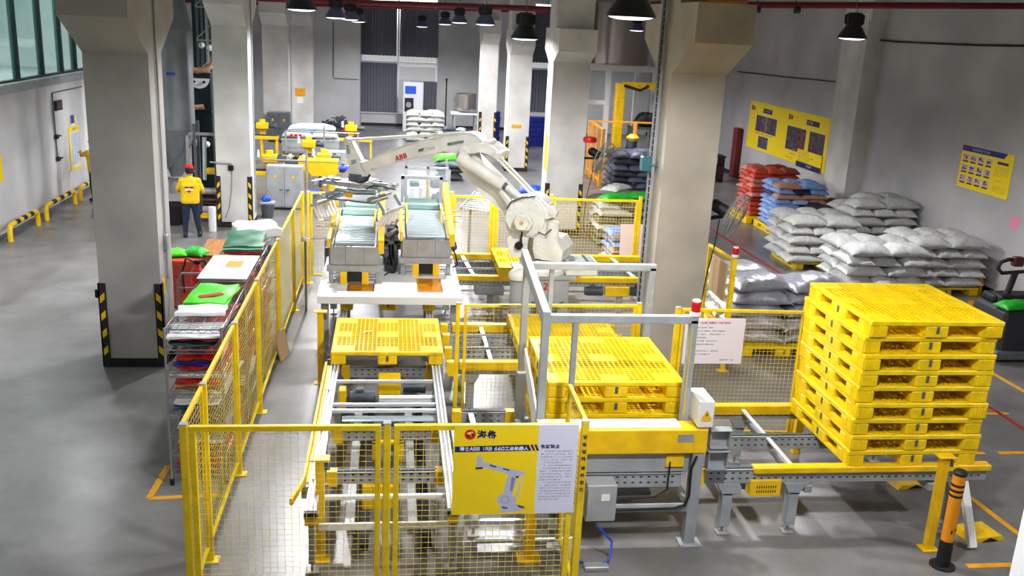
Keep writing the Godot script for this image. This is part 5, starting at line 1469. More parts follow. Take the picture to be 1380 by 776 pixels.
func signs() -> void:
	var b := thing("robot_board", "printed board on the front fence: robot picture on yellow, text panel on white", "sign board", V(1.055, 1.345, -6.955))
	part(b, "panel", G().bb(-0.515, -0.405, -0.006, 0.515, 0.405, 0.0), M.white)
	part(b, "printed_face", sign_quad(1.03, 0.81), tex_mat("board_print", board_image()), V(0, 0, 0.0015))
	var a := thing("wall_poster", "wide yellow poster with four photos, on the right wall behind the coloured sacks", "poster", V(12.29, 1.98, -28.35), -PI / 2)
	part(a, "panel", G().bb(-3.08, -0.78, -0.008, 3.08, 0.78, 0.0), M.poster_yellow)
	part(a, "printed_face", sign_quad(6.14, 1.54), tex_mat("poster_a", poster_a()), V(0, 0, 0.0015))
	var c := thing("wall_poster", "narrow yellow and blue strip poster in front of the wide poster's lower right corner", "poster", V(12.26, 1.42, -26.30), -PI / 2)
	part(c, "panel", G().bb(-0.85, -0.26, -0.008, 0.85, 0.26, 0.0), M.poster_yellow)
	part(c, "printed_face", sign_quad(1.70, 0.52), tex_mat("poster_b", poster_b()), V(0, 0, 0.0015))
	var d := thing("wall_poster", "yellow poster with a blue heading and twelve small pictures, alone on the right wall", "poster", V(12.29, 2.42, -18.04), -PI / 2)
	part(d, "panel", G().bb(-0.88, -0.45, -0.008, 0.88, 0.45, 0.0), M.poster_yellow)
	part(d, "printed_face", sign_quad(1.75, 0.89), tex_mat("poster_c", poster_c()), V(0, 0, 0.0015))
	single("pink_note", G().bb(-0.004, -0.13, -0.13, 0.0, 0.13, 0.13), M.pink, "small pink square note stuck on the right wall under the picture poster", "note", V(12.3, 1.58, -16.8))
	var e := thing("notice_board", "yellow framed duty board with white columns on the left wall behind the near column", "notice board", V(WL + 0.012, 1.27, -25.35), PI / 2)
	part(e, "panel", G().bb(-0.42, -0.55, -0.01, 0.42, 0.55, 0.0), M.poster_yellow)
	part(e, "printed_face", sign_quad(0.82, 1.08), tex_mat("rules", rules_image()), V(0, 0, 0.0015))
	var s := thing("safety_sign", "small blue and yellow safety signs above the duty board on the left wall", "safety sign", V(WL + 0.01, 2.0, -25.3), PI / 2)
	part(s, "blue_sign", G().bb(-0.12, -0.10, -0.005, 0.0, 0.10, 0.0).bb(0.02, -0.10, -0.005, 0.14, 0.10, 0.0), M.blue_bag)
	part(s, "yellow_sign", G().bb(-0.24, -0.10, -0.005, -0.14, 0.06, 0.0).bb(0.16, -0.10, -0.005, 0.26, 0.06, 0.0), M.poster_yellow)
	part(s, "white_sign", G().bb(-0.14, -0.22, -0.005, 0.16, -0.12, 0.0), M.white)
	single("wall_poster", G().bb(0, -0.28, -0.4, 0.008, 0.28, 0.04), M.poster_yellow, "yellow poster cut by the left picture edge, on the left wall", "poster", V(WL, 1.47, -20.3))
	var k := thing("wall_clock_display", "small dark red display box high on the left wall", "display", V(WL, 2.44, -24.3))
	part(k, "case", G().bb(0, -0.12, -0.22, 0.06, 0.12, 0.22, 0.008), M.black)
	part(k, "screen", G().bb(0.06, -0.09, -0.19, 0.063, 0.09, 0.19), M.dark_red)
	var co := thing("wall_conduit", "grey conduit pipe with two black valves on the left wall", "pipe")
	part(co, "pipe", G().pipe([V(WL + 0.03, 2.76, -26.2), V(WL + 0.03, 2.76, -24.0), V(WL + 0.03, 2.74, -23.95), V(WL + 0.03, 2.70, -23.93), V(WL + 0.03, 1.15, -23.95)], 0.018, 6), M.paint_dark)
	for y in [1.72, 1.18]:
		part(co, "valve", G().bb(WL + 0.02, y - 0.05, -24.02, WL + 0.09, y + 0.05, -23.88, 0.01).tube(V(WL + 0.06, y, -23.95), V(WL + 0.12, y + 0.02, -24.05), 0.02, 8), M.black)
	var cr := thing("wall_conduit", "dark cable running high along the right wall past the pilaster", "cable")
	part(cr, "cable", G().pipe([V(12.27, 5.0, -16.0), V(12.27, 4.94, -19.0), V(12.27, 4.93, -22.4), V(12.2, 4.96, -23.2)], 0.025, 6), M.black)
	var cr2 := thing("wall_conduit", "thin dark cable on the right wall above the wide poster", "cable")
	part(cr2, "cable", G().pipe([V(12.27, 3.78, -25.3), V(12.27, 3.70, -29.0), V(12.27, 3.64, -33.0)], 0.018, 6), M.black)
	var cb := thing("wall_conduit", "grey conduit bent round the white closet wall at the back", "pipe")
	part(cb, "pipe", G().pipe([V(-2.57, 4.6, -42.97), V(-2.57, 2.3, -42.97), V(-2.55, 2.18, -42.97), V(-1.5, 2.17, -42.97)], 0.02, 6), M.paint_dark)

# ---------------------------------------------------------------- sacks
var _sack_cache := {}

func sack_mesh(L: float, W: float, H: float, sd: int) -> ArrayMesh:
	var key := "%.2f %.2f %.2f %d" % [L, W, H, sd]
	if _sack_cache.has(key): return _sack_cache[key]
	var nz := FastNoiseLite.new()
	nz.seed = sd
	nz.frequency = 1.4
	nz.fractal_octaves = 3
	var rows := []
	var nu := 22; var nr := 24
	for i in nu + 1:
		var u := -1.0 + 2.0 * i / nu
		u = signf(u) * (1.0 - pow(1.0 - absf(u), 1.5))
		var hh := H * 0.5 * pow(maxf(0.0, 1.0 - pow(absf(u), 2.7)), 0.6) + 0.007
		var ww := W * 0.5 * (0.95 + 0.06 * u * u) * (1.0 + 0.05 * nz.get_noise_2d(u * 1.5, 9.0))
		var row := []
		for j in nr:
			var a := TAU * j / nr
			var c := cos(a); var s := sin(a)
			var z := signf(s) * pow(absf(s), 0.75) * ww
			var edge := pow(maxf(0.0, 1.0 - pow(absf(s), 4.0)), 0.55)
			var y := signf(c) * pow(absf(c), 0.65) * hh * (0.35 + 0.65 * edge)
			var w := nz.get_noise_3d(u * 1.3, z / W * 2.6, c * 0.8) * 0.16 + nz.get_noise_3d(u * 4.0, z / W * 8.0, c * 2.0 + 5.0) * 0.05
			y += w * H * (0.5 + 0.5 * c)
			y -= 0.16 * H * (u * u * u * u + 0.6 * pow(absf(z) / (W * 0.5), 4.0))
			row.append(V(u * L * 0.5 * (1.0 + 0.02 * nz.get_noise_2d(z * 6.0, 3.0)), maxf(y, -H * 0.5) + H * 0.5, z))
		rows.append(row)
	var g := G().grid(rows, true)
	for e in [0, nu]:   # close the flat sewn ends
		var m: Vector3 = (rows[e][0] + rows[e][nr / 2]) * 0.5
		for j in nr:
			if e == 0: g.tri(m, rows[e][(j + 1) % nr], rows[e][j])
			else: g.tri(m, rows[e][j], rows[e][(j + 1) % nr])
	_sack_cache[key] = g.make()
	return _sack_cache[key]

func put_sack(called: String, at: Vector3, size: Vector3, turn: float, m: Material, label: String, group: String, v := 0) -> MeshInstance3D:
	var o := part(self, numbered(called), sack_mesh(size.x, size.z, size.y, 40 + v), m, at)
	o.rotation = V(rng.randf_range(-0.03, 0.03), turn, rng.randf_range(-0.03, 0.03))
	tag(o, label, "sack", group)
	return o

# one stack: layers of five, turned about from layer to layer; what the photo cannot show is left out
func sack_stack(c: Vector3, size: Vector3, layers: int, turn: float, mats: Array, kind: String, where: String, group: String, dh: float, show_rear: int, top_gone: Array = []) -> void:
	var B := Basis(Vector3.UP, turn)
	var L := size.x; var W := size.z
	var fx := maxf(2.0 * L, 3.0 * W)
	for k in layers:
		var y := c.y + k * dh
		var flip := k % 2 == 1
		var sl := []
		if not flip:
			sl = [[-L * 0.5, W * 0.0, 0.0, "front left"], [L * 0.5, 0.0, 0.0, "front right"], [-fx / 3.0, -(W + L) * 0.5, PI / 2, "rear left"], [0.0, -(W + L) * 0.5, PI / 2, "rear middle"], [fx / 3.0, -(W + L) * 0.5, PI / 2, "rear right"]]
		else:
			sl = [[-fx / 3.0, -(L - W) * 0.5, PI / 2, "front left"], [0.0, -(L - W) * 0.5, PI / 2, "front middle"], [fx / 3.0, -(L - W) * 0.5, PI / 2, "front right"], [-L * 0.5, -L, 0.0, "rear left"], [L * 0.5, -L, 0.0, "rear right"]]
		for q in sl:
			if q[3] in ["rear middle", "rear right"] and k < layers - show_rear: continue
			if k == layers - 1 and q[3] in top_gone: continue
			var p := c + B * V(q[0] + rng.randf_range(-0.025, 0.025), 0, q[1] + rng.randf_range(-0.025, 0.025))
			p.y = y + rng.randf_range(0.0, 0.01)
			var lev: String = "top layer" if k == layers - 1 else ("bottom layer" if k == 0 else nth(k) + " layer up")
			put_sack(kind, p, V(L * 1.02, size.y, W * 1.04), turn + q[2] + rng.randf_range(-0.05, 0.05), mats[rng.randi() % mats.size()], "%s, %s of the %s, %s" % [kind.replace("_", " "), q[3], where, lev], group, rng.randi() % 5)

func sack_pallet(label: String, at: Vector3, turn := 0.0) -> void:
	put_pallet(label, at, turn)

func sacks() -> void:
	rng.seed = 77
	# four stacks of white sacks by the right wall
	var ws := V(0.80, 0.245, 0.53)
	var wm := [M.sack_white, M.sack_white, M.sack_white2]
	sack_pallet("yellow pallet under the white sack stack in front, beside the tall pallets", V(9.45, 0, -16.9))
	sack_stack(V(9.45, 0.17, -16.45), ws, 5, 0.0, wm, "white_sack", "front white stack", "white sacks in the front stack", 0.195, 2)
	sack_pallet("yellow pallet under the right white sack stack, its end poking out by the wall", V(11.25, 0, -17.7))
	sack_stack(V(11.15, 0.17, -17.15), ws, 5, 0.0, wm, "white_sack", "right white stack", "white sacks in the right stack", 0.195, 2)
	sack_pallet("yellow pallet under the left white sack stack, corner showing on the floor", V(9.55, 0, -19.6))
	sack_stack(V(9.35, 0.17, -19.0), ws, 5, 0.0, wm, "white_sack", "left white stack", "white sacks in the left stack", 0.20, 2)
	sack_stack(V(11.35, 0.0, -20.2), ws, 7, 0.0, wm, "white_sack", "white stack against the wall", "white sacks in the wall stack", 0.195, 2, ["rear left"])
	# dark sacks behind the left white stack
	sack_stack(V(11.25, 0.175, -22.2), V(0.78, 0.2, 0.5), 4, 0.1, [M.sack_dark], "dark_sack", "dark grey stack by the pilaster", "dark grey sacks", 0.17, 1)
	# blue and orange sacks further back
	put_pallet("yellow pallet under the blue sacks, long side on the gangway", V(10.4, 0, -22.95))
	sack_stack(V(10.4, 0.17, -22.55), V(0.68, 0.17, 0.45), 9, 0.0, [M.sack_blue, M.sack_blue, M.sack_sky, M.sack_tan, M.sack_navy, M.sack_blue], "printed_blue_sack", "blue stack by the gangway", "blue printed sacks", 0.125, 2)
	put_pallet("yellow pallet under the orange sacks, farther along the gangway", V(10.25, 0, -24.5))
	sack_stack(V(10.35, 0.17, -24.2), V(0.66, 0.17, 0.44), 10, 0.0, [M.sack_orange, M.sack_orange, M.sack_rust, M.sack_pink], "printed_orange_sack", "orange stack under the wide poster", "orange printed sacks", 0.125, 2)
	# shiny silver sacks behind the lifter fence
	put_pallet("yellow pallet under the silver sacks behind the mesh fence", V(6.25, 0, -14.05))
	var sv := V(0.98, 0.265, 0.66)
	var names := ["front left", "front right", "rear left", "rear right"]
	for k in 5:
		for q in 4:
			if k == 4 and q == 3: continue
			var px := 6.25 + (-0.46 if q % 2 == 0 else 0.46) + rng.randf_range(-0.05, 0.05)
			var pz := -13.72 - (0.0 if q < 2 else 0.66) + rng.randf_range(-0.04, 0.04)
			var lev: String = "top layer" if k == 4 else ("bottom layer" if k == 0 else nth(k) + " layer up")
			var s := put_sack("silver_sack", V(px, 0.176 + 0.21 * k, pz), sv, rng.randf_range(-0.12, 0.12) + (0.25 if k == 4 else 0.0), M.sack_silver, "shiny silver sack, %s of the stack behind the mesh fence, %s" % [names[q], lev], "silver sacks", rng.randi() % 5)
			part(s, "sewn_edge", G().bar(V(0.455, 0.095, -0.29), V(0.455, 0.095, 0.29), 0.03, 0.012).bar(V(-0.455, 0.095, -0.29), V(-0.455, 0.095, 0.29), 0.03, 0.012), M.sack_white)
	# white sacks far back below the window
	sack_stack(V(1.40, 0.0, -39.2), V(0.78, 0.24, 0.5), 6, 0.0, [M.sack_white], "white_sack", "far white stack below the window", "white sacks below the back window", 0.20, 1)
	# slate sacks by the orange rail
	sack_stack(V(7.75, 0.0, -28.9), V(0.80, 0.24, 0.52), 6, 0.0, [M.sack_slate, M.sack_dark], "slate_grey_sack", "dark stack before the orange rail", "slate grey sacks", 0.19, 2)
	# mixed sacks right of the column behind the robot
	put_pallet("yellow pallet under the wrapped load right of the fan shadow column", V(5.25, 0, -18.75))
	sack_stack(V(5.55, 0.0, -21.0), V(0.78, 0.2, 0.5), 6, 0.0, [M.sack_white, M.sack_olive, M.sack_olive], "pale_sack", "pale stack by the fan shadow column", "pale sacks behind the back fence", 0.17, 2)
	for q in [[5.2, 1.07, -20.9, 0.3, M.green, "green sack lying highest, left, on the pale sack stack"], [5.8, 1.08, -21.1, -0.2, M.green, "green sack lying on the right of the pale sack stack"], [5.3, 1.22, -21.35, 0.8, M.sack_white, "white sack tilted on top of the green sacks"]]:
		put_sack("loose_sack", V(q[0], q[1], q[2]), V(0.75, 0.16, 0.45), q[3], q[4], q[5], "loose sacks on the pale stack", 2)
	sack_stack(V(5.15, PH, -18.35), V(0.62, 0.16, 0.42), 5, 0.0, [M.sack_blue, M.sack_tan, M.sack_slate, M.sack_white], "film_wrapped_sack", "wrapped load behind the back fence", "film wrapped sacks", 0.13, 2)
	single("cardboard_sheet", G().bb(-0.35, 0, -0.012, 0.35, 1.12, 0.012, 0.004), M.pale_pink, "pale pink cardboard sheet leaning on the wrapped sacks behind the back fence", "cardboard", V(4.98, 0.0, -17.95)).rotation.x = -0.10
	# heap of blue, white and green bundles behind the robot
	for q in [[3.45, 0.0, -24.9, 0.1, M.sack_slate, "grey sack at the bottom left of the heap behind the robot"], [4.15, 0.0, -24.8, 0.3, M.sack_dark, "dark sack at the bottom right of the heap behind the robot"], [3.35, 0.2, -24.9, 0.4, M.blue_bag, "blue bundle at the left of the heap behind the robot"], [4.25, 0.2, -24.9, -0.3, M.blue_bag, "blue bundle at the right of the heap behind the robot"], [3.8, 0.22, -25.0, 0.8, M.film_blue, "pale film bundle in the middle of the heap behind the robot"], [3.85, 0.42, -25.1, -0.2, M.blue_bag, "blue bundle lying highest on the heap behind the robot"], [4.2, 0.40, -24.8, 0.5, M.green, "small green bundle on the heap behind the robot"]]:
		put_sack("bundle", V(q[0], q[1], q[2]), V(0.4 if q[4] == M.green else 0.75, 0.24, 0.28 if q[4] == M.green else 0.5), q[3], q[4], q[5], "bundles behind the robot", 3)
	for q in [[1.85, 0.0, -29.6, 0.0, M.sack_dark, "black sack, lowest of the small heap left of the robot elbow"], [1.9, 0.2, -29.7, 0.1, M.sack_dark, "black sack in the middle of the small heap left of the robot elbow"], [1.8, 0.4, -29.6, -0.1, M.sack_slate, "grey sack near the top of the small heap left of the robot elbow"], [1.8, 0.58, -29.7, 0.2, M.bag_green, "light green sack on top of the small heap left of the robot elbow"]]:
		put_sack("heap_sack", V(q[0], q[1], q[2]), V(0.85, 0.24, 0.55), q[3], q[4], q[5], "small heap left of the robot elbow", 4)
	# sacks lying on the packing machine far left
	var ps := put_sack("white_sack", V(-3.0, 1.0, -31.1), V(0.95, 0.26, 0.6), 0.0, M.sack_white, "white sack with red print lying on the back packing line, lower one", "sacks on the packing line", 1)
	for k in 3:
		part(ps, "red_print", G().bb(-0.22 + 0.14 * k, 0.07, 0.285, -0.14 + 0.14 * k, 0.15, 0.312), M.red)
	put_sack("white_sack", V(-2.15, 1.0, -31.1), V(0.85, 0.26, 0.6), 0.1, M.sack_white, "white sack lying at the right end of the back packing line", "sacks on the packing line", 2)
	put_sack("white_sack", V(-2.55, 1.22, -31.2), V(1.5, 0.24, 0.6), 0.0, M.film_blue, "bluish film wrapped sack on top of the back packing line", "sacks on the packing line", 3)

# ---------------------------------------------------------------- wire shelves and folded bags
func flat_bags(called: String, label: String, at: Vector3, w: float, d: float, h: float, turn: float, mats: Array, layers: int, group := "folded bags on the wire shelves") -> void:
	var t := thing(called, label, "bags", at, turn, group)
	for k in layers:
		var rows := []
		var r := RandomNumberGenerator.new()
		r.seed = int(at.z * 100.0) + k * 7
		var ph := r.randf() * 6.0
		for i in 9:
			var row := []
			for j in 9:
				var x := (j / 8.0 - 0.5) * w * (1.0 + 0.04 * sin(i + ph)); var z := (i / 8.0 - 0.5) * d * (1.0 + 0.03 * sin(j * 1.3 + ph))
				var e := maxf(absf(j / 4.0 - 1.0), absf(i / 4.0 - 1.0))
				row.append(V(x + 0.01 * sin(k * 3.0), h * (k + 1.0) / layers + 0.010 * sin(x * 14.0 + ph) * sin(z * 11.0 + ph) - 0.35 * h / layers * pow(e, 6.0), -z))
			rows.append(row)
		var g := G().grid(rows)
		var y0 := h * k / layers
		for i in 8:   # the folded rim
			for e in [[rows[0][i], rows[0][i + 1]], [rows[8][i + 1], rows[8][i]], [rows[i + 1][0], rows[i][0]], [rows[i][8], rows[i + 1][8]]]:
				var a: Vector3 = e[0]; var b: Vector3 = e[1]
				g.quad(V(a.x, y0, a.z), V(b.x, y0, b.z), b, a)
		part(t, "folded_bag", g, mats[k % mats.size()])

func rack(label: String, z0: float, z1: float, levels: Array, h: float) -> void:
	var t := thing("wire_shelf_rack", label, "shelf rack")
	var x0 := -2.26; var x1 := -1.70
	for x in [x0, x1]:
		for z in [z0, z1]:
			var p := part(t, "post", G().tube(V(x, 0.06, z), V(x, h, z), 0.014, 10), M.chrome)
			part(p, "foot", G().tube(V(x, 0.0, z), V(x, 0.07, z), 0.025, 10), M.rubber)
	for y in levels:
		var f := G()
		for x in [x0, x1]:
			f.tube(V(x, y, z0), V(x, y, z1), 0.006, 6).tube(V(x, y - 0.035, z0), V(x, y - 0.035, z1), 0.004, 6)
		for z in [z0, z1]:
			f.tube(V(x0, y, z), V(x1, y, z), 0.006, 6).tube(V(x0, y - 0.035, z), V(x1, y - 0.035, z), 0.004, 6)
			for k in 9:   # zigzag truss of the shelf edge
				var xa := x0 + (x1 - x0) * k / 9.0
				f.tube(V(xa, y if k % 2 else y - 0.035, z), V(xa + (x1 - x0) / 9.0, y - 0.035 if k % 2 else y, z), 0.003, 4, -1.0, false)
		var s := part(t, "shelf", f, M.chrome)
		var w := G()
		var n := int(absf(z1 - z0) / 0.06)
		for k in n:
			var z := z0 + (z1 - z0) * (k + 0.5) / n
			w.tube(V(x0, y, z), V(x1, y, z), 0.003, 4, -1.0, false)
		for k in 4:
			var x := x0 + (x1 - x0) * (k + 1) / 5.0
			w.tube(V(x, y - 0.006, z0), V(x, y - 0.006, z1), 0.004, 4, -1.0, false)
		part(s, "shelf_wires", w, M.chrome, Vector3.ZERO, true)

func racks() -> void:
	var lv := [0.12, 0.34, 0.56, 0.80, 1.03, 1.27, 1.52, 1.74]
	rack("chrome wire shelf rack nearest the camera, beside the left fence", -9.34, -10.9, lv, 1.76)
	rack("middle chrome wire shelf rack, a white cardboard sheet on top", -10.98, -12.28, lv, 1.76)
	rack("farthest chrome wire shelf rack, green bags on top", -12.36, -13.95, lv, 1.76)
	var levw := ["lowest shelf", "second shelf up", "third shelf up", "fourth shelf up", "fifth shelf up", "sixth shelf up", "shelf below top"]
	var cols := [[M.sack_orange, M.bag_purple, M.red, M.card], [M.bag_purple, M.card, M.red, M.film_blue], [M.card, M.film_blue, M.bag_navy, M.sack_orange], [M.bag_navy, M.bag_purple, M.bag_navy, M.paper], [M.card, M.sack_tan, M.red, M.bag_navy], [M.red, M.blue, M.bag_navy, M.red], [M.teal_plate, M.black, M.sack_orange, M.bag_navy]]
	var cn := ["orange, violet and red", "violet and brown", "brown, blue and orange", "navy and violet", "brown and navy", "red and blue", "dark teal and orange"]
	for i in 3:
		var z: float = [-10.1, -11.62, -13.15][i]
		var rn: String = ["nearest", "middle", "farthest"][i]
		for k in 7:
			var c: int = (k + 2 * i) % 7
			flat_bags("folded_bags", "pile of %s folded bags, %s of the %s wire rack" % [cn[c], levw[k], rn], V(-1.98, lv[k] + 0.006, z), 0.47, 1.30 if i == 0 else 1.05, 0.09 + 0.02 * (k % 3), 0.04 * (k % 3 - 1), cols[c], 3 + k % 2)
	flat_bags("folded_bags", "white crumpled bag hanging over the front edge of the nearest rack top", V(-2.0, 1.75, -9.93), 0.50, 0.30, 0.05, 0.06, [M.white], 1)
	flat_bags("folded_bags", "bright green printed bags on top of the nearest rack", V(-1.99, 1.75, -10.48), 0.46, 0.76, 0.06, -0.05, [M.bag_green, M.bag_green], 2)
	part(get_node(NodePath("folded_bags_%03d" % (used["folded_bags"] - 1))), "red_print", G().bar(V(-0.1, 0.064, 0.22), V(0.13, 0.064, 0.05), 0.09, 0.006), M.red)
	flat_bags("folded_bags", "white crumpled bag drooping over the shelf just below the nearest rack's top", V(-2.0, 1.635, -9.62), 0.52, 0.5, 0.03, 0.08, [M.white], 1)
	single("paper_roll", G().tube(V(-0.28, 0, 0), V(0.28, 0, 0), 0.035, 14), M.paper, "white paper roll lying across the fifth shelf of the nearest wire rack", "paper roll", V(-1.98, 1.19, -9.5))
	var cb := thing("cardboard_sheet", "large white cardboard sheet with a tan stamp on the middle rack top", "cardboard", V(-1.98, 1.748, -11.62))
	part(cb, "sheet", G().bb(-0.29, 0.05, -0.56, 0.29, 0.066, 0.56, 0.004), M.paper)
	part(cb, "box_under", G().bb(-0.26, 0.0, -0.5, 0.26, 0.05, 0.5), M.paint_grey)
	part(cb, "tan_stamp", G().bb(-0.05, 0.066, -0.26, 0.14, 0.068, 0.05), M.line)
	flat_bags("folded_bags", "dark green and white printed bags on the farthest rack top", V(-1.99, 1.75, -13.0), 0.50, 1.0, 0.12, 0.08, [M.red, M.bag_darkgreen, M.bag_pale, M.bag_darkgreen], 4)
	flat_bags("folded_bags", "crumpled clear plastic film heaped behind the green bags", V(-1.95, 1.75, -13.8), 0.62, 0.55, 0.16, 0.3, [M.plastic_film], 1)

# ---------------------------------------------------------------- people: one skin from tapered capsules, meshed as surface nets
func smin(a: float, b: float, k: float) -> float:
	var h := clampf(0.5 + 0.5 * (b - a) / k, 0.0, 1.0)
	return lerpf(b, a, h) - k * h * (1.0 - h)

func capd(p: Vector3, a: Vector3, b: Vector3, ra: float, rb: float) -> float:
	var ab := b - a
	var t := clampf((p - a).dot(ab) / maxf(ab.length_squared(), 1e-9), 0.0, 1.0)
	return p.distance_to(a + ab * t) - lerpf(ra, rb, t)

func net(caps: Array, cell: float, k := 0.03, grow := 0.0, cuts: Array = []) -> Geo:
	var lo := Vector3.INF; var hi := -Vector3.INF
	for c in caps:
		var r: float = maxf(c[2], c[3]) + grow + cell * 2.5
		for q in [c[0], c[1]]:
			lo = lo.min(q - Vector3.ONE * r); hi = hi.max(q + Vector3.ONE * r)
	var n := Vector3i(((hi - lo) / cell).ceil()) + Vector3i.ONE
	var f := PackedFloat32Array()
	f.resize(n.x * n.y * n.z)
	f.fill(1.0)
	for c in caps:
		var r: float = maxf(c[2], c[3]) + grow + k + cell * 2.0
		var a: Vector3 = c[0]; var b: Vector3 = c[1]
		var i0 := Vector3i(((a.min(b) - Vector3.ONE * r - lo) / cell).floor()).clamp(Vector3i.ZERO, n - Vector3i.ONE)
		var i1 := Vector3i(((a.max(b) + Vector3.ONE * r - lo) / cell).ceil()).clamp(Vector3i.ZERO, n - Vector3i.ONE)
		for x in range(i0.x, i1.x + 1):
			for y in range(i0.y, i1.y + 1):
				for z in range(i0.z, i1.z + 1):
					var d := capd(lo + Vector3(x, y, z) * cell, a, b, c[2], c[3]) - grow
					var id := (x * n.y + y) * n.z + z
					f[id] = smin(f[id], d, k) if f[id] < 0.9 else d
	if cuts:   # each plane keeps what lies behind it
		for x in n.x:
			for y in n.y:
				for z in n.z:
					var id := (x * n.y + y) * n.z + z
					if f[id] < 0.2:
						for pl: Plane in cuts: f[id] = maxf(f[id], pl.distance_to(lo + Vector3(x, y, z) * cell))
	var at := {}
	var g := G()
	var st := [n.y * n.z, n.z, 1]
	for x in n.x - 1:
		for y in n.y - 1:
			for z in n.z - 1:
				var id := (x * n.y + y) * n.z + z
				var s := Vector3.ZERO; var cnt := 0
				var d0 := f[id]
				var any := false
				for q in 8:
					if (f[id + (q & 1) * st[0] + ((q >> 1) & 1) * st[1] + ((q >> 2) & 1)] < 0.0) != (d0 < 0.0):
						any = true
						break
				if not any: continue
				for q in 8:
					var o := Vector3i(q & 1, (q >> 1) & 1, (q >> 2) & 1)
					var va := f[id + o.x * st[0] + o.y * st[1] + o.z]
					for ax in 3:
						if o[ax] == 0:
							var vb: float = f[id + o.x * st[0] + o.y * st[1] + o.z + st[ax]]
							if (va < 0.0) != (vb < 0.0):
								var e := Vector3(o)
								e[ax] += va / (va - vb)
								s += e; cnt += 1
				var gr := Vector3(f[id + st[0]] - d0, f[id + st[1]] - d0, f[id + 1] - d0)
				gr += Vector3(f[id + st[0] + st[1] + 1] - f[id + st[1] + 1], f[id + st[0] + st[1] + 1] - f[id + st[0] + 1], f[id + st[0] + st[1] + 1] - f[id + st[0] + st[1]])
				at[id] = g.v.size()
				g.v.append(lo + (Vector3(x, y, z) + s / cnt) * cell)
				g.n.append(gr.normalized())
				g.uv.append(Vector2.ZERO)
	for id in at:
		for ax in 3:
			var a1: int = st[(ax + 1) % 3]; var a2: int = st[(ax + 2) % 3]
			var va := f[id]; var vb: float = f[id + st[ax]]
			if (va < 0.0) == (vb < 0.0): continue
			if not (at.has(id - a1) and at.has(id - a2) and at.has(id - a1 - a2)): continue
			var q := [at[id], at[id - a1], at[id - a1 - a2], at[id - a2]]
			if va < 0.0: g.ix.append_array(PackedInt32Array([q[0], q[2], q[1], q[0], q[3], q[2]]))
			else: g.ix.append_array(PackedInt32Array([q[0], q[1], q[2], q[0], q[2], q[3]]))
	return g

func hand(wr: Vector3, dir: Vector3, palm: Vector3, curl: float) -> Array:   # palm and five fingers as short chains
	var x := dir.normalized()
	var z := palm.normalized()
	var s := z.cross(x).normalized()
	var o := []
	var kn := wr + x * 0.075
	for k in 4:
		var off := (k - 1.5) * 0.019
		o.append([wr + s * off * 0.5, kn + s * off, 0.014, 0.011])
		var L: float = [0.062, 0.072, 0.068, 0.052][k]
		var p := kn + s * off
		var d := x
		for j in 3:
			d = (d + z * curl * (0.5 + 0.3 * j)).normalized()
			var q: Vector3 = p + d * L * [0.45, 0.32, 0.25][j]
			o.append([p, q, 0.0095 - 0.001 * j, 0.009 - 0.001 * j])
			p = q
	var t0 := wr + x * 0.03 - s * 0.028
	var t1 := t0 + (x * 0.6 - s * 0.7 + z * 0.3).normalized() * 0.04
	var t2 := t1 + (x * 0.9 - s * 0.1 + z * 0.4).normalized() * 0.03
	o.append([wr + x * 0.015, t0, 0.014, 0.012]); o.append([t0, t1, 0.011, 0.010]); o.append([t1, t2, 0.0095, 0.008])
	return o

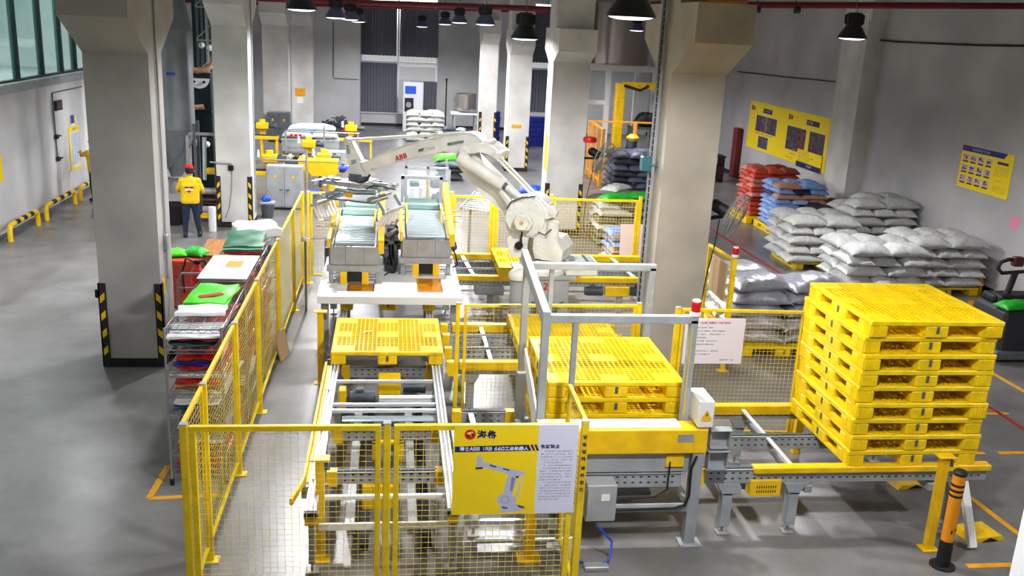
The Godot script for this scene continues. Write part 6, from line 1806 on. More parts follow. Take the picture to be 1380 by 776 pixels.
# posed standing worker; y up, facing -z; arms given as elbow and wrist for left and right
func worker(label: String, at: Vector3, turn: float, arms: Array, feet: Array, lean: float, has_print: bool) -> void:
	var t := thing("person", label, "person", at, turn)
	var hipl := V(-0.085, 0.80, 0); var hipr := V(0.085, 0.80, 0)
	var ch := V(0, 1.12, -lean * 0.3); var nk := V(0, 1.32, -lean * 0.55); var hd := V(0, 1.46, -lean * 0.8)
	var shl := V(-0.165, 1.25, -lean * 0.5); var shr := V(0.165, 1.25, -lean * 0.5)
	var kl: Vector3 = V(-0.10, 0.43, -0.02).lerp(feet[0], 0.3); kl.y = 0.43
	var kr: Vector3 = V(0.10, 0.43, -0.02).lerp(feet[1], 0.3); kr.y = 0.43
	var al: Vector3 = feet[0] + V(0, 0.08, 0); var ar: Vector3 = feet[1] + V(0, 0.08, 0)
	var torso := [[V(-0.07, 0.84, 0), V(0.07, 0.84, 0), 0.115, 0.115], [V(0, 0.84, 0.0), ch, 0.125, 0.135], [V(-0.075, 1.12, -lean * 0.3), V(0.075, 1.12, -lean * 0.3), 0.115, 0.115], [shl, shr, 0.062, 0.062], [V(-0.06, 1.22, -lean * 0.45), V(0.06, 1.22, -lean * 0.45), 0.10, 0.10]]
	var uarm := [[shl, arms[0], 0.050, 0.040], [shr, arms[2], 0.050, 0.040]]
	var legs := [[hipl, kl, 0.088, 0.058], [kl, al, 0.058, 0.038], [hipr, kr, 0.088, 0.058], [kr, ar, 0.058, 0.038]]
	var body := torso + uarm + legs + [[arms[0], arms[1], 0.042, 0.028], [arms[2], arms[3], 0.042, 0.028], [nk - V(0, 0.03, 0), hd - V(0, 0.06, 0), 0.052, 0.05]]
	for s in [0, 1]:
		var ft: Vector3 = feet[s]
		body.append([ft + V(0, 0.045, 0.05), ft + V(0, 0.035, -0.12), 0.035, 0.03])
	var g := net(body, 0.013)
	# head in finer cells, added to the same surface
	var hg := net([[hd + V(0, 0.02, 0.012), hd + V(0, 0.035, -0.015), 0.088, 0.083], [hd + V(0, -0.05, -0.03), hd + V(0, -0.065, -0.05), 0.055, 0.04], [hd + V(0, 0.01, -0.092), hd + V(0, -0.018, -0.108), 0.010, 0.014], [hd + V(-0.03, -0.052, -0.085), hd + V(0.03, -0.052, -0.085), 0.012, 0.012],
		[hd + V(-0.086, 0.015, 0.01), hd + V(-0.090, -0.02, 0.004), 0.016, 0.012], [hd + V(0.086, 0.015, 0.01), hd + V(0.090, -0.02, 0.004), 0.016, 0.012], [hd + V(0, -0.06, 0), nk, 0.055, 0.055]], 0.006, 0.015)
	var dl: Vector3 = (arms[1] - arms[0]).normalized(); var dr: Vector3 = (arms[3] - arms[2]).normalized()
	var hl := net(hand(arms[1], dl, V(0.4, -0.8, 0.1), 0.35) + [[arms[1] - dl * 0.03, arms[1], 0.027, 0.024]], 0.004, 0.008)
	var hr := net(hand(arms[3], dr, V(-0.4, -0.8, 0.1), 0.35) + [[arms[3] - dr * 0.03, arms[3], 0.027, 0.024]], 0.004, 0.008)
	for e in [hg, hl, hr]:
		var k := g.v.size()
		g.v.append_array(e.v); g.n.append_array(e.n); g.uv.append_array(e.uv)
		for i in e.ix: g.ix.append(i + k)
	part(t, "body", g, M.skin)
	for s in [-1.0, 1.0]:
		part(t, "eye", G().ball(hd + V(s * 0.033, 0.018, -0.088), Vector3.ONE * 0.011, 8, 6), M.white)
		part(t, "pupil", G().ball(hd + V(s * 0.033, 0.018, -0.097), Vector3.ONE * 0.0045, 6, 4), M.black)
	part(t, "mouth", G().ball(hd + V(0, -0.05, -0.096), V(0.022, 0.005, 0.004), 8, 4), M.dark_red)
	part(t, "hair", net([[hd + V(0, 0.03, 0.022), hd + V(0, 0.0, 0.03), 0.093, 0.085], [hd + V(-0.07, 0.0, 0.0), hd + V(0.07, 0.0, 0.0), 0.03, 0.03]], 0.009, 0.02, 0.0, [Plane(Vector3.DOWN, 0.05 - hd.y), Plane(Vector3.FORWARD, lean * 0.8 + 0.035)]), M.hair)
	var cp := part(t, "red_cap", net([[hd + V(0, 0.055, 0.008), hd + V(0, 0.065, -0.01), 0.094, 0.09]], 0.008, 0.02, 0.0, [Plane(Vector3.DOWN, -hd.y - 0.04)]), M.cap)
	part(cp, "peak", G().grid([[hd + V(-0.08, 0.045, -0.06), hd + V(0, 0.05, -0.09), hd + V(0.08, 0.045, -0.06)], [hd + V(-0.07, 0.035, -0.12), hd + V(0, 0.045, -0.165), hd + V(0.07, 0.035, -0.12)]]), M.cap)
	var sle := []
	for s in [0, 1]:
		var a: Vector3 = shl if s == 0 else shr
		var b: Vector3 = arms[0] if s == 0 else arms[2]
		sle.append([a, a.lerp(b, 0.70), 0.054, 0.055])
	var sh := part(t, "yellow_shirt", net(torso + sle + [[V(-0.075, 0.80, 0.0), V(-0.085, 1.14, -lean * 0.3), 0.112, 0.112], [V(0.075, 0.80, 0.0), V(0.085, 1.14, -lean * 0.3), 0.112, 0.112], [V(0, 1.30, -lean * 0.5), nk, 0.06, 0.056]], 0.012, 0.02, 0.009, [Plane(Vector3.DOWN, -0.76)]), M.shirt)
	if has_print:
		for q in [[-0.05, 1.13, 0.05, 0.022], [0.05, 1.13, 0.05, 0.022]]:
			part(sh, "dark_print", G().box(V(q[0], q[1], 0.148 - lean * 0.3), V(q[2] * 1.7, q[3], 0.008)), M.black)
		part(sh, "white_print", G().box(V(0, 1.075, 0.151 - lean * 0.2), V(0.16, 0.03, 0.008)), M.white)
		part(sh, "red_print", G().box(V(0, 1.04, 0.152 - lean * 0.2), V(0.05, 0.05, 0.008), Basis(Vector3.BACK, 0.5)), M.red)
	part(t, "jeans", net(legs + [[V(-0.06, 0.82, 0), V(0.06, 0.82, 0), 0.112, 0.112]], 0.013, 0.03, 0.012, [Plane(Vector3.UP, 0.9), Plane(Vector3.DOWN, -0.075)]), M.jeans)
	for s in [0, 1]:
		var ft: Vector3 = feet[s]
		part(t, "shoe", net([[ft + V(0, 0.05, 0.055), ft + V(0, 0.04, -0.13), 0.042, 0.036], [ft + V(0, 0.08, 0.03), ft + V(0, 0.05, 0.04), 0.045, 0.045]], 0.01, 0.02, 0.002, [Plane(Vector3.DOWN, 0.0)]), M.black)

func people() -> void:
	worker("worker seen from behind in a yellow shirt, red cap and jeans, legs apart", V(-4.36, 0, -20.95), 0.10, [V(-0.27, 1.02, -0.10), V(-0.16, 0.98, -0.30), V(0.26, 1.0, -0.08), V(0.20, 0.94, -0.29)], [V(-0.13, 0, 0.03), V(0.17, 0, -0.03)], 0.08, true)
	worker("worker in a yellow shirt by the left wall, mostly hidden, arm raised to the board", V(-7.45, 0, -24.75), 1.0, [V(-0.20, 1.18, -0.22), V(-0.06, 1.22, -0.42), V(0.24, 1.02, -0.12), V(0.16, 1.1, -0.33)], [V(-0.10, 0, 0.0), V(0.10, 0, 0.0)], 0.05, false)

# ---------------------------------------------------------------- left side and the hall behind
func left_side() -> void:
	for q in [[-20.15, -21.75, "nearest striped wheel stop rail along the left wall"], [-22.3, -24.3, "second striped wheel stop rail along the left wall"], [-24.75, -26.4, "farthest striped wheel stop rail, by the worker at the left wall"]]:
		var t := thing("wheel_stop_rail", q[2], "rail", V(-7.86, 0, 0))
		var z0: float = q[0]; var z1: float = q[1]
		var h := 0.34
		part(t, "end_bend", G().pipe([V(0, 0.0, z0), V(0, h * 0.6, z0), V(0, h * 0.9, z0 - 0.03), V(0, h, z0 - 0.12)], 0.055, 12), M.yellow)
		part(t, "end_bend", G().pipe([V(0, h, z1 + 0.12), V(0, h * 0.9, z1 + 0.03), V(0, h * 0.6, z1), V(0, 0.0, z1)], 0.055, 12), M.yellow)
		var n := 7
		for k in n:
			var a := z0 - 0.11 + (z1 - z0 + 0.22) * k / n
			var b := z0 - 0.11 + (z1 - z0 + 0.22) * (k + 1) / n
			part(t, "black_band" if k % 2 else "yellow_band", G().tube(V(0, h, a), V(0, h, b), 0.055, 12), M.black if k % 2 else M.yellow)
	# silo
	var s := thing("silo", "grey steel silo with a cone bottom and a small blue nameplate, behind the near column", "silo", V(-5.05, 0, -22.9))
	part(s, "cylinder", G().lathe([Vector2(0.47, 2.15), Vector2(0.47, 3.98), Vector2(0.49, 3.98), Vector2(0.49, 4.02), Vector2(0.47, 4.02), Vector2(0.47, 4.35), Vector2(0.49, 4.35), Vector2(0.49, 4.39)], 32), M.silo)
	part(s, "filter_hood", G().lathe([Vector2(0.49, 4.39), Vector2(0.33, 5.2), Vector2(0.33, 5.8)], 28), M.silo)
	part(s, "cone", G().lathe([Vector2(0.14, 1.02), Vector2(0.47, 2.15)], 32), M.silo)
	part(s, "outlet", G().lathe([Vector2(0.19, 0.62), Vector2(0.19, 0.95), Vector2(0.21, 0.95), Vector2(0.21, 1.02), Vector2(0.14, 1.02)], 20), M.steel)
	part(s, "blue_nameplate", G().bb(-0.02, 3.40, 0.475, 0.18, 3.46, 0.482), M.blue_bag)
	for q in [[-0.48, 0.30], [0.50, 0.28], [-0.4, -0.4], [0.45, -0.4]]:
		part(s, "leg", G().bb(q[0] - 0.03, 0, q[1] - 0.03, q[0] + 0.03, 2.3, q[1] + 0.03), M.paint_dark)
	part(s, "brace", G().bar(V(-0.48, 0.9, 0.3), V(0.5, 1.9, 0.28), 0.03, 0.03).bar(V(-0.48, 1.0, 0.3), V(0.5, 1.0, 0.28), 0.03, 0.03), M.paint_dark)
	var bk := thing("bucket", "black plastic tub on the floor left of the worker", "bucket", V(-5.02, 0, -22.25))
	part(bk, "body", G().lathe([Vector2(0.001, 0.0), Vector2(0.23, 0.0), Vector2(0.27, 0.46), Vector2(0.29, 0.46), Vector2(0.29, 0.48), Vector2(0.255, 0.48), Vector2(0.22, 0.03)], 24), M.black)
	# support tower and packing scale between silo and column
	var tw := thing("steel_tower", "dark steel service tower with pipes between the silo and the column", "tower", V(-4.55, 0, -25.4))
	for q in [[-0.35, 0.5], [0.45, 0.5], [-0.35, -0.9], [0.45, -0.9]]:
		part(tw, "upright", G().bb(q[0] - 0.04, 0, q[1] - 0.04, q[0] + 0.04, 6.2, q[1] + 0.04), M.frame_green)
	for k in 6:
		part(tw, "cross_rail", G().bb(-0.35, 0.9 + 0.8 * k, 0.47, 0.45, 0.94 + 0.8 * k, 0.53).bar(V(-0.35, 0.9 + 0.8 * k, 0.5), V(0.45, 1.7 + 0.8 * k, 0.5), 0.025, 0.025), M.steel)
	for k in 5:
		part(tw, "pipe", G().tube(V(-0.3 + 0.16 * k, 0.8, 0.1 - 0.1 * k), V(-0.3 + 0.16 * k, 5.9, 0.1 - 0.1 * k), 0.03 + 0.008 * (k % 3), 10), M.steel if k % 2 else M.frame_green)
	part(tw, "platform", G().bb(-0.5, 1.86, 0.7, 0.6, 1.92, -1.0), M.steel)
	part(tw, "dark_back_panel", G().bb(-0.7, 0.0, -1.1, 0.8, 6.0, -1.15), M.paint_dark)
	var sc := thing("packing_scale", "dark packing scale with a white rounded plate and two black knobs, high behind the silo", "machine", V(-4.58, 0, -23.5))
	part(sc, "post", G().bb(-0.25, 0, -0.3, 0.28, 2.5, -0.1, 0.02), M.frame_green)
	part(sc, "case", G().bb(-0.26, 2.5, -0.3, 0.3, 3.4, 0.0, 0.03), M.frame_green)
	part(sc, "white_plate", G().extrude(P2(arc(0.02, 3.30, 0.24, 180, 360, 16)), 0.02, Transform3D(Basis.IDENTITY, V(0, -0.02, 0.012))), M.white)
	for x in [-0.09, 0.14]:
		part(sc, "black_knob", G().tube(V(x, 3.20, 0.02), V(x, 3.20, 0.06), 0.03, 14), M.black)
	part(sc, "orange_hose", G().pipe([V(-0.3, 3.50, 0.05), V(0.0, 3.46, 0.08), V(0.22, 3.50, 0.08), V(0.34, 3.62, 0.05), V(0.38, 3.8, 0.0)], 0.07, 12), M.sack_tan)
	part(sc, "orange_hose", G().pipe([V(-0.28, 2.72, 0.05), V(-0.1, 2.6, 0.08), V(0.12, 2.62, 0.08)], 0.06, 12), M.sack_tan)
	for q in [[0.3, 4.0], [0.12, 4.05], [-0.1, 1.75], [0.15, 1.72]]:
		part(sc, "white_lamp_bulb", G().ball(V(q[0], q[1], 0.05), Vector3.ONE * 0.075, 12, 8), M.white)
	# bagging machine where the worker stands
	var bm := thing("bagging_machine", "grey bagging machine with pipes and a yellow box in front of the worker", "machine", V(-4.35, 0, -22.6))
	part(bm, "cabinet", G().bb(0.25, 0.9, 0.1, 0.55, 1.85, -0.4, 0.015), M.paint_dark)
	part(bm, "frame", G().bb(-0.4, 0, 0.0, -0.34, 2.1, -0.06).bb(0.3, 0, 0.0, 0.36, 2.1, -0.06).bb(-0.4, 2.04, 0.0, 0.55, 2.1, -0.06), M.steel)
	part(bm, "yellow_box", G().bb(0.05, 1.14, 0.05, 0.26, 1.28, -0.1, 0.01), M.yellow)
	for k in 3:
		part(bm, "roller", G().tube(V(-0.05, 0.30 + 0.22 * k, 0.06), V(0.58, 0.30 + 0.22 * k, 0.06), 0.08, 14), [M.paint_grey, M.dark_red, M.steel][k])
	part(bm, "air_cylinder", G().tube(V(0.0, 1.0, 0.0), V(0.02, 2.0, -0.02), 0.05, 12), M.zinc)
	part(bm, "hand_wheel", G().tube(V(0.42, 0.72, 0.06), V(0.42, 0.72, 0.10), 0.14, 18), M.rubber)
	part(bm, "table_plate", G().bb(-0.1, 0.12, 0.2, 0.6, 0.18, -0.4), M.yellow)
	single("white_drum", G().lathe([Vector2(0.001, 0), Vector2(0.085, 0), Vector2(0.085, 0.55), Vector2(0.07, 0.57), Vector2(0.001, 0.57)], 18), M.white, "slim white drum on the floor by the column's corner guard", "drum", V(-4.02, 0, -21.55))
	# clutter behind the wire racks
	var cr := thing("red_crate", "red plastic crate with green bags on it behind the wire racks", "crate", V(-3.5, 0, -15.9))
	part(cr, "body", G().bb(-0.32, 0.55, -0.2, 0.30, 0.82, 0.25, 0.01).bb(-0.30, 0.02, -0.2, 0.28, 0.28, 0.24, 0.01).bb(-0.31, 0.28, -0.2, 0.29, 0.55, 0.24, 0.01), M.sack_orange)
	put_sack("green_bag", V(-3.62, 0.83, -15.95), V(0.4, 0.12, 0.3), 0.2, M.bag_green, "small light green bag on the left of the red crate", "green bags on the crate", 0)
	put_sack("green_bag", V(-3.28, 0.83, -16.0), V(0.36, 0.14, 0.3), -0.3, M.green, "small dark green bag on the right of the red crate", "green bags on the crate", 1)
	var bx := thing("cardboard_box", "brown cardboard box with a tilted lid behind the wire racks", "cardboard box", V(-2.95, 0, -16.4))
	part(bx, "body", G().bb(-0.28, 0, -0.3, 0.34, 0.78, 0.3, 0.006), M.card)
	part(bx, "lid", G().bar(V(-0.30, 0.80, 0.3), V(-0.15, 0.95, -0.3), 0.03, 0.02).quad_lid(V(-0.28, 0.79, 0.3), V(0.34, 0.79, 0.3), V(0.36, 0.93, -0.3), V(-0.26, 0.93, -0.3), 0.02), M.card)
	var fe := thing("fire_extinguisher", "red fire extinguisher hung with black hose behind the wire racks", "extinguisher", V(-2.95, 0, -14.4))
	part(fe, "cylinder", G().lathe([Vector2(0.001, 0.62), Vector2(0.085, 0.62), Vector2(0.085, 1.0), Vector2(0.05, 1.06), Vector2(0.03, 1.1)], 18), M.red)
	part(fe, "valve", G().bb(-0.03, 1.1, -0.02, 0.06, 1.16, 0.02), M.black)
	part(fe, "hose", G().pipe([V(0.03, 1.14, 0.02), V(0.14, 1.18, 0.06), V(0.2, 1.0, 0.08), V(0.16, 0.7, 0.08)], 0.018, 8), M.black)
	part(fe, "hose", G().pipe([V(-0.03, 1.14, 0.02), V(-0.14, 1.2, 0.06), V(-0.2, 1.0, 0.08), V(-0.18, 0.66, 0.08)], 0.018, 8), M.black)
	part(fe, "stand", G().bb(-0.1, 0, -0.1, 0.1, 0.62, 0.1, 0.01), M.paint_dark)
	var tr := thing("hand_trolley", "grey tube hand trolley parked between the near column and the racks", "trolley", V(-2.82, 0, -13.2))
	part(tr, "frame", G().pipe([V(-0.2, 0.1, 0.0), V(-0.2, 1.1, -0.25), V(-0.15, 1.2, -0.28), V(0.15, 1.2, -0.28), V(0.2, 1.1, -0.25), V(0.2, 0.1, 0.0)], 0.018, 8), M.steel)
	for k in 4:
		part(tr, "rung", G().tube(V(-0.2, 0.25 + 0.25 * k, -0.04 - 0.06 * k), V(0.2, 0.25 + 0.25 * k, -0.04 - 0.06 * k), 0.012, 6), M.steel)
	part(tr, "toe_plate", G().bb(-0.22, 0.03, 0.0, 0.22, 0.05, 0.25), M.steel)
	for x in [-0.24, 0.24]:
		part(tr, "wheel", G().tube(V(x - 0.025, 0.1, -0.05), V(x + 0.025, 0.1, -0.05), 0.1, 16), M.rubber)
	single("wooden_board", G().bb(-0.18, 0, -0.012, 0.18, 0.42, 0.012), M.board_tan, "small wooden board leaning on the foot of the left fence", "board", V(-1.50, 0.01, -13.2)).rotation = V(-0.2, 1.35, 0.0)

func cabinet(called: String, label: String, at: Vector3, w: float, h: float, d: float, m: Material) -> void:
	var t := thing(called, label, "cabinet", at)
	part(t, "body", G().bb(-w / 2, 0.06, -d, w / 2, h, -0.02, 0.008), m)
	part(t, "plinth", G().bb(-w / 2 + 0.03, 0, -d + 0.03, w / 2 - 0.03, 0.06, -0.05), M.black)
	for s in [-1.0, 1.0]:
		var dr := part(t, "door", G().bb(s * 0.006, 0.09, -0.02, s * (w / 2 - 0.012), h - 0.02, 0.0, 0.005), m)
		part(dr, "handle", G().bb(s * 0.04, h * 0.46, 0.0, s * 0.13, h * 0.46 + 0.02, 0.025, 0.004), M.black)
		part(dr, "warning_triangle", G().extrude(P2([-0.045, 0, 0.045, 0, 0, 0.08]), 0.003, Transform3D(Basis.IDENTITY, V(s * w * 0.25, h * 0.74, 0.001))), M.yellow)
		part(dr, "warning_strip", G().bb(s * w * 0.25 - 0.05, h * 0.74 - 0.035, 0.0, s * w * 0.25 + 0.05, h * 0.74 - 0.012, 0.002), M.line)

func yellow_line(label: String, at: Vector3, L: float, h: float) -> void:   # a stretch of packing line: yellow beams on legs with a sewing head
	var t := thing("packing_line", label, "machine", at)
	part(t, "bed", G().bb(-L / 2, h - 0.12, -0.2, L / 2, h, 0.2, 0.01), M.yellow)
	part(t, "belt", G().bb(-L / 2, h, -0.16, L / 2, h + 0.015, 0.16), M.rubber)
	var n := maxi(2, int(L / 0.7))
	for k in n + 1:
		var x := -L / 2 + 0.05 + (L - 0.1) * k / n
		part(t, "leg", G().bb(x - 0.03, 0, -0.16, x + 0.03, h - 0.1, -0.1), M.yellow)
		part(t, "leg", G().bb(x - 0.03, 0, 0.1, x + 0.03, h - 0.1, 0.16), M.yellow)
	part(t, "column", G().bb(-0.09, h, -0.3, 0.09, h + 0.52, -0.16, 0.01), M.yellow)
	part(t, "sewing_head", G().bb(-0.20, h + 0.20, -0.26, 0.22, h + 0.42, 0.02, 0.03), M.yellow)
	part(t, "thread_spool", G().lathe([Vector2(0.05, 0), Vector2(0.03, 0.2), Vector2(0.001, 0.21)], 12, Transform3D(Basis.IDENTITY, V(-0.28, h + 0.35, 0))), M.white)
	motor(t, V(0.30, h + 0.32, -0.1), 0.0, M.motor, 0.09, 0.22)

func back_hall() -> void:
	cabinet("switch_cabinet", "light grey two door switch cabinet near the column, standing in front", V(-2.69, 0, -24.15), 0.90, 1.13, 0.4, M.paint_grey)
	cabinet("switch_cabinet", "light grey two door switch cabinet behind the robot's wrist", V(-1.52, 0, -28.1), 0.92, 1.0, 0.4, M.paint_grey)
	cabinet("switch_cabinet", "dark grey cabinet far back on the left against the columns", V(-4.35, 0, -37.4), 0.85, 1.15, 0.5, M.paint_dark)
	var bin := thing("waste_bin", "grey lidded bin in front of the left switch cabinet", "bin", V(-3.0, 0, -23.25))
	part(bin, "body", G().lathe([Vector2(0.001, 0), Vector2(0.17, 0), Vector2(0.21, 0.34)], 4, Transform3D(Basis(Vector3.UP, PI / 4), Vector3.ZERO)), M.paint_dark)
	part(bin, "lid", G().bb(-0.17, 0.34, -0.17, 0.17, 0.39, 0.17, 0.01), M.paint_grey)
	put_sack("blue_rag", V(-3.03, 0.39, -23.25), V(0.22, 0.14, 0.14), 0.4, M.blue_bag, "crumpled blue bag on top of the grey bin", "", 2)
	yellow_line("yellow sewing line just behind the left cabinet, with white spools", V(-3.3, 0, -26.0), 1.2, 0.72)
	yellow_line("yellow packing line in the middle, behind the gripper", V(-1.9, 0, -27.0), 1.6, 0.66)
	yellow_line("yellow packing line far left behind the column", V(-4.4, 0, -33.0), 1.1, 0.8)
	yellow_line("yellow packing line farthest back, by the white sacks", V(-1.4, 0, -33.2), 1.5, 0.8)
	yellow_line("low yellow conveyor section right of the left switch cabinet", V(-1.35, 0, -23.6), 1.0, 0.42)
	yellow_line("yellow packing line between the bench and the big trough", V(-2.5, 0, -29.0), 1.5, 0.75)
	var rt := thing("roller_table", "dark roller table with grey drums at the left, behind the switch cabinet", "machine", V(-2.55, 0, -27.9))
	part(rt, "frame", G().bb(-0.5, 0.55, -0.3, 0.6, 0.75, 0.3, 0.02), M.motor)
	for k in 5:
		part(rt, "drum", G().tube(V(-0.4 + 0.2 * k, 0.82, -0.28), V(-0.4 + 0.2 * k, 0.82, 0.28), 0.07, 14), M.rubber if k % 2 else M.paint_grey)
	for q in [[-0.42, -0.24], [0.5, -0.24], [-0.42, 0.24], [0.5, 0.24]]:
		part(rt, "leg", G().bb(q[0] - 0.03, 0, q[1] - 0.03, q[0] + 0.03, 0.56, q[1] + 0.03), M.motor)
	var hp := thing("hopper_box", "big yellow trough between the two switch cabinets", "hopper", V(-1.98, 0, -25.9))
	part(hp, "trough", G().extrude(P2([-0.50, 1.05, 0.55, 1.05, 0.55, 0.84, 0.50, 0.66, -0.15, 0.66, -0.22, 0.8, -0.50, 0.8]), 0.5), M.yellow)
	part(hp, "rim", G().bb(-0.52, 1.04, -0.27, 0.57, 1.08, 0.27, 0.008), M.yellow)
	part(hp, "leg", G().bb(-0.45, 0, -0.2, -0.38, 0.8, 0.2), M.yellow)
	part(hp, "leg", G().bb(0.40, 0, -0.2, 0.47, 0.66, 0.2), M.yellow)
	motor(hp, V(0.68, 0.85, 0.1), 0.0, M.blue_motor, 0.12, 0.2)
	var lw := thing("packing_bench", "grey bench carrying white sacks at the back left", "bench", V(-2.6, 0, -31.1))
	part(lw, "top", G().bb(-0.9, 0.94, -0.35, 0.95, 1.0, 0.35), M.paint_grey)
	part(lw, "front", G().bb(-0.88, 0.6, 0.30, 0.93, 0.94, 0.33), M.paint_grey)
	part(lw, "leg", G().bb(-0.85, 0, -0.3, -0.78, 0.95, 0.3), M.paint_dark)
	part(lw, "leg", G().bb(0.83, 0, -0.3, 0.9, 0.95, 0.3), M.paint_dark)
	var rl := thing("guard_rail", "grey tube railing across the packing lines at the left", "railing")
	part(rl, "rail", G().tube(V(-3.62, 1.16, -25.0), V(-2.2, 1.16, -25.0), 0.025, 8).tube(V(-3.3, 1.3, -30.2), V(-1.0, 1.3, -30.2), 0.025, 8), M.steel)
	for q in [[-3.6, -25.0, 1.16], [-2.2, -25.0, 1.45], [-3.3, -30.2, 1.3], [-2.1, -30.2, 1.5], [-1.05, -30.2, 1.3]]:
		part(rl, "post", G().tube(V(q[0], 0, q[1]), V(q[0], q[2], q[1]), 0.03, 8), M.steel)
	single("blue_motor_unit", G().tube(V(-0.15, 0.45, 0), V(0.15, 0.45, 0), 0.13, 16).bb(-0.1, 0, -0.1, 0.1, 0.35, 0.1).tube(V(0.15, 0.45, 0), V(0.3, 0.45, 0), 0.06, 12), M.blue_motor, "bright blue motor on a stand right of the left switch cabinet", "motor", V(-1.95, 0.0, -24.0))
	single("red_toolbox", G().bb(-0.32, 0, -0.2, 0.32, 0.3, 0.2, 0.03).bb(-0.2, 0.3, -0.15, 0.2, 0.4, 0.15, 0.03), M.pink_red, "red box on the floor before the white closet wall", "box", V(-1.75, 0.0, -40.9))
	rng.seed = 5
	var sp := G()
	for k in 60:
		var a := V(rng.randf_range(-0.4, 0.5), rng.randf_range(0.05, 0.6), rng.randf_range(-0.4, 0.4))
		a.y *= 1.0 - absf(a.x) * 0.8
		sp.bar(a, a + V(rng.randf_range(-0.25, 0.3), rng.randf_range(-0.04, 0.22), rng.randf_range(-0.3, 0.3)), 0.05, 0.04)
	var scrap := single("scrap_heap", sp, M.motor, "heap of dark scrap metal parts by the far left column", "scrap heap", V(-2.5, 0.02, -41.9))
	scrap.set_meta("kind", "stuff")
	# machine with blue screen, steel pan and stand
	var cm := thing("control_cabinet", "white control cabinet with a lit blue screen under the back window", "cabinet", V(0.95, 0, -42.4))
	part(cm, "body", G().bb(-0.45, 0, -0.4, 0.45, 2.2, 0.0, 0.02), M.white)
	part(cm, "screen", G().bb(-0.36, 1.68, 0.0, 0.12, 2.02, 0.02, 0.004), M.screen_glow)
	part(cm, "opening", G().bb(-0.38, 0.9, 0.0, 0.02, 1.5, 0.015), M.black)
	part(cm, "gauge", G().tube(V(-0.2, 1.2, 0.015), V(-0.2, 1.2, 0.05), 0.12, 16), M.steel)
	var scl := OmniLight3D.new()
	scl.name = "screen_light"
	scl.light_color = Color(0.1, 0.3, 1.0)
	scl.light_energy = 0.08
	scl.omni_range = 30.0
	scl.light_size = 0.15
	scl.shadow_enabled = true
	scl.position = V(-0.12, 1.85, 0.12)
	cm.add_child(scl)
	var pan := thing("mixing_pan", "round steel mixing pan on a tall stand behind the far column", "mixer", V(3.1, 0, -39.6))
	part(pan, "pan", G().lathe([Vector2(0.001, 1.35), Vector2(0.40, 1.35), Vector2(0.42, 1.4), Vector2(0.42, 1.98), Vector2(0.44, 2.0)], 28), M.tank)
	part(pan, "shelf", G().bb(-0.65, 1.15, -0.4, 0.5, 1.22, 0.45, 0.01), M.white)
	for q in [[-0.49, 0.36], [0.40, 0.36], [-0.49, -0.33], [0.40, -0.33]]:
		part(pan, "leg", G().bb(q[0] - 0.05, 0, q[1] - 0.05, q[0] + 0.05, 1.15, q[1] + 0.05), M.steel)
	single("standing_pole", G().tube(V(0, 0.02, 0), V(0, 2.35, 0), 0.03, 8).tube(V(0, 0, 0), V(0, 0.03, 0), 0.2, 16).ball(V(0, 2.35, 0), Vector3.ONE * 0.06, 10, 6), M.black, "thin black pole on a round foot right of the short curtain", "pole", V(2.42, 0, -42.6))
	var tb := thing("work_table", "dark work table with clutter right of the far white sacks", "table", V(2.6, 0, -38.6))
	part(tb, "top", G().bb(-0.6, 0.5, -0.35, 0.5, 0.55, 0.35, 0.01), M.motor)
	part(tb, "leg", G().bb(-0.55, 0, -0.3, -0.5, 0.5, 0.3), M.motor)
	part(tb, "leg", G().bb(0.4, 0, -0.3, 0.45, 0.5, 0.3), M.motor)
	put_sack("grey_bundle", V(2.35, 0.55, -38.6), V(0.5, 0.2, 0.35), 0.3, M.sack_slate, "grey bundle on the left of the dark work table", "bundles on the work table", 1)
	put_sack("grey_bundle", V(2.85, 0.55, -38.6), V(0.4, 0.14, 0.35), -0.3, M.film_blue, "pale blue bundle on the right of the dark work table", "bundles on the work table", 3)
	# blue crates
	for c in [[4.05, -38.4, 7, "left of the yellow-plated column"], [6.05, -39.0, 6, "right of the yellow-plated column"]]:
		for k in c[2]:
			var t := thing("blue_crate", "blue plastic crate, %s from the bottom, of the pile %s" % [nth(k), c[3]], "crate", V(c[0] + 0.02 * (k % 2), 0.02 + 0.20 * k, c[1]), 0, "blue crates " + c[3])
			part(t, "body", G().bb(-0.33, 0.0, -0.25, 0.33, 0.17, 0.25, 0.01), M.blue)
			part(t, "rim", G().bb(-0.35, 0.15, -0.27, 0.35, 0.19, 0.27, 0.006), M.blue)
	var rm := thing("steel_frame_stand", "white steel frame stand carrying the big silver tank", "stand", V(8.0, 0, -35.5))
	for q in [[-0.95, 1.3], [-0.15, 1.3], [1.6, 1.3], [-0.95, -1.3], [1.6, -1.3]]:
		part(rm, "upright", G().bb(q[0] - 0.09, 0, q[1] - 0.09, q[0] + 0.09, 3.42, q[1] + 0.09), M.white)
	part(rm, "top_beam", G().bb(-1.1, 3.42, 1.22, 1.8, 3.62, 1.38).bb(-1.1, 3.42, -1.38, 1.8, 3.62, -1.22).bb(-1.1, 3.42, -1.3, -0.95, 3.62, 1.3).bb(1.5, 3.42, -1.3, 1.7, 3.62, 1.3), M.white)
	part(rm, "mid_beam", G().bb(-0.95, 2.2, 1.24, -0.15, 2.36, 1.36), M.white)
	var tk := thing("silver_tank", "big shiny steel tank standing on the white frame", "tank", V(8.45, 3.62, -35.5))
	part(tk, "shell", G().lathe([Vector2(0.001, 0), Vector2(1.15, 0.0), Vector2(1.15, 2.2), Vector2(0.8, 2.5), Vector2(0.001, 2.6)], 40), M.tank)
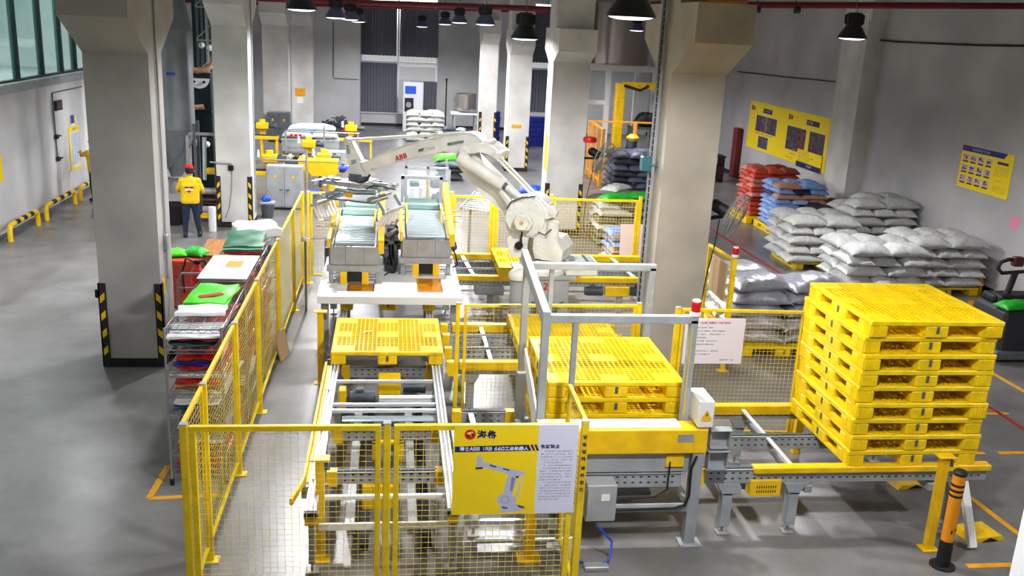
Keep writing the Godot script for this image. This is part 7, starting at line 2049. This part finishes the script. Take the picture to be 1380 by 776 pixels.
	part(tk, "standpipe", G().tube(V(-1.22, -0.0, 0.4), V(-1.22, 2.2, 0.4), 0.1, 12), M.sack_tan)
	# jib crane
	var jc := thing("jib_crane", "yellow jib crane with a short boom by the orange rail", "crane", V(8.10, 0, -33.3))
	part(jc, "column", G().bb(-0.16, 0, -0.16, 0.16, 3.05, 0.16, 0.02), M.yellow)
	part(jc, "base_gusset", G().extrude(P2([-0.5, 0, 0.16, 0, 0.16, 0.9, -0.15, 0.9]), 0.3), M.yellow)
	part(jc, "boom", G().bb(0.1, 2.86, -0.1, 2.4, 3.1, 0.1, 0.01), M.yellow)
	part(jc, "hinge_arm", G().bar(V(0.1, 2.98, 0.14), V(0.7, 2.82, 0.16), 0.08, 0.1).bar(V(0.7, 2.82, 0.16), V(1.0, 3.0, 0.14), 0.06, 0.08), M.black)
	# orange rail
	var of := thing("orange_rail_fence", "orange post and rail fence at the back right, mesh panel on its left side", "fence")
	for q in [[6.62, -29.0], [6.66, -29.9], [6.70, -30.8], [6.74, -31.6], [8.35, -31.7], [9.9, -31.8]]:
		part(of, "post", G().bb(q[0] - 0.055, 0, q[1] - 0.055, q[0] + 0.055, 1.86, q[1] + 0.055, 0.008), M.orange_fence)
	part(of, "top_rail", G().bar(V(6.62, 1.83, -29.0), V(6.74, 1.83, -31.6), 0.06, 0.06).bar(V(6.74, 1.83, -31.65), V(9.9, 1.83, -31.8), 0.06, 0.06), M.orange_fence)
	part(of, "low_rail", G().bar(V(6.62, 0.2, -29.0), V(6.74, 0.2, -31.6), 0.06, 0.06).bar(V(6.74, 0.2, -31.65), V(9.9, 0.2, -31.8), 0.06, 0.06), M.orange_fence)
	var om := G()
	wire(om, V(6.62, 0, -29.0), V(6.74, 0, -31.6), 0.2, 1.8, 0.1, 0.1, 0.004)
	part(of, "wire_mesh", om, M.steel, Vector3.ZERO, true)
	var vl := thing("valve_machine", "small machine with a yellow cap behind the slate grey sacks", "machine", V(7.95, 0, -30.4))
	part(vl, "body", G().tube(V(0, 0, 0), V(0, 1.35, 0), 0.16, 16).bb(-0.3, 0.8, -0.2, 0.2, 1.1, 0.2, 0.02), M.motor)
	part(vl, "yellow_cap", G().lathe([Vector2(0.2, 1.4), Vector2(0.22, 1.46), Vector2(0.12, 1.56), Vector2(0.001, 1.58)], 18), M.yellow)
	part(vl, "collar", G().tube(V(0, 1.32, 0), V(0, 1.42, 0), 0.12, 14), M.white)
	put_sack("black_bundle", V(9.2, 1.55, -33.2), V(1.0, 0.5, 0.6), 0.0, M.black, "long black bundle on the shelf behind the orange rail, left one", "black bundles on the shelf", 1)
	put_sack("black_bundle", V(10.3, 1.55, -33.2), V(1.1, 0.55, 0.6), 0.1, M.black, "long black bundle on the shelf behind the orange rail, right one", "black bundles on the shelf", 2)
	var shf := thing("storage_shelf", "dark shelf behind the orange rail carrying black bundles", "shelf", V(9.75, 0, -33.2))
	part(shf, "board", G().bb(-1.2, 1.48, -0.4, 1.2, 1.55, 0.4), M.motor)
	part(shf, "board", G().bb(-1.2, 0.7, -0.4, 1.2, 0.76, 0.4), M.dark_red)
	part(shf, "leg", G().bb(-1.2, 0, -0.35, -1.12, 1.5, 0.35), M.motor)
	part(shf, "leg", G().bb(1.12, 0, -0.35, 1.2, 1.5, 0.35), M.motor)
	var fan := fan_on("round black fan with a red lamp, on the fan shadow column behind the robot", V(4.62, 1.9, -22.3), V(0.45, 0.0, 0.1), 0.40, M.red)
	fan_on("big round wall fan mounted on the right side of the tall middle column", V(4.62, 2.30, -13.2), V(0.45, 0.02, 0.0), 0.33, null)
	part(fan, "red_lamp", G().lathe([Vector2(0.001, 0.30), Vector2(0.15, 0.32), Vector2(0.17, 0.38), Vector2(0.15, 0.44), Vector2(0.001, 0.46)], 18, Transform3D(Basis.IDENTITY, V(0.08, 0.05, 0.35))), M.red)

func fan_on(label: String, at: Vector3, off: Vector3, r: float, hub: Variant) -> Node3D:
	var t := thing("wall_fan", label, "fan", at)
	part(t, "bracket", G().bar(V(0, -0.06, 0), off + V(-0.1, -0.06, -0.12), 0.04, 0.05).bb(0, -0.16, -0.08, 0.02, 0.06, 0.08), M.black)
	var ax := V(0.75, -0.35, 0.55).normalized()
	var f := Geo.frame(Vector3.ZERO, ax)
	part(t, "motor", G().tube(off - ax * 0.28, off - ax * 0.06, 0.10, 16).ball(off - ax * 0.28, Vector3.ONE * 0.1, 12, 8), M.black)
	var cg := G()
	for ring in [[r, 0.0, 0.010], [r, 0.10, 0.010], [r * 0.65, 0.14, 0.004], [r * 0.65, -0.05, 0.004], [r * 0.3, 0.16, 0.004]]:
		var pts := []
		for k in 25:
			var a := TAU * k / 24
			pts.append(off + ax * ring[1] + (f.x * cos(a) + f.y * sin(a)) * ring[0])
		cg.pipe(pts, ring[2], 5)
	for k in 48:
		var a := TAU * k / 48
		var d := f.x * cos(a) + f.y * sin(a)
		cg.pipe([off + ax * 0.16 + d * 0.05, off + ax * 0.14 + d * r * 0.65, off + ax * 0.10 + d * r, off + d * r, off - ax * 0.05 + d * r * 0.6, off - ax * 0.06 + d * 0.08], 0.0025, 3)
	part(t, "cage", cg, M.steel)
	for k in 3:
		var a := TAU * k / 3 + 0.3
		var d := f.x * cos(a) + f.y * sin(a)
		var e := f.y * cos(a) - f.x * sin(a)
		part(t, "blade", G().grid([[off + ax * 0.04 + d * 0.05 - e * 0.03, off + ax * 0.06 + d * 0.05 + e * 0.05], [off + ax * 0.02 + d * r * 0.6 - e * 0.10, off + ax * 0.08 + d * r * 0.6 + e * 0.10], [off + ax * 0.03 + d * r * 0.9 - e * 0.06, off + ax * 0.07 + d * r * 0.9 + e * 0.08]]), M.paint_grey)
	part(t, "cable", G().pipe([off + V(-0.15, -0.1, -0.1), off + V(-0.2, -0.5, -0.05), off + V(-0.3, -1.0, 0.0), off + V(-0.34, -1.6, 0.0), off + V(-0.3, -at.y - off.y + 0.02, 0.05)], 0.010, 6), M.black)
	return t

# ---------------------------------------------------------------- right side
func right_side() -> void:
	var ct := thing("cable_ladder", "vertical wire cable ladder on the left face of the tall middle column", "cable ladder", V(3.80, 0, -13.25))
	part(ct, "rail", G().bb(-0.04, 0.75, -0.10, 0.0, 6.2, -0.085).bb(-0.04, 0.75, 0.085, 0.0, 6.2, 0.10), M.steel)
	var rg := G()
	for k in 54:
		rg.tube(V(-0.02, 0.8 + 0.1 * k, -0.1), V(-0.02, 0.8 + 0.1 * k, 0.1), 0.005, 5, -1.0, false)
	part(ct, "rungs", rg, M.steel, Vector3.ZERO, true)
	for k in 3:
		part(ct, "cable", G().tube(V(-0.015, 0.8, -0.05 + 0.04 * k), V(-0.015, 6.2, -0.05 + 0.04 * k), 0.009, 6), [M.frame_green, M.black, M.frame_green][k])
	part(ct, "foot_bend", G().bb(-0.04, 0.45, -0.1, 0.0, 0.75, 0.1), M.white)
	single("cable_reel_box", G().bb(-0.10, 0, -0.08, 0.06, 0.22, 0.08, 0.02).tube(V(0.0, 0.1, 0.08), V(0.14, 0.1, 0.1), 0.02, 8), M.teal_plate, "small teal junction unit clipped to the cable ladder", "junction box", V(3.72, 2.92, -13.25))
	# bollard, floor stops
	var b := thing("bollard", "yellow bollard with three black rings and a black foot, in front at right", "bollard", V(5.41, 0, -7.45))
	part(b, "yellow_tube", G().lathe([Vector2(0.06, 0.28), Vector2(0.06, 1.0)], 22), M.amber)
	part(b, "black_foot", G().lathe([Vector2(0.12, 0.0), Vector2(0.12, 0.015), Vector2(0.066, 0.02), Vector2(0.064, 0.29)], 22), M.black)
	part(b, "cap", G().lathe([Vector2(0.062, 0.985), Vector2(0.064, 1.01), Vector2(0.05, 1.03), Vector2(0.001, 1.035)], 22), M.black)
	for k in 3:
		part(b, "black_ring", G().lathe([Vector2(0.0612, 0.76 + 0.055 * k), Vector2(0.0612, 0.785 + 0.055 * k)], 22), M.black)
	part(b, "scuff_mark", G().box(V(0.03, 0.42, 0.053), V(0.02, 0.03, 0.003), Basis(Vector3.UP, 0.5)), M.black)
	part(b, "scuff_mark", G().box(V(-0.01, 0.40, 0.059), V(0.015, 0.04, 0.003)), M.black)
	for q in [[5.98, -9.15, "yellow wedge floor stop under the tall pallet stack's conveyor"], [6.14, -8.0, "yellow wedge floor stop behind the striped bollard"], [6.0, -16.9, "yellow wedge floor stop left of the silver sacks, farther one"], [5.75, -16.2, "yellow wedge floor stop left of the silver sacks, nearer one"]]:
		var w := thing("floor_stop", q[2], "floor stop", V(q[0], 0, q[1]), 0, "yellow wedge floor stops")
		part(w, "wedge", G().extrude(P2([-0.22, 0, 0.22, 0, 0.17, 0.05, -0.17, 0.05]), 0.30, Transform3D(Basis(Vector3.UP, 0.15), V(0, 0.002, 0))), M.yellow)
		part(w, "black_triangle", G().extrude(P2([-0.10, 0.006, 0.10, 0.006, 0.0, 0.048]), 0.302, Transform3D(Basis(Vector3.UP, 0.15), V(0.02, 0.0, 0.003))), M.black)
	# electric pallet truck at the right edge
	var j := thing("pallet_truck", "dark electric pallet truck with a looped tiller, green and white cloths on it", "pallet truck", V(10.4, 0, -13.55))
	part(j, "chassis", G().bb(-0.62, 0.12, -0.45, 0.9, 0.86, 0.42, 0.05), M.truck)
	part(j, "skirt", G().bb(-0.70, 0.05, -0.5, 0.95, 0.2, 0.48, 0.03), M.paint_dark)
	part(j, "rear_cover", G().bb(-0.5, 0.86, -0.45, 0.5, 0.98, -0.1, 0.03), M.black)
	part(j, "tiller", G().bar(V(-0.28, 0.86, -0.15), V(-0.20, 1.38, -0.12), 0.10, 0.08, 0.02), M.rubber)
	part(j, "tiller_base", G().bb(-0.45, 0.86, -0.30, -0.1, 1.0, 0.0, 0.03), M.black)
	var hl := []
	for q in [[0.0, -0.04], [-0.24, -0.06], [-0.33, 0.02], [-0.30, 0.12], [-0.18, 0.17], [0.12, 0.17], [0.28, 0.10], [0.24, -0.02], [0.0, -0.04]]:
		hl.append(V(-0.20 + q[0], 1.42 + q[1], -0.12))
	part(j, "handle_loop", G().pipe(hl, 0.032, 10), M.rubber)
	part(j, "red_head", G().bb(-0.29, 1.48, -0.18, -0.11, 1.64, -0.06, 0.02), M.truck_red)
	part(j, "wheel", G().tube(V(-0.3, 0.1, 0.3), V(-0.2, 0.1, 0.3), 0.1, 16).tube(V(0.5, 0.1, 0.3), V(0.6, 0.1, 0.3), 0.1, 16), M.black)
	part(j, "fork", G().bb(-0.3, 0.06, -1.6, -0.12, 0.13, -0.4, 0.01).bb(0.2, 0.06, -1.6, 0.38, 0.13, -0.4, 0.01), M.truck)
	put_sack("green_cloth", V(10.08, 0.862, -13.32), V(0.62, 0.13, 0.34), 0.1, M.green, "bright green cloth on the pallet truck, left side", "", 1)
	put_sack("white_cloth", V(10.75, 0.862, -13.36), V(0.6, 0.12, 0.36), 0.05, M.white, "white cloth on the pallet truck beside the green one", "", 2)
	# yellow wall rail at the right wall
	var y := thing("wheel_stop_rail", "bent yellow wheel stop rail by the right wall behind the white sacks", "rail", V(12.1, 0, 0))
	part(y, "tube", G().pipe([V(0, 0.0, -17.2), V(0, 0.25, -17.2), V(0, 0.36, -17.3), V(0, 0.38, -17.45), V(0, 0.38, -18.6), V(0, 0.3, -18.75), V(0, 0, -18.78)], 0.055, 12), M.amber)
	var y2 := thing("wheel_stop_rail", "low yellow wheel stop rail by the right wall near the pallet truck", "rail", V(12.05, 0, 0))
	part(y2, "tube", G().pipe([V(0, 0.0, -16.7), V(0, 0.16, -16.7), V(0, 0.2, -16.6), V(0, 0.2, -15.3), V(0, 0.1, -15.2), V(0, 0, -15.2)], 0.06, 12), M.amber)
	single("orange_plug", G().tube(V(0, 0, 0), V(0, 0.10, 0), 0.055, 14), M.orange_fence, "small orange plug on the floor between the sacks and the truck", "plug", V(11.35, 0.0, -16.3))
	# far right by the red column
	single("red_hydrant_cabinet", G().bb(-0.1, 0, -0.2, 0.1, 1.75, 0.2, 0.02), M.pipe_red, "tall red cabinet on the right wall just beyond the wide poster", "cabinet", V(12.16, 0.0, -32.0))
	var et := thing("tool_cart", "dark red tool cart standing behind the orange sacks", "cart", V(10.9, 0, -31.0))
	part(et, "shelf", G().bb(-0.4, 0.1, -0.3, 0.4, 0.55, 0.3, 0.02), M.dark_red)
	part(et, "top", G().bb(-0.45, 0.85, -0.32, 0.45, 0.90, 0.32), M.black)
	part(et, "leg", G().bb(-0.42, 0.0, -0.3, -0.38, 0.86, 0.3), M.black)
	part(et, "leg", G().bb(0.38, 0, -0.3, 0.42, 0.86, 0.3), M.black)
	single("yellow_floor_box", G().bb(-0.1, 0, -0.1, 0.1, 0.2, 0.1, 0.02), M.line, "small yellow guard box at the pilaster's foot", "guard", V(12.02, 0.0, -24.35))
	# a yellow step box behind the fence by the silver sacks
	single("yellow_step_box", G().bb(-0.22, 0, -0.16, 0.22, 0.42, 0.16, 0.02), M.yellow, "yellow step box behind the printed notice", "step box", V(5.40, 0.0, -14.25))
	single("white_post", G().bb(0, 0, -0.3, 0.3, TOP, 0, 0.01), M.white, "smooth white square post cut off by the lower right corner of the picture", "post", V(4.12, 0, -4.7))
	# blue hose and fittings on the floor under the lifter
	var hs := thing("air_hose", "blue air hose coiled on the floor under the front fence's right corner", "hose")
	part(hs, "hose", G().pipe([V(1.75, 0.02, -7.7), V(2.0, 0.02, -7.55), V(2.12, 0.08, -7.62), V(2.14, 0.2, -7.7), V(2.0, 0.34, -7.75)], 0.012, 8), M.blue_bag)
	part(hs, "coupling", G().bb(1.85, 0.0, -7.6, 2.08, 0.05, -7.5, 0.008), M.steel)
	var fr := thing("air_preparation_unit", "silver pneumatic unit with white bowls behind the front fence", "pneumatic unit", V(1.0, 0, -7.9))
	part(fr, "post", G().bb(-0.32, 0.0, -0.03, -0.27, 0.55, 0.03), M.alu)
	part(fr, "bar", G().bb(-0.3, 0.30, -0.02, 0.75, 0.34, 0.02), M.zinc)
	part(fr, "bowl", G().tube(V(-0.18, 0.40, 0.05), V(-0.18, 0.54, 0.05), 0.05, 12), M.white)
	part(fr, "pipe", G().tube(V(-0.15, 0.12, 0.0), V(0.8, 0.12, 0.0), 0.03, 10), M.zinc)
	part(fr, "yellow_leg", G().bb(0.30, 0.0, 0.1, 0.40, 0.9, 0.2, 0.005).bb(0.24, 0.0, 0.05, 0.46, 0.02, 0.25), M.yellow)

func _ready() -> void:
	materials()
	camera_and_light()
	shell()
	columns()
	lamps()
	conveyors()
	lifter()
	table()
	feeds()
	robot()
	pallets()
	fences()
	racks()
	sacks()
	back_hall()
	left_side()
	right_side()
	signs()
	people()
